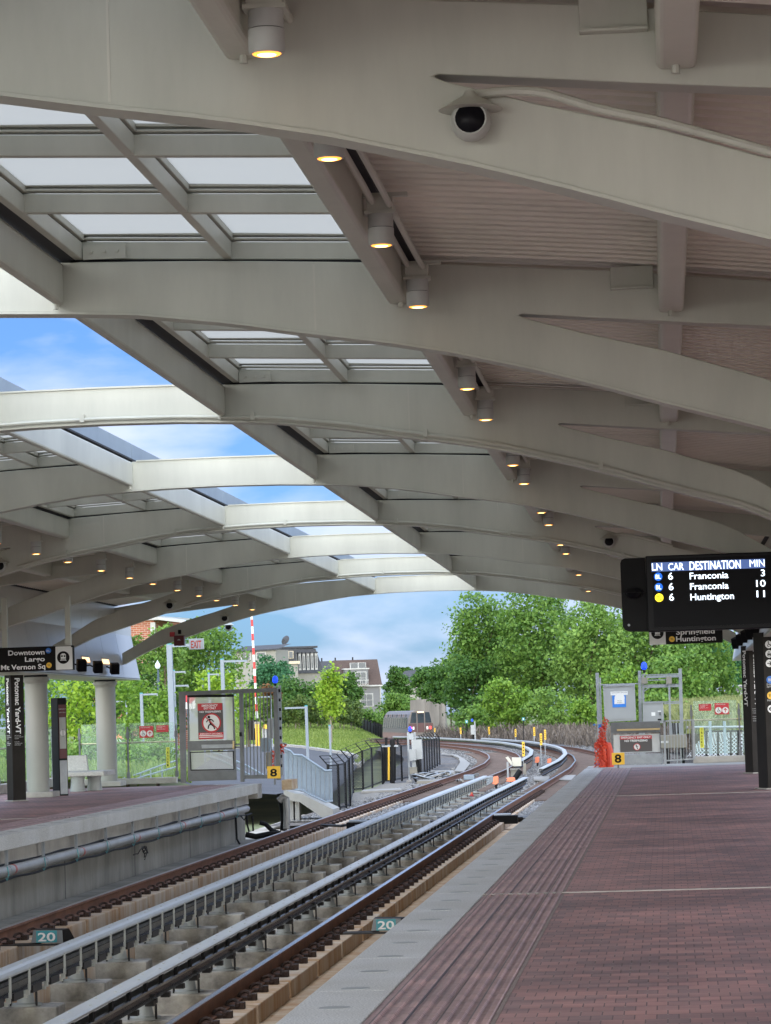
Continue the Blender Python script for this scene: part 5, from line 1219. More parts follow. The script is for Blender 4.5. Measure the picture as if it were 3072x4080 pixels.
def blades(name, m, pos, h, w, kind='stuff', n2=1, label=None):
    """upright tapering leaf blades at the given points"""
    N = len(pos); pos = np.array([tuple(p) for p in pos]); a = rng.uniform(0, 6.28, N); hh = rng.uniform(.5, 1.3, N)*h; ww = w*rng.uniform(.6, 1.4, N)
    dx = np.cos(a)*ww/2; dy = np.sin(a)*ww/2; lx = rng.normal(0, .3, N)*hh; ly = rng.normal(0, .3, N)*hh
    V = np.zeros((N,4,3)); V[:,0] = pos-np.stack([dx,dy,0*dx],1); V[:,1] = pos+np.stack([dx,dy,0*dx],1)
    V[:,2] = pos+np.stack([lx+dx*.3,ly+dy*.3,hh],1); V[:,3] = pos+np.stack([lx-dx*.6,ly-dy*.6,hh*.9],1)
    return quads(name, V, m, kind)
def quads(name, V, m, kind=None, parent=None):
    N = len(V); me = bpy.data.meshes.new(name); me.vertices.add(N*4); me.vertices.foreach_set('co', V.reshape(-1)); me.loops.add(N*4); me.loops.foreach_set('vertex_index', np.arange(N*4, dtype=np.int32))
    me.polygons.add(N); me.polygons.foreach_set('loop_start', np.arange(0, N*4, 4, dtype=np.int32)); me.polygons.foreach_set('loop_total', np.full(N, 4, dtype=np.int32)); me.update(calc_edges=True)
    me.materials.append(M[m]); o = bpy.data.objects.new(name, me); COL.objects.link(o)
    if kind: o['kind'] = kind
    if parent is not None: o.parent = parent
    return o
def on_patch(rows, N, lim=None):
    out = []; R = [[PX(*p) for p in r] for r in rows]
    for _ in range(N):
        t = rng.random(); k = rng.random()*(len(R)-1); a = int(k); w = k-a; out.append(samp(R[a], t).lerp(samp(R[a+1], t), w))
    return out
blades('meadow_grass', 'grass', on_patch([curb, m1, m2], 26000), .28, .12)
bank_rows = [[(-500,3130,72),(0,3115,74),(400,3105,76),(700,3095,80),(760,3120,82)],[(-500,2960,120),(0,2960,130),(400,2985,130),(640,3000,135),(700,3040,135)]]
blades('bank_grass', 'grass', on_patch(bank_rows, 16000), .22, .06)
mr = [(2700,2925,85),(2800,2920,85),(2900,2915,85),(3100,2905,85)]; mr2 = [(2650,2840,170),(2800,2835,170),(2900,2830,170),(3100,2820,170)]; mr3 = [(2600,2790,300),(2800,2785,300),(2900,2780,300),(3200,2775,300)]
patch('right_meadow', [[PX(*p) for p in mr],[PX(*p) for p in mr2],[PX(*p) for p in mr3]], 'grassy', 30, 20, .03)
blades('tall_meadow_grass', 'drygrass', on_patch([mr, mr2, mr3], 16000), .45, .08)
# dry brush beyond the curve
wb = [(1740,2955,262),(1850,2955,248),(1980,2955,235),(2100,2958,225),(2200,2962,215),(2300,2967,200),(2420,2975,180),(2600,2985,160),(2800,2990,150)]
pos = []
R = [PX(*p) for p in wb]
for _ in range(26000):
    p = samp(R, rng.random()); pos.append(p+Vector((rng.normal(0,.8), rng.uniform(0,9), rng.uniform(0, 1.0)**1.0*rng.uniform(0,1.15))))
blades('dry_brush', 'weeds', pos, .38, .07)
patch('brush_bank', [[p+Vector((0,-.5,-.1)) for p in R], [p+Vector((0,6,.75)) for p in R], [p+Vector((0,60,.6)) for p in R]], 'brushsoil', 30, 10, .08)
# ------------------------------------------------------------ trees
def crown(lobes, nclump, nleaf, ls, cr=.55):
    Vs = []
    for (c, r) in lobes:
        c = np.array(c); r = np.array(r)
        d = rng.normal(size=(nclump, 3)); d /= np.linalg.norm(d, axis=1)[:,None]
        rad = rng.uniform(.62, 1.06, (nclump,1)); cc = c+d*r*rad
        P_ = np.repeat(cc, nleaf, 0); N = len(P_); ls_ = ls
        P_ = P_+rng.normal(size=(N,3))*np.array([cr,cr,cr*.55])
        nrm = np.repeat(d, nleaf, 0)*.8+rng.normal(size=(N,3))*.75+np.array([0,-.1,.5]); nrm /= np.linalg.norm(nrm, axis=1)[:,None]
        t = np.cross(nrm, rng.normal(size=(N,3))); t /= np.linalg.norm(t, axis=1)[:,None]; b = np.cross(nrm, t)
        s = ls*rng.uniform(.55, 1.3, (N,1))
        V = np.stack([P_-t*s*.5, P_+b*s*.32, P_+t*s*.5, P_-b*s*.32], 1); Vs.append(V)
    return np.concatenate(Vs)
def tree(name, label, cat, cx, top, bot, w, Y, m, ls=.3, dens=1., group='trees beyond the station', nl=9, trunk=True, ground=None, shape='round', bark='bark', stems=1):
    """cx, top, bot, w in the photo's 1666-wide grid"""
    k = 1.8439; a = P((cx-w/2)*k, (top+bot)/2*k, Y); b = P((cx+w/2)*k, (top+bot)/2*k, Y); T = P(cx*k, top*k, Y); B = P(cx*k, bot*k, Y)
    W = b.x-a.x; Hh = T.z-B.z; c = (T+B)/2; gz = ground if ground is not None else min(B.z-.8, -1.2)
    t = thing(name, (c.x, Y, gz), label, cat, group); base = np.array([c.x, Y, gz]); lobes = []
    lobes.append(((c.x, Y, c.z-.02*Hh), (W*.34, W*.34, Hh*.36)))
    for i in range(nl):
        an = 2.4*i+rng.uniform(-.4,.4); v = -0.85+1.75*(i+.5)/nl; rr = math.sqrt(max(.05, 1-v*v*.85))
        if shape == 'cone': rr *= (1-v)*.55+.15
        lobes.append(((c.x+math.cos(an)*rr*W*.31, Y+math.sin(an)*rr*W*.31, c.z+v*Hh*.36), (W*rng.uniform(.15,.24), W*rng.uniform(.15,.24), Hh*rng.uniform(.11,.18))))
    area = W*Hh; n = int(max(40, dens*area*3.0)/ (nl+1)*1.25)+2; nlf = 26
    cr = max(.25, min(.75, W*.07))
    V = crown(lobes, n, nlf, ls, cr)-base
    quads('crown', V, m, None, t)
    mb = MB(); R0 = max(.07, W*.022)
    for s_ in range(stems):
        o = Vector(((s_-(stems-1)/2)*W*.22, 0, 0)); b0 = Vector((c.x, Y, gz))+o
        mb.cyl(b0, Vector((c.x+o.x*.7, Y, c.z-.1*Hh)), R0, R0*.6, 9)
        for i in range(5):
            an = i*1.3+s_; z0 = B.z+(c.z-B.z)*(.1+.2*i); st = Vector((c.x+o.x*.8, Y, z0)); mb.cyl(st, st+Vector((math.cos(an)*W*.28, math.sin(an)*W*.28, Hh*.22)), R0*.45, R0*.15, 6)
    mb.build('trunk', bark, t, smooth=True)
    return t
GZ = -1.6
T_ = tree
big = 'tall trees right of the far curve'
T_('deciduous_tree', 'dark green tree at the left end of the tall trees, beside the concrete wall', 'tree', 1020, 1395, 1590, 120, 262, 'leafdark', .34, 1.3, big, 10, ground=GZ)
T_('deciduous_tree', 'leaning dark green tree low against the sky, right of the concrete wall', 'tree', 972, 1398, 1545, 95, 300, 'leafdark', .36, 1.3, big, 9, ground=GZ)
T_('deciduous_tree', 'tallest green tree with its top against the sky just right of the open sky', 'tree', 1050, 1262, 1530, 175, 268, 'leaf', .34, 1.3, big, 13, ground=GZ)
T_('deciduous_tree', 'tall mid green tree hidden at its top by the last roof rib', 'tree', 1170, 1240, 1540, 190, 262, 'leaf', .34, 1.25, big, 13, ground=GZ)
T_('deciduous_tree', 'tall paler green tree left of the departure screen', 'tree', 1275, 1268, 1560, 170, 250, 'leaf2', .34, 1.25, big, 12, ground=GZ)
T_('deciduous_tree', 'broad green tree behind the departure screen', 'tree', 1400, 1270, 1560, 220, 255, 'leaf', .34, 1.1, big, 12, ground=GZ)
T_('deciduous_tree', 'dark green tree behind the taller trees, between their crowns', 'tree', 1110, 1330, 1580, 190, 285, 'leafdark', .36, 1.2, big, 10, ground=GZ)
T_('deciduous_tree', 'dark green tree filling the gap behind the equipment rack', 'tree', 1330, 1340, 1590, 260, 285, 'leafdark', .36, 1.1, big, 10, ground=GZ)
T_('deciduous_tree', 'bluish dark tree behind the yellow digger', 'tree', 1560, 1350, 1500, 150, 310, 'leafblue', .4, 1.3, big, 12, ground=-1.)
T_('deciduous_tree', 'green tree behind the right pylons at the right edge', 'tree', 1650, 1350, 1510, 150, 320, 'leafblue', .4, 1., big, 9, ground=-1.)
T_('deciduous_tree', 'large green tree between the rack and the bluish dark tree', 'tree', 1505, 1330, 1540, 190, 262, 'leaf', .34, 1.2, big, 12, ground=GZ)
T_('deciduous_tree', 'green tree below the Huntington sign', 'tree', 1470, 1385, 1560, 150, 240, 'leaf', .32, 1.3, big, 10, ground=GZ)
sh_ = 'bushes along the far side of the tracks'
T_('bush', 'bright yellow green bush in front of the tall trees, nearest the sky gap', 'bush', 1095, 1452, 1590, 115, 236, 'leafbright2', .28, 1.7, sh_, 8, ground=-1.)
T_('bush', 'green bush in front of the dark tree above the far rails', 'bush', 1020, 1520, 1590, 90, 246, 'leaf', .28, 1.6, sh_, 7, ground=-1.)
T_('bush', 'light green bush right of the bright bush', 'bush', 1190, 1480, 1590, 120, 232, 'leaf2', .28, 1.7, sh_, 8, ground=-1.)
T_('bush', 'bright green creeper-covered bush left of the equipment rack', 'bush', 1265, 1500, 1600, 90, 222, 'leafbright2', .28, 1.7, sh_, 8, ground=-1.)
T_('bush', 'rounded yellow green bush between the two rack uprights', 'bush', 1350, 1425, 1600, 110, 205, 'leafbright2', .27, 1.7, sh_, 9, ground=-1.)
T_('bush', 'leafy green bush behind the smaller cabinet', 'bush', 1440, 1480, 1620, 90, 190, 'leaf2', .26, 1.7, sh_, 8, ground=-1.)
T_('bush', 'low green bush beside the right meadow', 'bush', 1530, 1490, 1570, 60, 240, 'leaf', .26, 1.5, sh_, 6, ground=-1.)
mid = 'trees in front of the far houses'
T_('deciduous_tree', 'dark rounded tree left of the cream house', 'tree', 745, 1440, 1580, 75, 395, 'leafdark', .42, 1.4, mid, 9, ground=-2.)
T_('deciduous_tree', 'dark tree below the mansard roofed house', 'tree', 648, 1455, 1590, 125, 380, 'leafdark', .42, 1.3, mid, 10, ground=-2.)
T_('deciduous_tree', 'blue green tree between the left pale building and the mansard roof', 'tree', 590, 1408, 1560, 95, 400, 'leafblue', .42, 1.3, mid, 10, ground=-2.)
T_('deciduous_tree', 'dark tree hugging the right gable of the cream house', 'tree', 860, 1430, 1560, 55, 560, 'leafdark', .5, 1.4, mid, 8, ground=-2.)
T_('deciduous_tree', 'light green bushy tree between the cream house and the concrete wall', 'tree', 862, 1490, 1590, 95, 430, 'leaf', .42, 1.5, mid, 8, ground=-2.)
T_('deciduous_tree', 'green bushy tree at the foot of the cream house', 'tree', 800, 1530, 1600, 85, 410, 'leaf', .42, 1.5, mid, 8, ground=-2.)
T_('deciduous_tree', 'dark tree overhanging the concrete wall', 'tree', 930, 1430, 1520, 90, 380, 'leafdark', .4, 1.5, mid, 9, ground=-2.)
for i, (x, w) in enumerate([(885, 26), (905, 20), (872, 22), (925, 30)]):
    T_('deciduous_tree', ['middle','third','leftmost','rightmost'][i]+' of the small far treetops above the dark roof at the skyline', 'tree', x, 1434+3*(i % 2), 1500, w, 640, 'leafdark', .55, 1.2, 'far treetops on the skyline', 5, ground=-2.)
T_('flowering_tree', 'bronze leaved tree behind the striped barrier arm', 'tree', 583, 1470, 1560, 50, 330, 'leafred', .32, 1.6, mid, 8, ground=-2.)
grp = 'row of small trees on the meadow'
for i, x in enumerate(range(570, 770, 24)):
    T_('slender_tree', ORD[min(i,7)]+' slender olive green tree from the left in the row behind the meadow', 'tree', x, 1498+(i % 3)*8, 1572, 42, 300+6*(i % 3), 'leafolive', .3, 1.7, grp, 6, bark='barkpale', stems=2, ground=P(x*1.8439, 2915, 300).z-.2)
T_('young_tree', 'narrow yellow green young tree tied to a stake right of the lamp post', 'tree', 713, 1432, 1568, 48, 185, 'leafbright', .24, 1.5, None, 9, bark='barkpale', ground=P(713*1.8439, 2958, 185).z)
lf = 'trees behind the left platform'
T_('deciduous_tree', 'large green tree above the EXIT sign', 'tree', 440, 1318, 1560, 190, 240, 'leaf', .32, 1.2, lf, 12, ground=-1.)
T_('deciduous_tree', 'dark green tree behind the lamp posts at the left', 'tree', 330, 1400, 1600, 180, 250, 'leafdark', .32, 1.2, lf, 11, ground=-1.)
T_('deciduous_tree', 'green tree below the brick building', 'tree', 270, 1358, 1560, 90, 235, 'leaf', .3, 1.2, lf, 9, ground=-1.)
T_('deciduous_tree', 'bright tree in front of the brick building, above the far column', 'tree', 355, 1335, 1480, 100, 232, 'leaf2', .3, 1.2, lf, 9, ground=-1.)
T_('young_tree', 'light green tree right of the far column', 'tree', 285, 1440, 1640, 95, 130, 'leafbright2', .2, 1.1, lf, 10, ground=-.6)
T_('young_tree', 'yellow green tree between the two columns', 'tree', 160, 1455, 1620, 130, 140, 'leafbright', .22, 1.1, lf, 11, ground=-.6)
T_('young_tree', 'pale green tree behind the left gate post', 'tree', 345, 1470, 1620, 60, 150, 'leafbright2', .2, 1.3, lf, 9, ground=-.6)
T_('young_tree', 'yellow green tree behind the left gate', 'tree', 470, 1440, 1580, 110, 200, 'leafbright', .26, 1.3, lf, 10, ground=-1.)
T_('young_tree', 'light green tree behind the striped barrier arm', 'tree', 535, 1470, 1590, 70, 215, 'leafbright2', .26, 1.4, lf, 9, ground=-1.)
T_('deciduous_tree', 'dark tree at the left edge behind the pylon', 'tree', 60, 1420, 1620, 170, 235, 'leaf', .3, 1.1, lf, 10, ground=-1.)
T_('deciduous_tree', 'dark green tree filling behind the yellow green trees', 'tree', 190, 1430, 1620, 140, 245, 'leafdark', .32, 1.2, lf, 10, ground=-1.)
for i, (x, y0, y1, w, Y) in enumerate([(200,1590,1680,90,95),(275,1600,1690,80,92),(340,1590,1690,80,98),(110,1600,1690,80,95),(30,1600,1700,90,95)]):
    T_('bush', ['bush between the columns','bush right of the far column','bush behind the TRACK 1 sign','bush behind the nearer column','bush at the left edge'][i]+' on the green bank', 'bush', x, y0, y1, w, Y, 'leafbright2' if i % 2 else 'leaf2', .14, .7, 'bushes on the left bank', 7, ground=-1.2)
# ------------------------------------------------------------ houses
class LB:                                                   # local frame: rotated building
    def __init__(s, o, ang): s.o = Vector(o); s.R = Matrix.Rotation(ang, 3, 'Z')
    def w(s, v): return s.o+s.R @ Vector(v)
    def box(s, x0, x1, y0, y1, z0, z1): 
        mb = MB().box(x0, x1, y0, y1, z0, z1); mb.v = [tuple(s.w(v)) for v in mb.v]; return mb
    def shape(s, vs, fs): return MB().add([s.w(v) for v in vs], fs)
def win(lb, t, x0, x1, z0, z1, y=0., mull=1, fr='white'):
    f = lb.box(x0-.1, x1+.1, y-.08, y-.005, z0-.1, z1+.12).build('window', fr, t); n = mull+1
    for i in range(n):
        a = x0+(x1-x0)*i/n+.04; b = x0+(x1-x0)*(i+1)/n-.04; zm = (z0+z1)/2
        lb.box(a, b, y-.11, y-.082, z0, zm-.03).build('pane', 'winglass', f); lb.box(a, b, y-.11, y-.082, zm+.03, z1).build('pane', 'winglass', f)
k = 1.8439
# cream house with brown roof
o = P(777*k, 1530*k, 500); lb = LB(o, math.radians(15)); t = thing('gabled_house', o, 'cream gabled house with a steep brown roof, small balcony and twin skylights', 'house', 'houses on the far rise')
zz = lambda y, x=800, Y=500: P(x*k, y*k, Y).z-o.z
ez, rz = zz(1480), zz(1424); L_ = 3.35*1.0; Wd = 7.4; L1 = 3.4
lb.box(-3.0, L1, 0, Wd, -6, ez).build('wall', 'sidinggrey', t)
lb.shape([(L1,0,-6),(L1,Wd,-6),(L1,Wd,ez),(L1,Wd/2,rz-.1),(L1,0,ez),(L1+.06,0,-6),(L1+.06,Wd,-6),(L1+.06,Wd,ez),(L1+.06,Wd/2,rz-.1),(L1+.06,0,ez)], [(4,3,2,1,0),(5,6,7,8,9),(0,1,6,5),(1,2,7,6),(2,3,8,7),(3,4,9,8),(4,0,5,9)]).build('gable_wall', 'siding', t)
rf = lb.shape([(-3.6,-.3,ez-.05),(L1+.4,-.3,ez-.05),(L1+.4,Wd/2,rz),(-3.6,Wd/2,rz),(L1+.4,Wd+.3,ez-.05),(-3.6,Wd+.3,ez-.05),(-3.6,-.3,ez-.3),(L1+.4,-.3,ez-.3),(L1+.4,Wd/2,rz-.25),(-3.6,Wd/2,rz-.25),(L1+.4,Wd+.3,ez-.3),(-3.6,Wd+.3,ez-.3)], [(0,1,2,3),(3,2,4,5),(7,6,9,8),(8,9,11,10),(0,6,7,1),(1,7,8,2),(2,8,10,4),(5,11,9,3),(3,9,6,0),(4,10,11,5)]).build('roof', 'roofbrown', t)
lb.box(-3.7, L1+.5, -.42, -.31, ez-.25, ez-.02).build('gutter', 'white', t); lb.box(L1+.08, L1+.2, -.1, .1, -6, ez).build('corner_board', 'white', t)
lb.box(-2.2, 1.6, .0, 2.2, ez-.1, ez+2.6).build('dormer', 'sidinggrey', t); lb.box(-2.4, 1.8, -.1, 2.3, ez+2.6, ez+2.8).build('dormer_eave', 'white', t)
win(lb, t, -.5, 1.2, ez+.25, ez+2.1, 0.); 
b_ = MB()
for i in range(9): x = -2.0+i*.42; m = lb.box(x-.03, x+.03, -.95, -.88, ez+.05, ez+.75); b_.add(m.v, m.f)
m = lb.box(-2.1, 1.5, -.97, -.87, ez+.75, ez+.85); b_.add(m.v, m.f); m = lb.box(-2.1, 1.5, -.95, 0, ez-.08, ez+.04); b_.add(m.v, m.f); b_.build('balcony', 'white', t)
f = lb.box(-1.0, 1.6, 1.9, 2.6, rz-1.5, rz-.5).build('skylight', 'white', t)
for i in range(2): lb.box(-.9+1.3*i, .2+1.3*i, 1.85, 1.9, rz-1.45, rz-.55).build('pane', 'winglass', f)
win(lb, t, .2, 2.2, ez-3.4, ez-1.5, 0.)
win(LB(lb.w((L1+.06,0,0)), math.radians(15+90)), t, 3.3, 3.9, ez+.6, ez+2.0, 0., 0)
# dark ridge roof left of it
o = P(700*k, 1540*k, 540); lb = LB(o, math.radians(8)); t = thing('long_house', o, 'house with a long dark grey roof between the mansard house and the cream house', 'house', 'houses on the far rise'); z = lambda y: P(700*k, y*k, 540).z-o.z
lb.box(-1.5, 7.2, 0, 8, -6, z(1470)).build('wall', 'siding', t)
lb.shape([(-2,-.4,z(1472)),(7.5,-.4,z(1472)),(7.5,4,z(1428)),(-2,4,z(1428)),(7.5,8.4,z(1472)),(-2,8.4,z(1472))], [(0,1,2,3),(3,2,4,5),(0,3,5),(1,4,2)]).build('roof', 'roofgrey', t)
for x in (0, 2.4, 5.5): lb.box(x-.12, x+.12, 3.9, 4.1, z(1428), z(1421)).build('vent_pipe', 'black', t)
# mansard house
o = P(655*k, 1540*k, 460); lb = LB(o, math.radians(14)); t = thing('mansard_house', o, 'dark mansard roofed house with a satellite dish and a row of white dormers', 'house', 'houses on the far rise'); z = lambda y: P(655*k, y*k, 460).z-o.z
s_ = 460/F*k
x0, x1 = -3.2, 3.0
lb.box(x0-.2, x1+.2, 0, 9, -6, z(1455)).build('wall', 'siding', t)
lb.shape([(x0-.3,-.3,z(1455)),(x1+.3,-.3,z(1455)),(x1+.3,9.3,z(1455)),(x0-.3,9.3,z(1455)),(x0+.7,1.0,z(1398)),(x1-.7,1.0,z(1402)),(x1-.7,8,z(1402)),(x0+.7,8,z(1398))], [(0,1,5,4),(1,2,6,5),(2,3,7,6),(3,0,4,7),(4,5,6,7)]).build('roof', 'roofgrey', t)
lb.box(x0+.4, x1-.4, .8, 8.2, z(1400), z(1396)).build('roof_cap', 'roofgrey', t)
for i in range(6):
    xx = -.9+.62*i; d = lb.box(xx-.20, xx+.20, -.15, 1.2, z(1448), z(1412)).build('dormer', 'white', t); lb.box(xx-.10, xx+.10, -.2, -.151, z(1444), z(1417)).build('pane', 'winglass', d); lb.box(xx-.26, xx+.26, -.3, 1.2, z(1412), z(1409)).build('dormer_roof', 'roofgrey', d)
a = lb.w((-2.0, 3, z(1394))); MB().cyl(a, a+Vector((0,0,.8)), .06).build('dish_mast', 'galv', t); MB().cyl(a+Vector((0,0,.9)), a+Vector((-.25,-.35,1.1)), .75, .05, 20).build('satellite_dish', 'roofgrey', t)
# left bay with cream fascia
o2 = P(625*k, 1540*k, 455); lb = LB(o2, math.radians(14)); lb.box(-1.4, 1.5, 0, 4, -6, z(1436)).build('bay_wall', 'siding', t) ; lb.box(-1.7, 1.8, -.3, 4, z(1436), z(1430)).build('fascia', 'signwhitecream', t)
lb.box(-1.3, 1.4, .3, 4, z(1430), z(1404)).build('bay_roof', 'roofgrey', t); lb.box(-.7, .9, .15, .29, z(1424), z(1408)).build('window', 'signwhitecream', t); lb.box(-.6, .05, .10, .149, z(1423), z(1409)).build('pane', 'winglass', t); lb.box(.25, .8, .10, .149, z(1423), z(1409)).build('pane', 'winglass', t)
# pale building left with flat grey roof
o = P(550*k, 1540*k, 430); lb = LB(o, math.radians(-6)); t = thing('pale_house', o, 'pale house with a low grey roof behind the striped barrier arm', 'house', 'houses on the far rise'); z = lambda y: P(550*k, y*k, 430).z-o.z
lb.box(-2.6, 3.3, 0, 8, -6, z(1405)).build('wall', 'siding', t); lb.shape([(-3,-.4,z(1406)),(3.8,-.4,z(1403)),(3.8,8,z(1391)),(-3,8,z(1393)),(-3,-.4,z(1409)),(3.8,-.4,z(1406))], [(0,1,2,3),(0,4,5,1)]).build('roof', 'roofgrey', t)
win(lb, t, -1.6, -.4, z(1425), z(1411), 0.); win(lb, t, .6, 1.8, z(1425), z(1411), 0.)
# far dark roof
o = P(880*k, 1540*k, 600); lb = LB(o, math.radians(-12)); t = thing('far_house', o, 'distant dark roof between the cream house and the wall', 'house', 'houses on the far rise'); z = lambda y: P(880*k, y*k, 600).z-o.z
lb.box(-2.4, 2.4, 0, 8, -6, z(1472)).build('wall', 'siding', t); lb.shape([(-2.9,-.4,z(1474)),(2.9,-.4,z(1474)),(2.2,4,z(1446)),(-1.4,4,z(1449)),(2.9,8,z(1474)),(-2.9,8,z(1474))], [(0,1,2,3),(3,2,4,5),(1,4,2),(0,3,5)]).build('roof', 'roofgrey', t)
# brick building upper left
o = P(300*k, 1560*k, 290); lb = LB(o, math.radians(-8)); t = thing('brick_building', o, 'red brick building with a white cornice seen under the canopy at the left', 'building'); z = lambda y: P(300*k, y*k, 290).z-o.z
lb.box(-4.5, 1.75, 0, 10, -3, z(1341)).build('wall', 'brickwall', t); lb.box(1.45, 1.9, -.15, .2, -3, z(1346)).build('corner_board', 'white', t)
lb.box(-4.8, 2.3, -.5, 10.3, z(1341), z(1333)).build('cornice', 'white', t); lb.shape([(2.3,-.6,z(1341)),(5.4,-.2,z(1352)),(5.4,5,z(1352)),(2.3,5,z(1341)),(2.3,-.6,z(1335)),(5.4,-.2,z(1348)),(5.4,5,z(1348)),(2.3,5,z(1335))], [(0,1,2,3),(4,7,6,5),(0,4,5,1),(1,5,6,2)]).build('side_cornice', 'white', t)
# ------------------------------------------------------------ concrete retaining wall pieces
Q = lambda x, y: (1300+.4802*x, 2400+.4802*y)
f = FB(372, 'tall weathered concrete retaining wall behind the train', 'retaining wall', 'retaining_wall', at=Q(850,1100))
f.poly([Q(692,812), Q(838,802), Q(838,1110), Q(692,1110)], .6, 2.5, 'wall_panel', 'concstreak'); f.poly([Q(835,800), Q(935,792), Q(938,1130), Q(838,1130)], .2, 2.5, 'wall_panel', 'concstreak'); f.poly([Q(935,785), Q(982,785), Q(990,1130), Q(938,1130)], .5, 2.5, 'pier', 'concstreak')
# ------------------------------------------------------------ train
YT = 345; o = P(*Q(790,1180), YT); lb = LB(o, math.radians(12.3)); t = thing('metro_train', o, 'steel and brown metro train seen from behind with red tail lamps, curving away left', 'train')
kk = YT/F*.4802
hz_ = lambda y: P(*Q(790,y), YT).z-o.z
W2 = 1.5; zt0 = hz_(897); zs = hz_(945); zw = hz_(1065)
prof = [(-W2,-.2),(-W2-.02,zw),(-W2+.12,hz_(960)),(-W2+.32,zs+.25),(-W2+.62,zt0-.08),(-.6,zt0),(.6,zt0),(W2-.62,zt0-.08),(W2-.32,zs+.25),(W2-.12,hz_(960)),(W2+.02,zw),(W2,-.2)]
for car in range(1):
    y0 = car*23.4; n = len(prof); vs = [lb.w((x,y0,z)) for x,z in prof]+[lb.w((x,y0+22.9,z)) for x,z in prof]
    bd = MB().add(vs, [tuple(range(n)), tuple(range(2*n-1,n-1,-1))]+[(i,i+n,(i+1)%n+n,(i+1)%n) for i in range(n)]).build('car_body', 'trainmetal', t)
    for i in range(11):
        ya = y0+1.2+i*2.0; door = i in (2,3,7,8)
        a = lb.w((-W2+.10-.02, ya, hz_(965))); 
        vs = [lb.w((-W2+.01, ya, hz_(1040))), lb.w((-W2+.01, ya+1.35, hz_(1040))), lb.w((-W2+.165, ya+1.35, hz_(952))), lb.w((-W2+.165, ya, hz_(952)))]
        MB().slab(vs, lb.R @ Vector((-.07,0,0))).build('window', 'winglass', bd)
        MB().slab([lb.w((-W2-.01, ya+1.55, hz_(1130))), lb.w((-W2-.01, ya+1.75, hz_(1130))), lb.w((-W2+.25, ya+1.75, hz_(925))), lb.w((-W2+.25, ya+1.55, hz_(925)))], lb.R @ Vector((-.05,0,0))).build('body_rib', 'trainpink' if i % 2 else 'black', bd)
    lb.box(-W2-.04, -W2-.025, y0, y0+22.9, -.2, hz_(1080)).build('lower_band', 'trainpink', t)
MB().add([lb.w(v) for v in ((-W2+.0,-.03,hz_(1075)),(W2,-.03,hz_(1075)),(W2-.05,-.03,hz_(1010)),(W2-.42,-.03,hz_(903)),(-W2+.42,-.03,hz_(903)),(-W2+.05,-.03,hz_(1010)))], [(0,1,2,3,4,5)]).build('rear_face', 'trainmetal', t)
def face(pts, m, nm, y=-.04): return MB().slab([lb.w((x,y,hz_(z))) for x,z in pts], lb.R @ Vector((0,-.03,0))).build(nm, m, t)
for q in ([(-1.40,1075),(-.46,1075),(-.46,1003),(-1.36,1003)], [(.46,1075),(1.40,1075),(1.36,1003),(.46,1003)], [(-.38,1078),(.38,1078),(.38,908),(-.38,908)]): face(q, 'trainbrown', 'brown_panel', -.035)
face([(-1.22,1000),(-.50,1000),(-.50,912),(-.98,912)], 'winglass', 'window'); face([(-.36,1000),(.36,1000),(.36,918),(-.36,918)], 'winglass', 'door_window'); face([(.50,1000),(1.22,1000),(.98,912),(.50,912)], 'winglass', 'window')
for x in (-.43, .43): face([(x-.04,1070),(x+.04,1070),(x+.04,903),(x-.04,903)], 'trainmetal', 'pillar', -.05)
face([(-.36,915),(.36,915),(.36,905),(-.36,905)], 'warmdim', 'destination_display', -.05)
for x in (-1.18, 1.05): a = lb.w((x,-.09,hz_(1041))); MB().cyl(a, a+lb.R @ Vector((0,-.05,0)), .15, n=16).build('tail_light', 'redlamp', t)
for x in (-.85, .72): face([(x-.1,1055),(x+.1,1055),(x+.1,1030),(x-.1,1030)], 'signwhite', 'number_plate')
lb.box(-W2+.1, W2-.1, .1, 46, -.9, -.2).build('underframe', 'black', t)
g = MB().add([lb.w((-3,-30,-.95)), lb.w((3,-30,-.95)), lb.w((3,60,-.95)), lb.w((-3,60,-.95))], [(0,1,2,3)]).build('ballast_far', 'ballast'); struct(g)
# ------------------------------------------------------------ fences
def chain_fence(pts, label, arms=1, ph=None):
    t = thing('chain_link_fence', pts[0][0], label, 'fence', 'black chain link fences beside the tracks')
    qs = []; pm = None
    for (a, ha), (b, hb) in zip(pts, pts[1:]):
        a, b = Vector(a), Vector(b); qs.append([a, b, b+Vector((0,0,hb)), a+Vector((0,0,ha))])
        for q in (0, 1): 
            MB().cyl(a+Vector((0,0,ha if q else .06)), b+Vector((0,0,hb if q else .06)), .018, n=6).build('rail', 'black', t)
    uvgrid('wire_mesh', qs, 'chain', t)
    for i, (p, h) in enumerate(pts):
        p = Vector(p); MB().cyl(p+Vector((0,0,-.1)), p+Vector((0,0,h+.03)), .036, n=8).build('post', 'black', t)
        if arms: MB().cyl(p+Vector((0,0,h)), p+Vector((-.22*arms,0,h+.26)), .018, n=6).build('barb_arm', 'black', t)
    if arms:
        for kx in (.33, .66, 1.0):
            MB().tube([Vector(p)+Vector((-.22*arms*kx, 0, h+.26*kx+.0)) for p, h in pts], .008, 4).build('barbed_wire', 'black', t)
    return t
def fp(x, yb, yt, z=-1.25):
    b = G(*C5(x, yb), z); return (b, P(*C5(x, yt), b.y).z-b.z)
chain_fence([fp(385,910,475), fp(480,895,470), fp(545,880,455), fp(583,862,415)], 'black chain link fence with barbed wire in front of the stair screen, nearest section')
chain_fence([fp(583,862,415), fp(613,718,380), fp(708,710,340), fp(795,678,310), fp(893,640,295)], 'black chain link fence section running behind the pale gravel')
chain_fence([fp(893,640,295), fp(1075,612,290)], 'black chain link gate section with pipes left of the grey control boxes', 1)
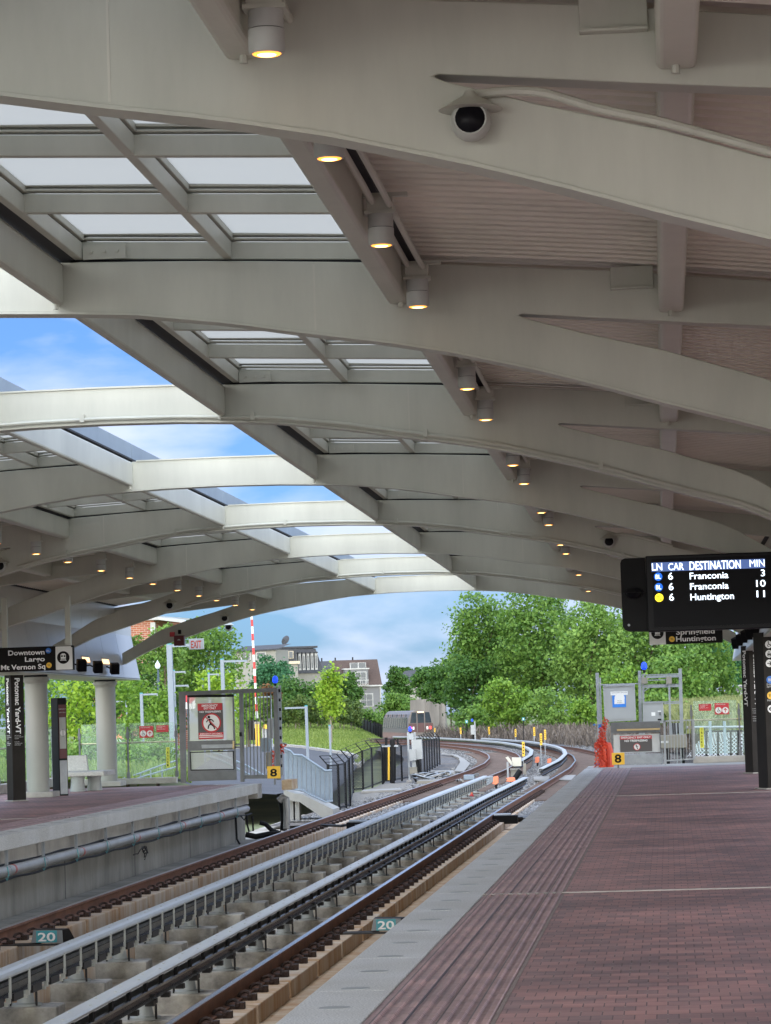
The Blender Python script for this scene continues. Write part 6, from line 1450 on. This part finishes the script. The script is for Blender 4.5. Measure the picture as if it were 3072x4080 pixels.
far = [fp(1200,590,270), fp(1255,560,262)]+[fp(1290+i*24, 548-i*14.5, 250-i*6.5) for i in range(7)]
chain_fence([fp(1075,612,290)]+far, 'long black chain link fence receding to the curve right of the grey control boxes')
t = thing('pipe_cluster', G(*C5(960,640), -1.25), 'cluster of black and yellow conduit pipes against the chain link fence', 'pipes')
Yc = t.location.y-.2
for x, y0, y1, m, r in ((905,640,280,'black',.035),(925,210,620,'black',.05),(950,290,615,'yellow',.04),(975,230,640,'black',.06),(990,225,650,'black',.07),(1010,290,620,'black',.03),(1035,225,300,'black',.03)):
    MB().cyl(P(*C5(x,y0),Yc), P(*C5(x,y1),Yc), r).build('pipe', m, t, smooth=True)
MB().box(P(*C5(885,280),Yc).x, P(*C5(1040,280),Yc).x, Yc-.05, Yc, P(*C5(960,300),Yc).z, P(*C5(960,285),Yc).z).build('strut', 'galv', t)
# black slatted fence on the rise
t = thing('black_slat_fence', P(1500,2960,340), 'black close-boarded fence stepping up the rise behind the meadow', 'fence')
pl = [(1345,2841,2882,344),(1385,2839,2889,342),(1440,2862,2912,334),(1490,2885,2940,320),(1517,2895,2964,306),(1523,2898,2985,300)]
for i, (a, b) in enumerate(zip(pl, pl[1:])):
    for j in range(4):
        def L4(u): return [a[q]*(1-u)+b[q]*u for q in range(4)]
        p, q = L4(j/4), L4((j+1)/4); A, B = P(p[0],p[2],p[3]), P(q[0],q[2],q[3]); At, Bt = P(p[0],p[1],p[3]), P(q[0],q[1],q[3])
        MB().slab([A, B, Bt, At], (0,.12,0)).build('fence_panel', 'black', t); MB().beam(A+Vector((0,-.1,0)), At+Vector((0,-.1,.25)), .16, .16, (0,1,0)).build('post', 'black', t)
# stair screen of blue-grey sheet and concrete stair
f = FB(76.5, 'blue grey sheet metal screen with vertical seams on the stair beside the left platform', 'stair screen', 'stair_screen', at=H(1300,1500))
top = [(1108,1215),(1160,1235),(1190,1265),(1255,1270),(1450,1398),(1505,1395)]; bot = [(1112,1480),(1160,1545),(1190,1555),(1260,1570),(1450,1640),(1512,1655)]
f.poly([H(*p) for p in top]+[H(*p) for p in reversed(bot)], 0, .04, 'sheet', 'bluegrey')
for i in range(10):
    x = 1140+i*38; yt = np.interp(x, [p[0] for p in top], [p[1] for p in top]); yb = np.interp(x, [p[0] for p in bot], [p[1] for p in bot]); f.poly([H(x-2,yt), H(x+2,yt), H(x+4,yb), H(x,yb)], -.012, -.001, 'seam', 'galv')
MB().tube([P(*H(*p),76.4) for p in top], .03).build('top_rail', 'bluegrey', f.t)
MB().tube([P(*H(*p),76.2) for p in ((1120,1540),(1190,1552),(1260,1560),(1330,1600),(1450,1655),(1512,1650))], .025).build('handrail', 'bluegrey', f.t, smooth=True)
f = FB(76.0, 'concrete stair with a sloping slab and two piers beside the left platform end', 'stair', 'concrete_stair', at=H(1300,1650))
f.poly([H(1100,1555), H(1190,1590), H(1240,1590), H(1510,1720), H(1515,1805), H(1440,1800), H(1235,1660), H(1100,1640)], .1, 1.6, 'stair_slab', 'concpale')
for x0, x1 in ((1130,1175), (1190,1225)): f.poly([H(x0,1650), H(x1,1650), H(x1+4,1900), H(x0+4,1900)], .2, .6, 'pier', 'concpale')
f.poly([H(1080,1640), H(1140,1640), H(1145,1900), H(1080,1900)], .9, 1.4, 'pier', 'conc')
o = MB().box(P(*H(1105,1500),66.6).x-.02, P(*H(1183,1500),66.6).x, 66.4, 67.4, P(*H(1140,1555),66.6).z, P(*H(1140,1472),66.6).z).build('end_block', 'concrust', None, bevel=.01); tag(o, 'weathered concrete block at the end corner of the left platform', 'concrete block')
# cables at the platform end
t = thing('black_cables', (-7.0, 64, -.6), 'thick black cables looping down from the pipe end of the left platform', 'cable'); A9 = lambda x, y: (900+.6603*x, 3000+.6603*y)
for pts, r, Y in (([(60,390),(62,440),(66,520),(85,552)],.022,62.5),([(125,375),(128,430),(140,475),(165,470),(160,380)],.02,63.5),([(120,492),(180,505),(260,490),(330,487)],.06,64),([(205,420),(240,430),(280,470),(330,485)],.05,65),([(325,245),(340,330),(350,400),(345,470)],.07,66.8),([(360,300),(372,340),(360,420),(355,470)],.05,66.9),([(90,380),(110,405),(130,378)],.015,63)):
    MB().tube([P(*A9(*p), Y) for p in pts], r).build('cable', 'black', t, smooth=True)
MB().tube([P(*A9(*p), 66.7) for p in ((320,290),(345,265),(362,275),(368,350),(366,460))], .075, 12).build('pipe_elbow', 'galvpipe', t, smooth=True)
# switch motor lever by the left rail, box by the right platform
for (pp, lab) in (([(575,436),(700,440),(745,432),(790,440),(850,425)], 'black switch rod and cylinder on the left track'), ([(1615,392),(1700,396),(1790,392)], 'black rod and box at the foot of the right platform')):
    b0 = G(*A9(*pp[0]), -1.15); t = thing('switch_rod', b0, lab, 'track equipment', 'switch rods beside the rails')
    MB().tube([G(*A9(*p), -1.12) for p in pp], .03, 8).build('rod', 'bolt', t)
    q = pp[-3]; c = G(*A9(*q), -1.10); MB().box(c.x-.05, c.x+.55, c.y-.15, c.y+.2, -1.24, -1.05).build('box', 'black', t, bevel=.01)
    MB().cyl(c+Vector((0,0,.05)), c+Vector((.4,0,.05)), .05).build('cylinder', 'galv', t)
# ------------------------------------------------------------ grey control boxes on a post by the fence
Yp = G(*C5(1145,620), -1.25).y-.6
f = FB(Yp, 'light grey control boxes with cables on a galvanised post by the chain link fence', 'control box', 'control_post', at=C5(1150,620))
f.poly([C5(1120,160), C5(1138,160), C5(1155,618), C5(1136,618)], .05, .13, 'post', 'galv'); f.poly([C5(1185,160), C5(1200,160), C5(1205,240), C5(1190,240)], .1, .16, 'post', 'galv')
f.poly([C5(1165,232), C5(1262,228), C5(1272,412), C5(1215,416), C5(1212,400), C5(1170,320)], -.10, .15, 'large_box', 'cabinet'); f.poly([C5(1143,322), C5(1208,318), C5(1214,425), C5(1150,432)], -.25, -.11, 'small_box', 'cabinet')
f.box(*C5(1150,490), *C5(1220,555), -.1, .1, 'lower_box', 'tan', bevel=.005); f.box(*C5(1170,430), *C5(1210,490), .0, .08, 'conduit_bank', 'galv'); f.box(*C5(1118,615), *C5(1170,640), -.1, .3, 'base', 'conc')
f.box(*C5(1140,170), *C5(1185,230), .0, .08, 'bracket', 'galv')
for pts in ([(1180,555),(1190,590),(1210,625),(1240,640)], [(1215,420),(1225,500),(1240,560),(1260,590)], [(1230,420),(1245,500),(1262,570)]): MB().tube([P(*C5(*p), Yp) for p in pts], .045).build('cable', 'black', f.t, smooth=True)
blue_lamp(*C5(1151,130), Yp, 7.5, 'blue emergency lamp above the grey control boxes')
t = thing('coiled_cables', G(*C5(1340,600), -1.2), 'coils of grey cable lying beside the left track', 'cable'); random.seed(5)
for i in range(7):
    c = G(*C5(1290+28*i, 602-3*i), -1.12); r = random.uniform(.25,.5); MB().tube([c+Vector((math.cos(a)*r*1.2, math.sin(a)*r*2, .10+.08*math.sin(a*2+i))) for a in np.linspace(0, 5.6, 22)], .028, 6).build('cable', ['galv','black','conccream'][i % 3], t, smooth=True)
a = G(*C5(1215,650), -1.25); MB().box(a.x, a.x+1.0, a.y, a.y+1.5, -1.26, -1.15).build('pallet', 'tan', t)
# items between tracks
C6 = lambda x, y: (1600+.4202*x, 2800+.4202*y)
Yt = G(*C6(1080,715), -1.2).y
f = FB(Yt, 'pale switch machine box with tilted lid on legs between the tracks', 'switch box', 'switch_machine', at=C6(1080,700))
f.poly([C6(1045,520), C6(1132,520), C6(1135,600), C6(1052,602)], 0, .4, 'box', 'creambox'); f.poly([C6(985,520), C6(1010,508), C6(1048,560), C6(1040,592)], -.05, .0, 'tilted_lid', 'creambox'); f.box(*C6(1028,622), *C6(1125,640), .05, .4, 'tray', 'conccream')
f.box(*C6(1035,642), *C6(1110,700), .1, .35, 'lower_box', 'tan'); f.box(*C6(998,560), *C6(1016,715), 0, .06, 'leg', 'galv'); f.box(*C6(1155,575), *C6(1180,680), 0, .1, 'post', 'tan')
MB().cyl(P(*C6(1070,725),Yt-.3), P(*C6(1128,640),Yt-.3), .10).build('cable_boot', 'black', f.t, smooth=True)
def cover_(x, y, w, h, label):
    b = G(*C6(x, y), -1.2); Y = b.y; f = FB(Y, label, 'cable terminal', 'orange_terminal', 'orange covered cable terminals', at=C6(x, y)); q = lambda dx, dy: C6(x+dx*w, y-dy*h)
    f.poly([q(-.5,.4), q(.1,.35), q(.5,.5), q(.45,.95), q(.3,1.05), q(-.2,1.0), q(-.55,.9), q(-.35,.75)], -.05, .2, 'hood', 'orange'); f.poly([q(-.05,0), q(.25,0), q(.3,.4), q(-.1,.4)], 0, .12, 'stem', 'black')
cover_(890, 815, 58, 115, 'orange hooded terminal at the far end of the left coverboard'); cover_(1035, 770, 85, 60, 'low orange hooded terminal left of the right coverboard end')
cover_(1285, 600, 44, 85, 'orange hooded terminal among the gravel between the two curved coverboards'); cover_(1400, 595, 42, 65, 'orange hooded terminal at the cut end of the curved coverboard'); cover_(1212, 570, 24, 45, 'small orange terminal beside the far curved coverboard')
t = thing('jumper_cables', P(*C6(800,750),96), 'bundle of grey jumper cables leaving the end of the left coverboard', 'cable')
for i in range(4): MB().tube([P(*C6(755,712+20*i),96.5), P(*C6(800,715+22*i),96.3), P(*C6(862,700+14*i),97)], .03, 6).build('cable', 'galvpale', t, smooth=True)
b = G(*C6(665,915), -1.3); f = FB(b.y, 'small red valve box between the coverboards', 'valve box', 'red_valve_box', at=C6(665,915)); f.box(*C6(648,868), *C6(680,915), 0, .15, 'box', 'red', bevel=.01); f.box(*C6(655,848), *C6(672,868), .03, .1, 'cap', 'orange')
b = G(*C6(640,730), -1.2); f = FB(b.y, 'grey flat junction box between the left rails with pale hoses', 'junction box', 'track_box', at=C6(640,730)); f.box(*C6(588,685), *C6(690,730), 0, .6, 'box', 'bluegrey', bevel=.01); f.box(*C6(690,672), *C6(730,700), .1, .4, 'motor', 'steel', bevel=.01)
MB().tube([G(*C6(520+12*i, 735+8*math.sin(i*1.7)), -1.12) for i in range(6)], .04, 6).build('hose', 'conccream', f.t, smooth=True)
# yellow marker posts, blue-topped signals
for i, (x, yt, ym, yb, w) in enumerate([(560,235,298,350,14),(829,230,300,362,16),(1081,250,325,378,16),(1258,232,315,440,18),(1322,292,402,595,22),(1361,256,350,510,18),(1155,370,508,685,24),(315,240,278,330,12)]):
    b = G(*C6(x, yb), -1.25); Y = min(b.y, 235); n = ['farthest left one','second from the left','third from the left','one standing right of the blue topped mast','tall one between the curved coverboards','one right of the curved coverboard','nearest tall one beside the switch box','one beside the train'][i]
    f = FB(Y, 'yellow warning marker post, '+n, 'marker post', 'yellow_marker', 'yellow marker posts along the tracks', at=C6(x, yb))
    f.box(*C6(x-w/2,yt), *C6(x+w/2,ym), 0, .04, 'yellow_plate', 'yellow', bevel=.003); f.box(*C6(x-3,ym), *C6(x+4,yb), .01, .05, 'post', 'galv')
    for j in range(4): y = yt+(ym-yt)*(.15+.2*j); f.box(*C6(x-w*.25,y), *C6(x+w*.2,y+(ym-yt)*.10), -.004, -.001, 'mark', 'sblack')
for x, yt, yb, Y, n in ((617,165,362,225,'left'), (1155,140,372,195,'right')):
    f = FB(Y, 'black mast topped by a small teal panel, %s of the two beyond the curve' % n, 'signal mast', 'number_mast', 'teal topped masts', at=C6(x, yb)); f.box(*C6(x-3,yt+35), *C6(x+4,yb), 0, .06, 'mast', 'black'); f.box(*C6(x-12,yt), *C6(x+12,yt+28), -.02, .03, 'panel', 'teal'); f.box(*C6(x-5,yt+28), *C6(x+6,yt+60), -.03, .05, 'head', 'black'); f.box(*C6(x-4,yt+6), *C6(x+5,yt+22), -.026, -.021, 'mark', 'signwhite')
f = FB(222, 'light grey signal cabinet on a post with a small blue lamp beyond the curve', 'signal cabinet', 'signal_cabinet', at=C6(675,350)); f.box(*C6(655,212), *C6(695,302), 0, .3, 'cabinet', 'cabinet', bevel=.02); f.box(*C6(690,178), *C6(702,355), .05, .15, 'post', 'galv'); f.box(*C6(672,302), *C6(690,352), .1, .2, 'conduit', 'black')
blue_lamp(*C6(669,165), 222, 4, 'tiny blue lamp above the far signal cabinet')
# ------------------------------------------------------------ street furniture on the left
def lamp_post(x, ytop, ybot, w, arms, Y, label, m='polewhite'):
    f = FB(Y, label, 'lamp post', 'street_lamp', 'pale L-shaped lamp posts', at=(x, ybot)); f.poly([(x-w/2, ytop), (x+w/2, ytop), (x+w/2+(ybot-ytop)*.035, ybot), (x-w/2+(ybot-ytop)*.035, ybot)], 0, w*Y/F, 'pole', m)
    for (ya, xe) in arms: f.box(min(x, xe), ya, max(x, xe), ya+w*.45+2, .02, .02+w*Y/F*.8, 'lamp_arm', m); f.box(xe-(6 if xe > x else -2), ya+w*.45+2, xe+(2 if xe > x else 6), ya+w*.45+4, .03, .08, 'lamp_head', 'galv')
    f.box(x-w/2, ytop-4, x+w/2, ytop, .0, .1, 'cap', 'teal'); return f
lamp_post(673, 2568, 3092, 21, [(2566, 752)], 110, 'tallest pale lamp post at the left, partly above the EXIT sign')
lamp_post(691, 2673, 3090, 10, [(2674, 738), (2729, 750)], 150, 'pale lamp post with two arms just right of the tallest one')
lamp_post(562, 2764, 3078, 11, [(2763, 627)], 125, 'short pale lamp post between the far column and the no parking sign')
lamp_post(884, 2628, 3060, 14, [(2630, 984)], 150, 'pale lamp post with arm pointing right behind the left gate')
lamp_post(831, 2684, 3060, 8, [(2684, 872)], 190, 'thin pale lamp post left of the one behind the gate')
lamp_post(806, 2706, 3060, 7, [(2706, 862)], 200, 'thinnest pale lamp post behind the gate sign')
lamp_post(1219, 2814, 3026, 11, [(2817, 1134)], 160, 'pale lamp post with arm pointing left beside the road')
lamp_post(1078, 2775, 3026, 5, [(2775, 1028)], 200, 'far pale lamp post seen through the gate bars')
lamp_post(1313, 2892, 3060, 8, [], 130, 'plain thin white post beside the road')
lamp_post(502, 2794, 3070, 6, [(2792, 462)], 170, 'small pale lamp post arm right of the far column')
f = FB(180, 'dark post with a white acorn globe lamp and a no parking sign', 'street lamp', 'globe_lamp', at=(630,2960)); f.poly([(626,2668),(633,2668),(640,2960),(631,2960)], 0, .12, 'post', 'navy')
c = P(628, 2655, 180); kq = 180/F
MB().lathe(c+Vector((0,0,-10*kq)), [(6*kq,0),(11*kq,8*kq),(11.5*kq,14*kq),(8*kq,22*kq),(5*kq,25*kq),(3*kq,30*kq),(1*kq,34*kq)], 18).build('globe', 'globeglass', f.t, smooth=True)
f = FB(178, 'white no parking sign with a red ring on the dark lamp post', 'sign', 'no_parking_sign', at=(627,2800)); f.box(619,2785,635,2816, 0, .02, 'board', 'signwhite'); f.ring(627,2795,5,7, -.003, 'ring', 'red'); f.text('P', 624,2791,630,2799, 'sblack', -.006); f.line([(622,2790),(632,2800)], 1.4, -.008, 'slash', 'red'); f.box(621,2808,633,2812, -.004, -.001, 'text_strip', 'sblack')
f = FB(140, 'white panel with red band and letter S behind the left gate', 'sign', 'banner_sign', at=(750,2800)); f.box(727,2770,778,2825, 0, .03, 'board', 'signwhite'); f.poly([(727,2770),(778,2770),(778,2785),(760,2803),(727,2795)], -.01, -.001, 'red_band', 'red'); f.text('S', 730,2773,739,2789, 'signwhite', -.014)
# barrier arm
f = FB(190, 'red and white striped barrier arm raised beside the road', 'barrier', 'barrier_arm', at=H(885,1180))
a, b = (1001.5, 2440), (1024, 2862)
for i in range(15):
    t0, t1 = i/15, (i+1)/15; p = (a[0]+(b[0]-a[0])*t0, a[1]+(b[1]-a[1])*t0); q = (a[0]+(b[0]-a[0])*t1, a[1]+(b[1]-a[1])*t1); f.poly([(p[0]-4.2,p[1]),(p[0]+4.2,p[1]),(q[0]+4.2,q[1]),(q[0]-4.2,q[1])], 0, .08, 'stripe', 'signwhite' if i % 2 == 0 else 'stripered')
f.box(*H(872,1012), *H(903,1190), -.1, .4, 'yellow_post', 'yellow'); f.box(*H(855,990), *H(905,1045), .0, .4, 'motor_head', 'tan'); f.box(*H(935,1015), *H(968,1050), .0, .4, 'arm_rest', 'yellow'); f.box(*H(925,1050), *H(960,1190), .1, .5, 'cabinet', 'cabinet')
f.box(*H(803,980), *H(860,1145), .5, .9, 'control_kiosk', 'bronze')
# orange barrels
for i, x in enumerate((478, 487)):
    c = P(x-2, 2960, 150); t = thing('traffic_barrel', c, 'orange and white traffic barrel behind the far column, '+('left one' if i == 0 else 'right one'), 'traffic barrel', 'traffic barrels'); MB().lathe(c, [(.22,0),(.20,.2)], 14).build('white_band', 'signwhite', t); MB().lathe(c+Vector((0,0,.2)), [(.20,0),(.18,.22),(.1,.25)], 14).build('orange_band', 'orange', t)
# pale blue ramp rails behind the left glass
t = thing('ramp_handrail', P(560,3090,78), 'pale blue pipe handrails of the ramp behind the left glass railing', 'railing')
for q in ([(480,3105),(560,3080),(640,3050),(705,3030)], [(520,3110),(600,3085),(705,3055)], [(430,3110),(480,3105)]): MB().tube([P(*p, 78) for p in q], .022).build('pipe', 'polewhite', t, smooth=True)
for x in (560, 600, 645): MB().cyl(P(x, 3080-(x-560)*.35, 78), P(x+2, 3120, 78), .016).build('baluster', 'polewhite', t)
t = thing('ramp_handrail', P(900,3060,74), 'pale handrails of the stair seen through the lower screen of the left gate', 'railing')
for q in ([(820,3010),(880,3030),(950,3065),(1000,3090)], [(850,3000),(910,3020),(980,3050),(1060,3095)]): MB().tube([P(*p, 74) for p in q], .03).build('pipe', 'bluegrey', t, smooth=True)
# galvanised chain fence right, culvert, digger, truck
t = thing('galvanised_chain_fence', P(*K(1100,980),84), 'galvanised chain link fence behind the right glass railing', 'fence')
uvgrid('wire_mesh', [[P(*K(1075,1010),84), P(*K(1700,1000),84), P(*K(1700,735),84), P(*K(1290,730),84)]], 'chaingalv', t)
for x in (1290, 1420, 1560, 1640): MB().cyl(P(*K(x,1010),84), P(*K(x,725),84), .03).build('post', 'black', t)
MB().cyl(P(*K(1290,733),84), P(*K(1700,728),84), .025).build('top_rail', 'black', t); MB().cyl(P(*K(1075,690),80), P(*K(1700,685),80), .035).build('pipe_rail', 'galv', t)
for x in (1490, 1330): MB().cyl(P(*K(x,620),80), P(*K(x+10,1000),80), .04).build('pipe', 'bluegrey', t)
o = MB().slab([P(*K(x,y),105) for x, y in ((1330,700),(1430,600),(1490,545),(1570,525),(1660,522),(1700,640),(1700,760),(1330,760))], (0,3,0)).build('concrete_culvert', 'concpale'); tag(o, 'pale concrete culvert wall with a curved top behind the right fence', 'culvert')
Y = 290; f = FB(Y, 'yellow digger with a raised boom parked on the right meadow', 'digger', 'yellow_digger', at=K(1230,390))
f.poly([K(1145,240), K(1175,232), K(1240,262), K(1240,300), K(1150,285)], 0, .8, 'boom', 'digyellow'); f.poly([K(1095,320), K(1140,305), K(1200,330), K(1215,375), K(1100,375)], -.2, 1.2, 'engine_cover', 'digyellow'); f.box(*K(1225,270), *K(1275,355), -.1, 1.0, 'cab', 'black'); f.box(*K(1275,258), *K(1325,345), -.1, 1.0, 'cab_window', 'cabinet'); f.box(*K(1255,255), *K(1328,262), -.2, 1.1, 'cab_roof', 'digyellow'); f.poly([K(1310,385), K(1360,330), K(1362,350), K(1345,388)], 0, .5, 'bucket_arm', 'digyellow'); f.box(*K(1120,358), *K(1330,386), -.3, 1.3, 'chassis', 'tan')
for x in (1150, 1220, 1300): f.disc(*K(x,382), 6.5, -.35, 'wheel', 'black', t=.3)
f.disc(*K(1078,355), 5.5, -.1, 'attachment', 'tan', t=.5)
Y = 280; f = FB(Y, 'white pickup truck partly hidden by the right pylon', 'truck', 'white_truck', at=K(1580,420))
f.poly([K(1522,305), K(1545,295), K(1690,300), K(1700,400), K(1655,405), K(1550,400), K(1530,395)], 0, 1.8, 'body', 'white'); f.poly([K(1600,296), K(1625,235), K(1660,215), K(1720,215), K(1720,300)], .1, 1.7, 'cab', 'white'); f.poly([K(1612,290), K(1632,245), K(1665,228), K(1700,228), K(1700,290)], .05, .09, 'window', 'winglass')
f.poly([K(1522,262), K(1540,258), K(1575,285), K(1570,296), K(1525,290)], .2, 1.5, 'load', 'galvpale')
for x in (1578, 1690): f.disc(*K(x,408), 9, -.02, 'wheel', 'black', t=.25)
# ------------------------------------------------------------ world, sun, camera
w = bpy.data.worlds.new('World'); SC.world = w; w.use_nodes = True; nt = w.node_tree; N = nt.nodes; Lk = nt.links; bg = N['Background']
EL, AZ = math.radians(68), math.radians(205)
sky = N.new('ShaderNodeTexSky'); sky.sky_type = 'NISHITA'; sky.sun_disc = False; sky.sun_elevation = EL; sky.sun_rotation = AZ; sky.air_density = 1.0; sky.dust_density = .6; sky.ozone_density = 2.0
tc = N.new('ShaderNodeTexCoord'); mp = N.new('ShaderNodeMapping'); mp.inputs['Scale'].default_value = (1, 1, 2.6); Lk.new(tc.outputs['Generated'], mp.inputs['Vector'])
n = N.new('ShaderNodeTexNoise'); n.inputs['Scale'].default_value = 11; n.inputs['Detail'].default_value = 9; n.inputs['Roughness'].default_value = .5; n.inputs['Distortion'].default_value = .2; Lk.new(mp.outputs[0], n.inputs['Vector'])
r = N.new('ShaderNodeValToRGB'); r.color_ramp.elements[0].position = .42; r.color_ramp.elements[1].position = .62; r.color_ramp.elements[0].color = (.04,.04,.04,1); r.color_ramp.elements[1].color = (.80,.80,.80,1); Lk.new(n.outputs['Fac'], r.inputs['Fac'])
tint = N.new('ShaderNodeMixRGB'); tint.blend_type = 'MULTIPLY'; tint.inputs[0].default_value = 1; tint.inputs[2].default_value = (*TINT, 1); Lk.new(sky.outputs[0], tint.inputs[1])
mx = N.new('ShaderNodeMixRGB'); mx.inputs[2].default_value = (*CLD, 1); Lk.new(r.outputs[0], mx.inputs[0]); Lk.new(tint.outputs[0], mx.inputs[1])
# unseen overhead sky brightened to light the canopy inside, blue towards the horizon
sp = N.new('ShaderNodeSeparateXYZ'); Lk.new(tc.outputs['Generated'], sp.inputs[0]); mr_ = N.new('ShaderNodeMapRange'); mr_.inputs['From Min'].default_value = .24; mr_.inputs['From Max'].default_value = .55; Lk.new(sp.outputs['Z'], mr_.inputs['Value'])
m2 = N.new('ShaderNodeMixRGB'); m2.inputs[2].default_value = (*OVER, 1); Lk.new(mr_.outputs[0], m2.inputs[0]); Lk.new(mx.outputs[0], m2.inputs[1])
m4 = N.new('ShaderNodeMixRGB'); m4.inputs[2].default_value = (*BACK_FILL, 1); mb_ = N.new('ShaderNodeMapRange'); mb_.inputs['From Min'].default_value = .45; mb_.inputs['From Max'].default_value = -.75; Lk.new(sp.outputs['Y'], mb_.inputs['Value']); mc_ = N.new('ShaderNodeMapRange'); mc_.inputs['From Min'].default_value = .48; mc_.inputs['From Max'].default_value = .22; Lk.new(sp.outputs['Z'], mc_.inputs['Value']); mm_ = N.new('ShaderNodeMath'); mm_.operation = 'MULTIPLY'; Lk.new(mb_.outputs[0], mm_.inputs[0]); Lk.new(mc_.outputs[0], mm_.inputs[1]); Lk.new(mm_.outputs[0], m4.inputs[0]); Lk.new(m2.outputs[0], m4.inputs[1])  # added low sky glow behind the camera, lights the camera-facing ribs
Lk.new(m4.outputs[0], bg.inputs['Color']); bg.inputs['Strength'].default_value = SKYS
ld = bpy.data.lights.new('sun', 'SUN'); ld.energy = SUNE; ld.angle = math.radians(SUNA); ld.color = (1, .96, .9); lo = bpy.data.objects.new('sun', ld); COL.objects.link(lo)
d = Vector((math.sin(AZ)*math.cos(EL), math.cos(AZ)*math.cos(EL), math.sin(EL)))      # towards the sun
lo.rotation_euler = (-d).to_track_quat('-Z', 'Y').to_euler(); lo.location = (0, 0, 50)
cd = bpy.data.cameras.new('camera'); cd.sensor_fit = 'HORIZONTAL'; cd.sensor_width = 36; cd.lens = 36*F/3072; cd.clip_end = 3000; cd.clip_start = .1
co = bpy.data.objects.new('camera', cd); COL.objects.link(co); SC.camera = co
r_ = MC.col[0]; u_ = MC.col[1]; f_ = MC.col[2]; mw = Matrix((r_, u_, -Vector(f_))).transposed().to_4x4(); mw.translation = Vector((CAMX, 0, EYE)); co.matrix_world = mw
SC.view_settings.view_transform = 'Standard'; SC.view_settings.look = 'None'; SC.view_settings.gamma = 1; SC.view_settings.exposure = EXPO
SC.render.engine = 'CYCLES'; SC.render.resolution_x = 771; SC.render.resolution_y = 1024
SC.cycles.max_bounces = 10; SC.cycles.diffuse_bounces = 5; SC.cycles.transparent_max_bounces = 24
for o in bpy.data.objects:
    if '_base' in o: del o['_base']
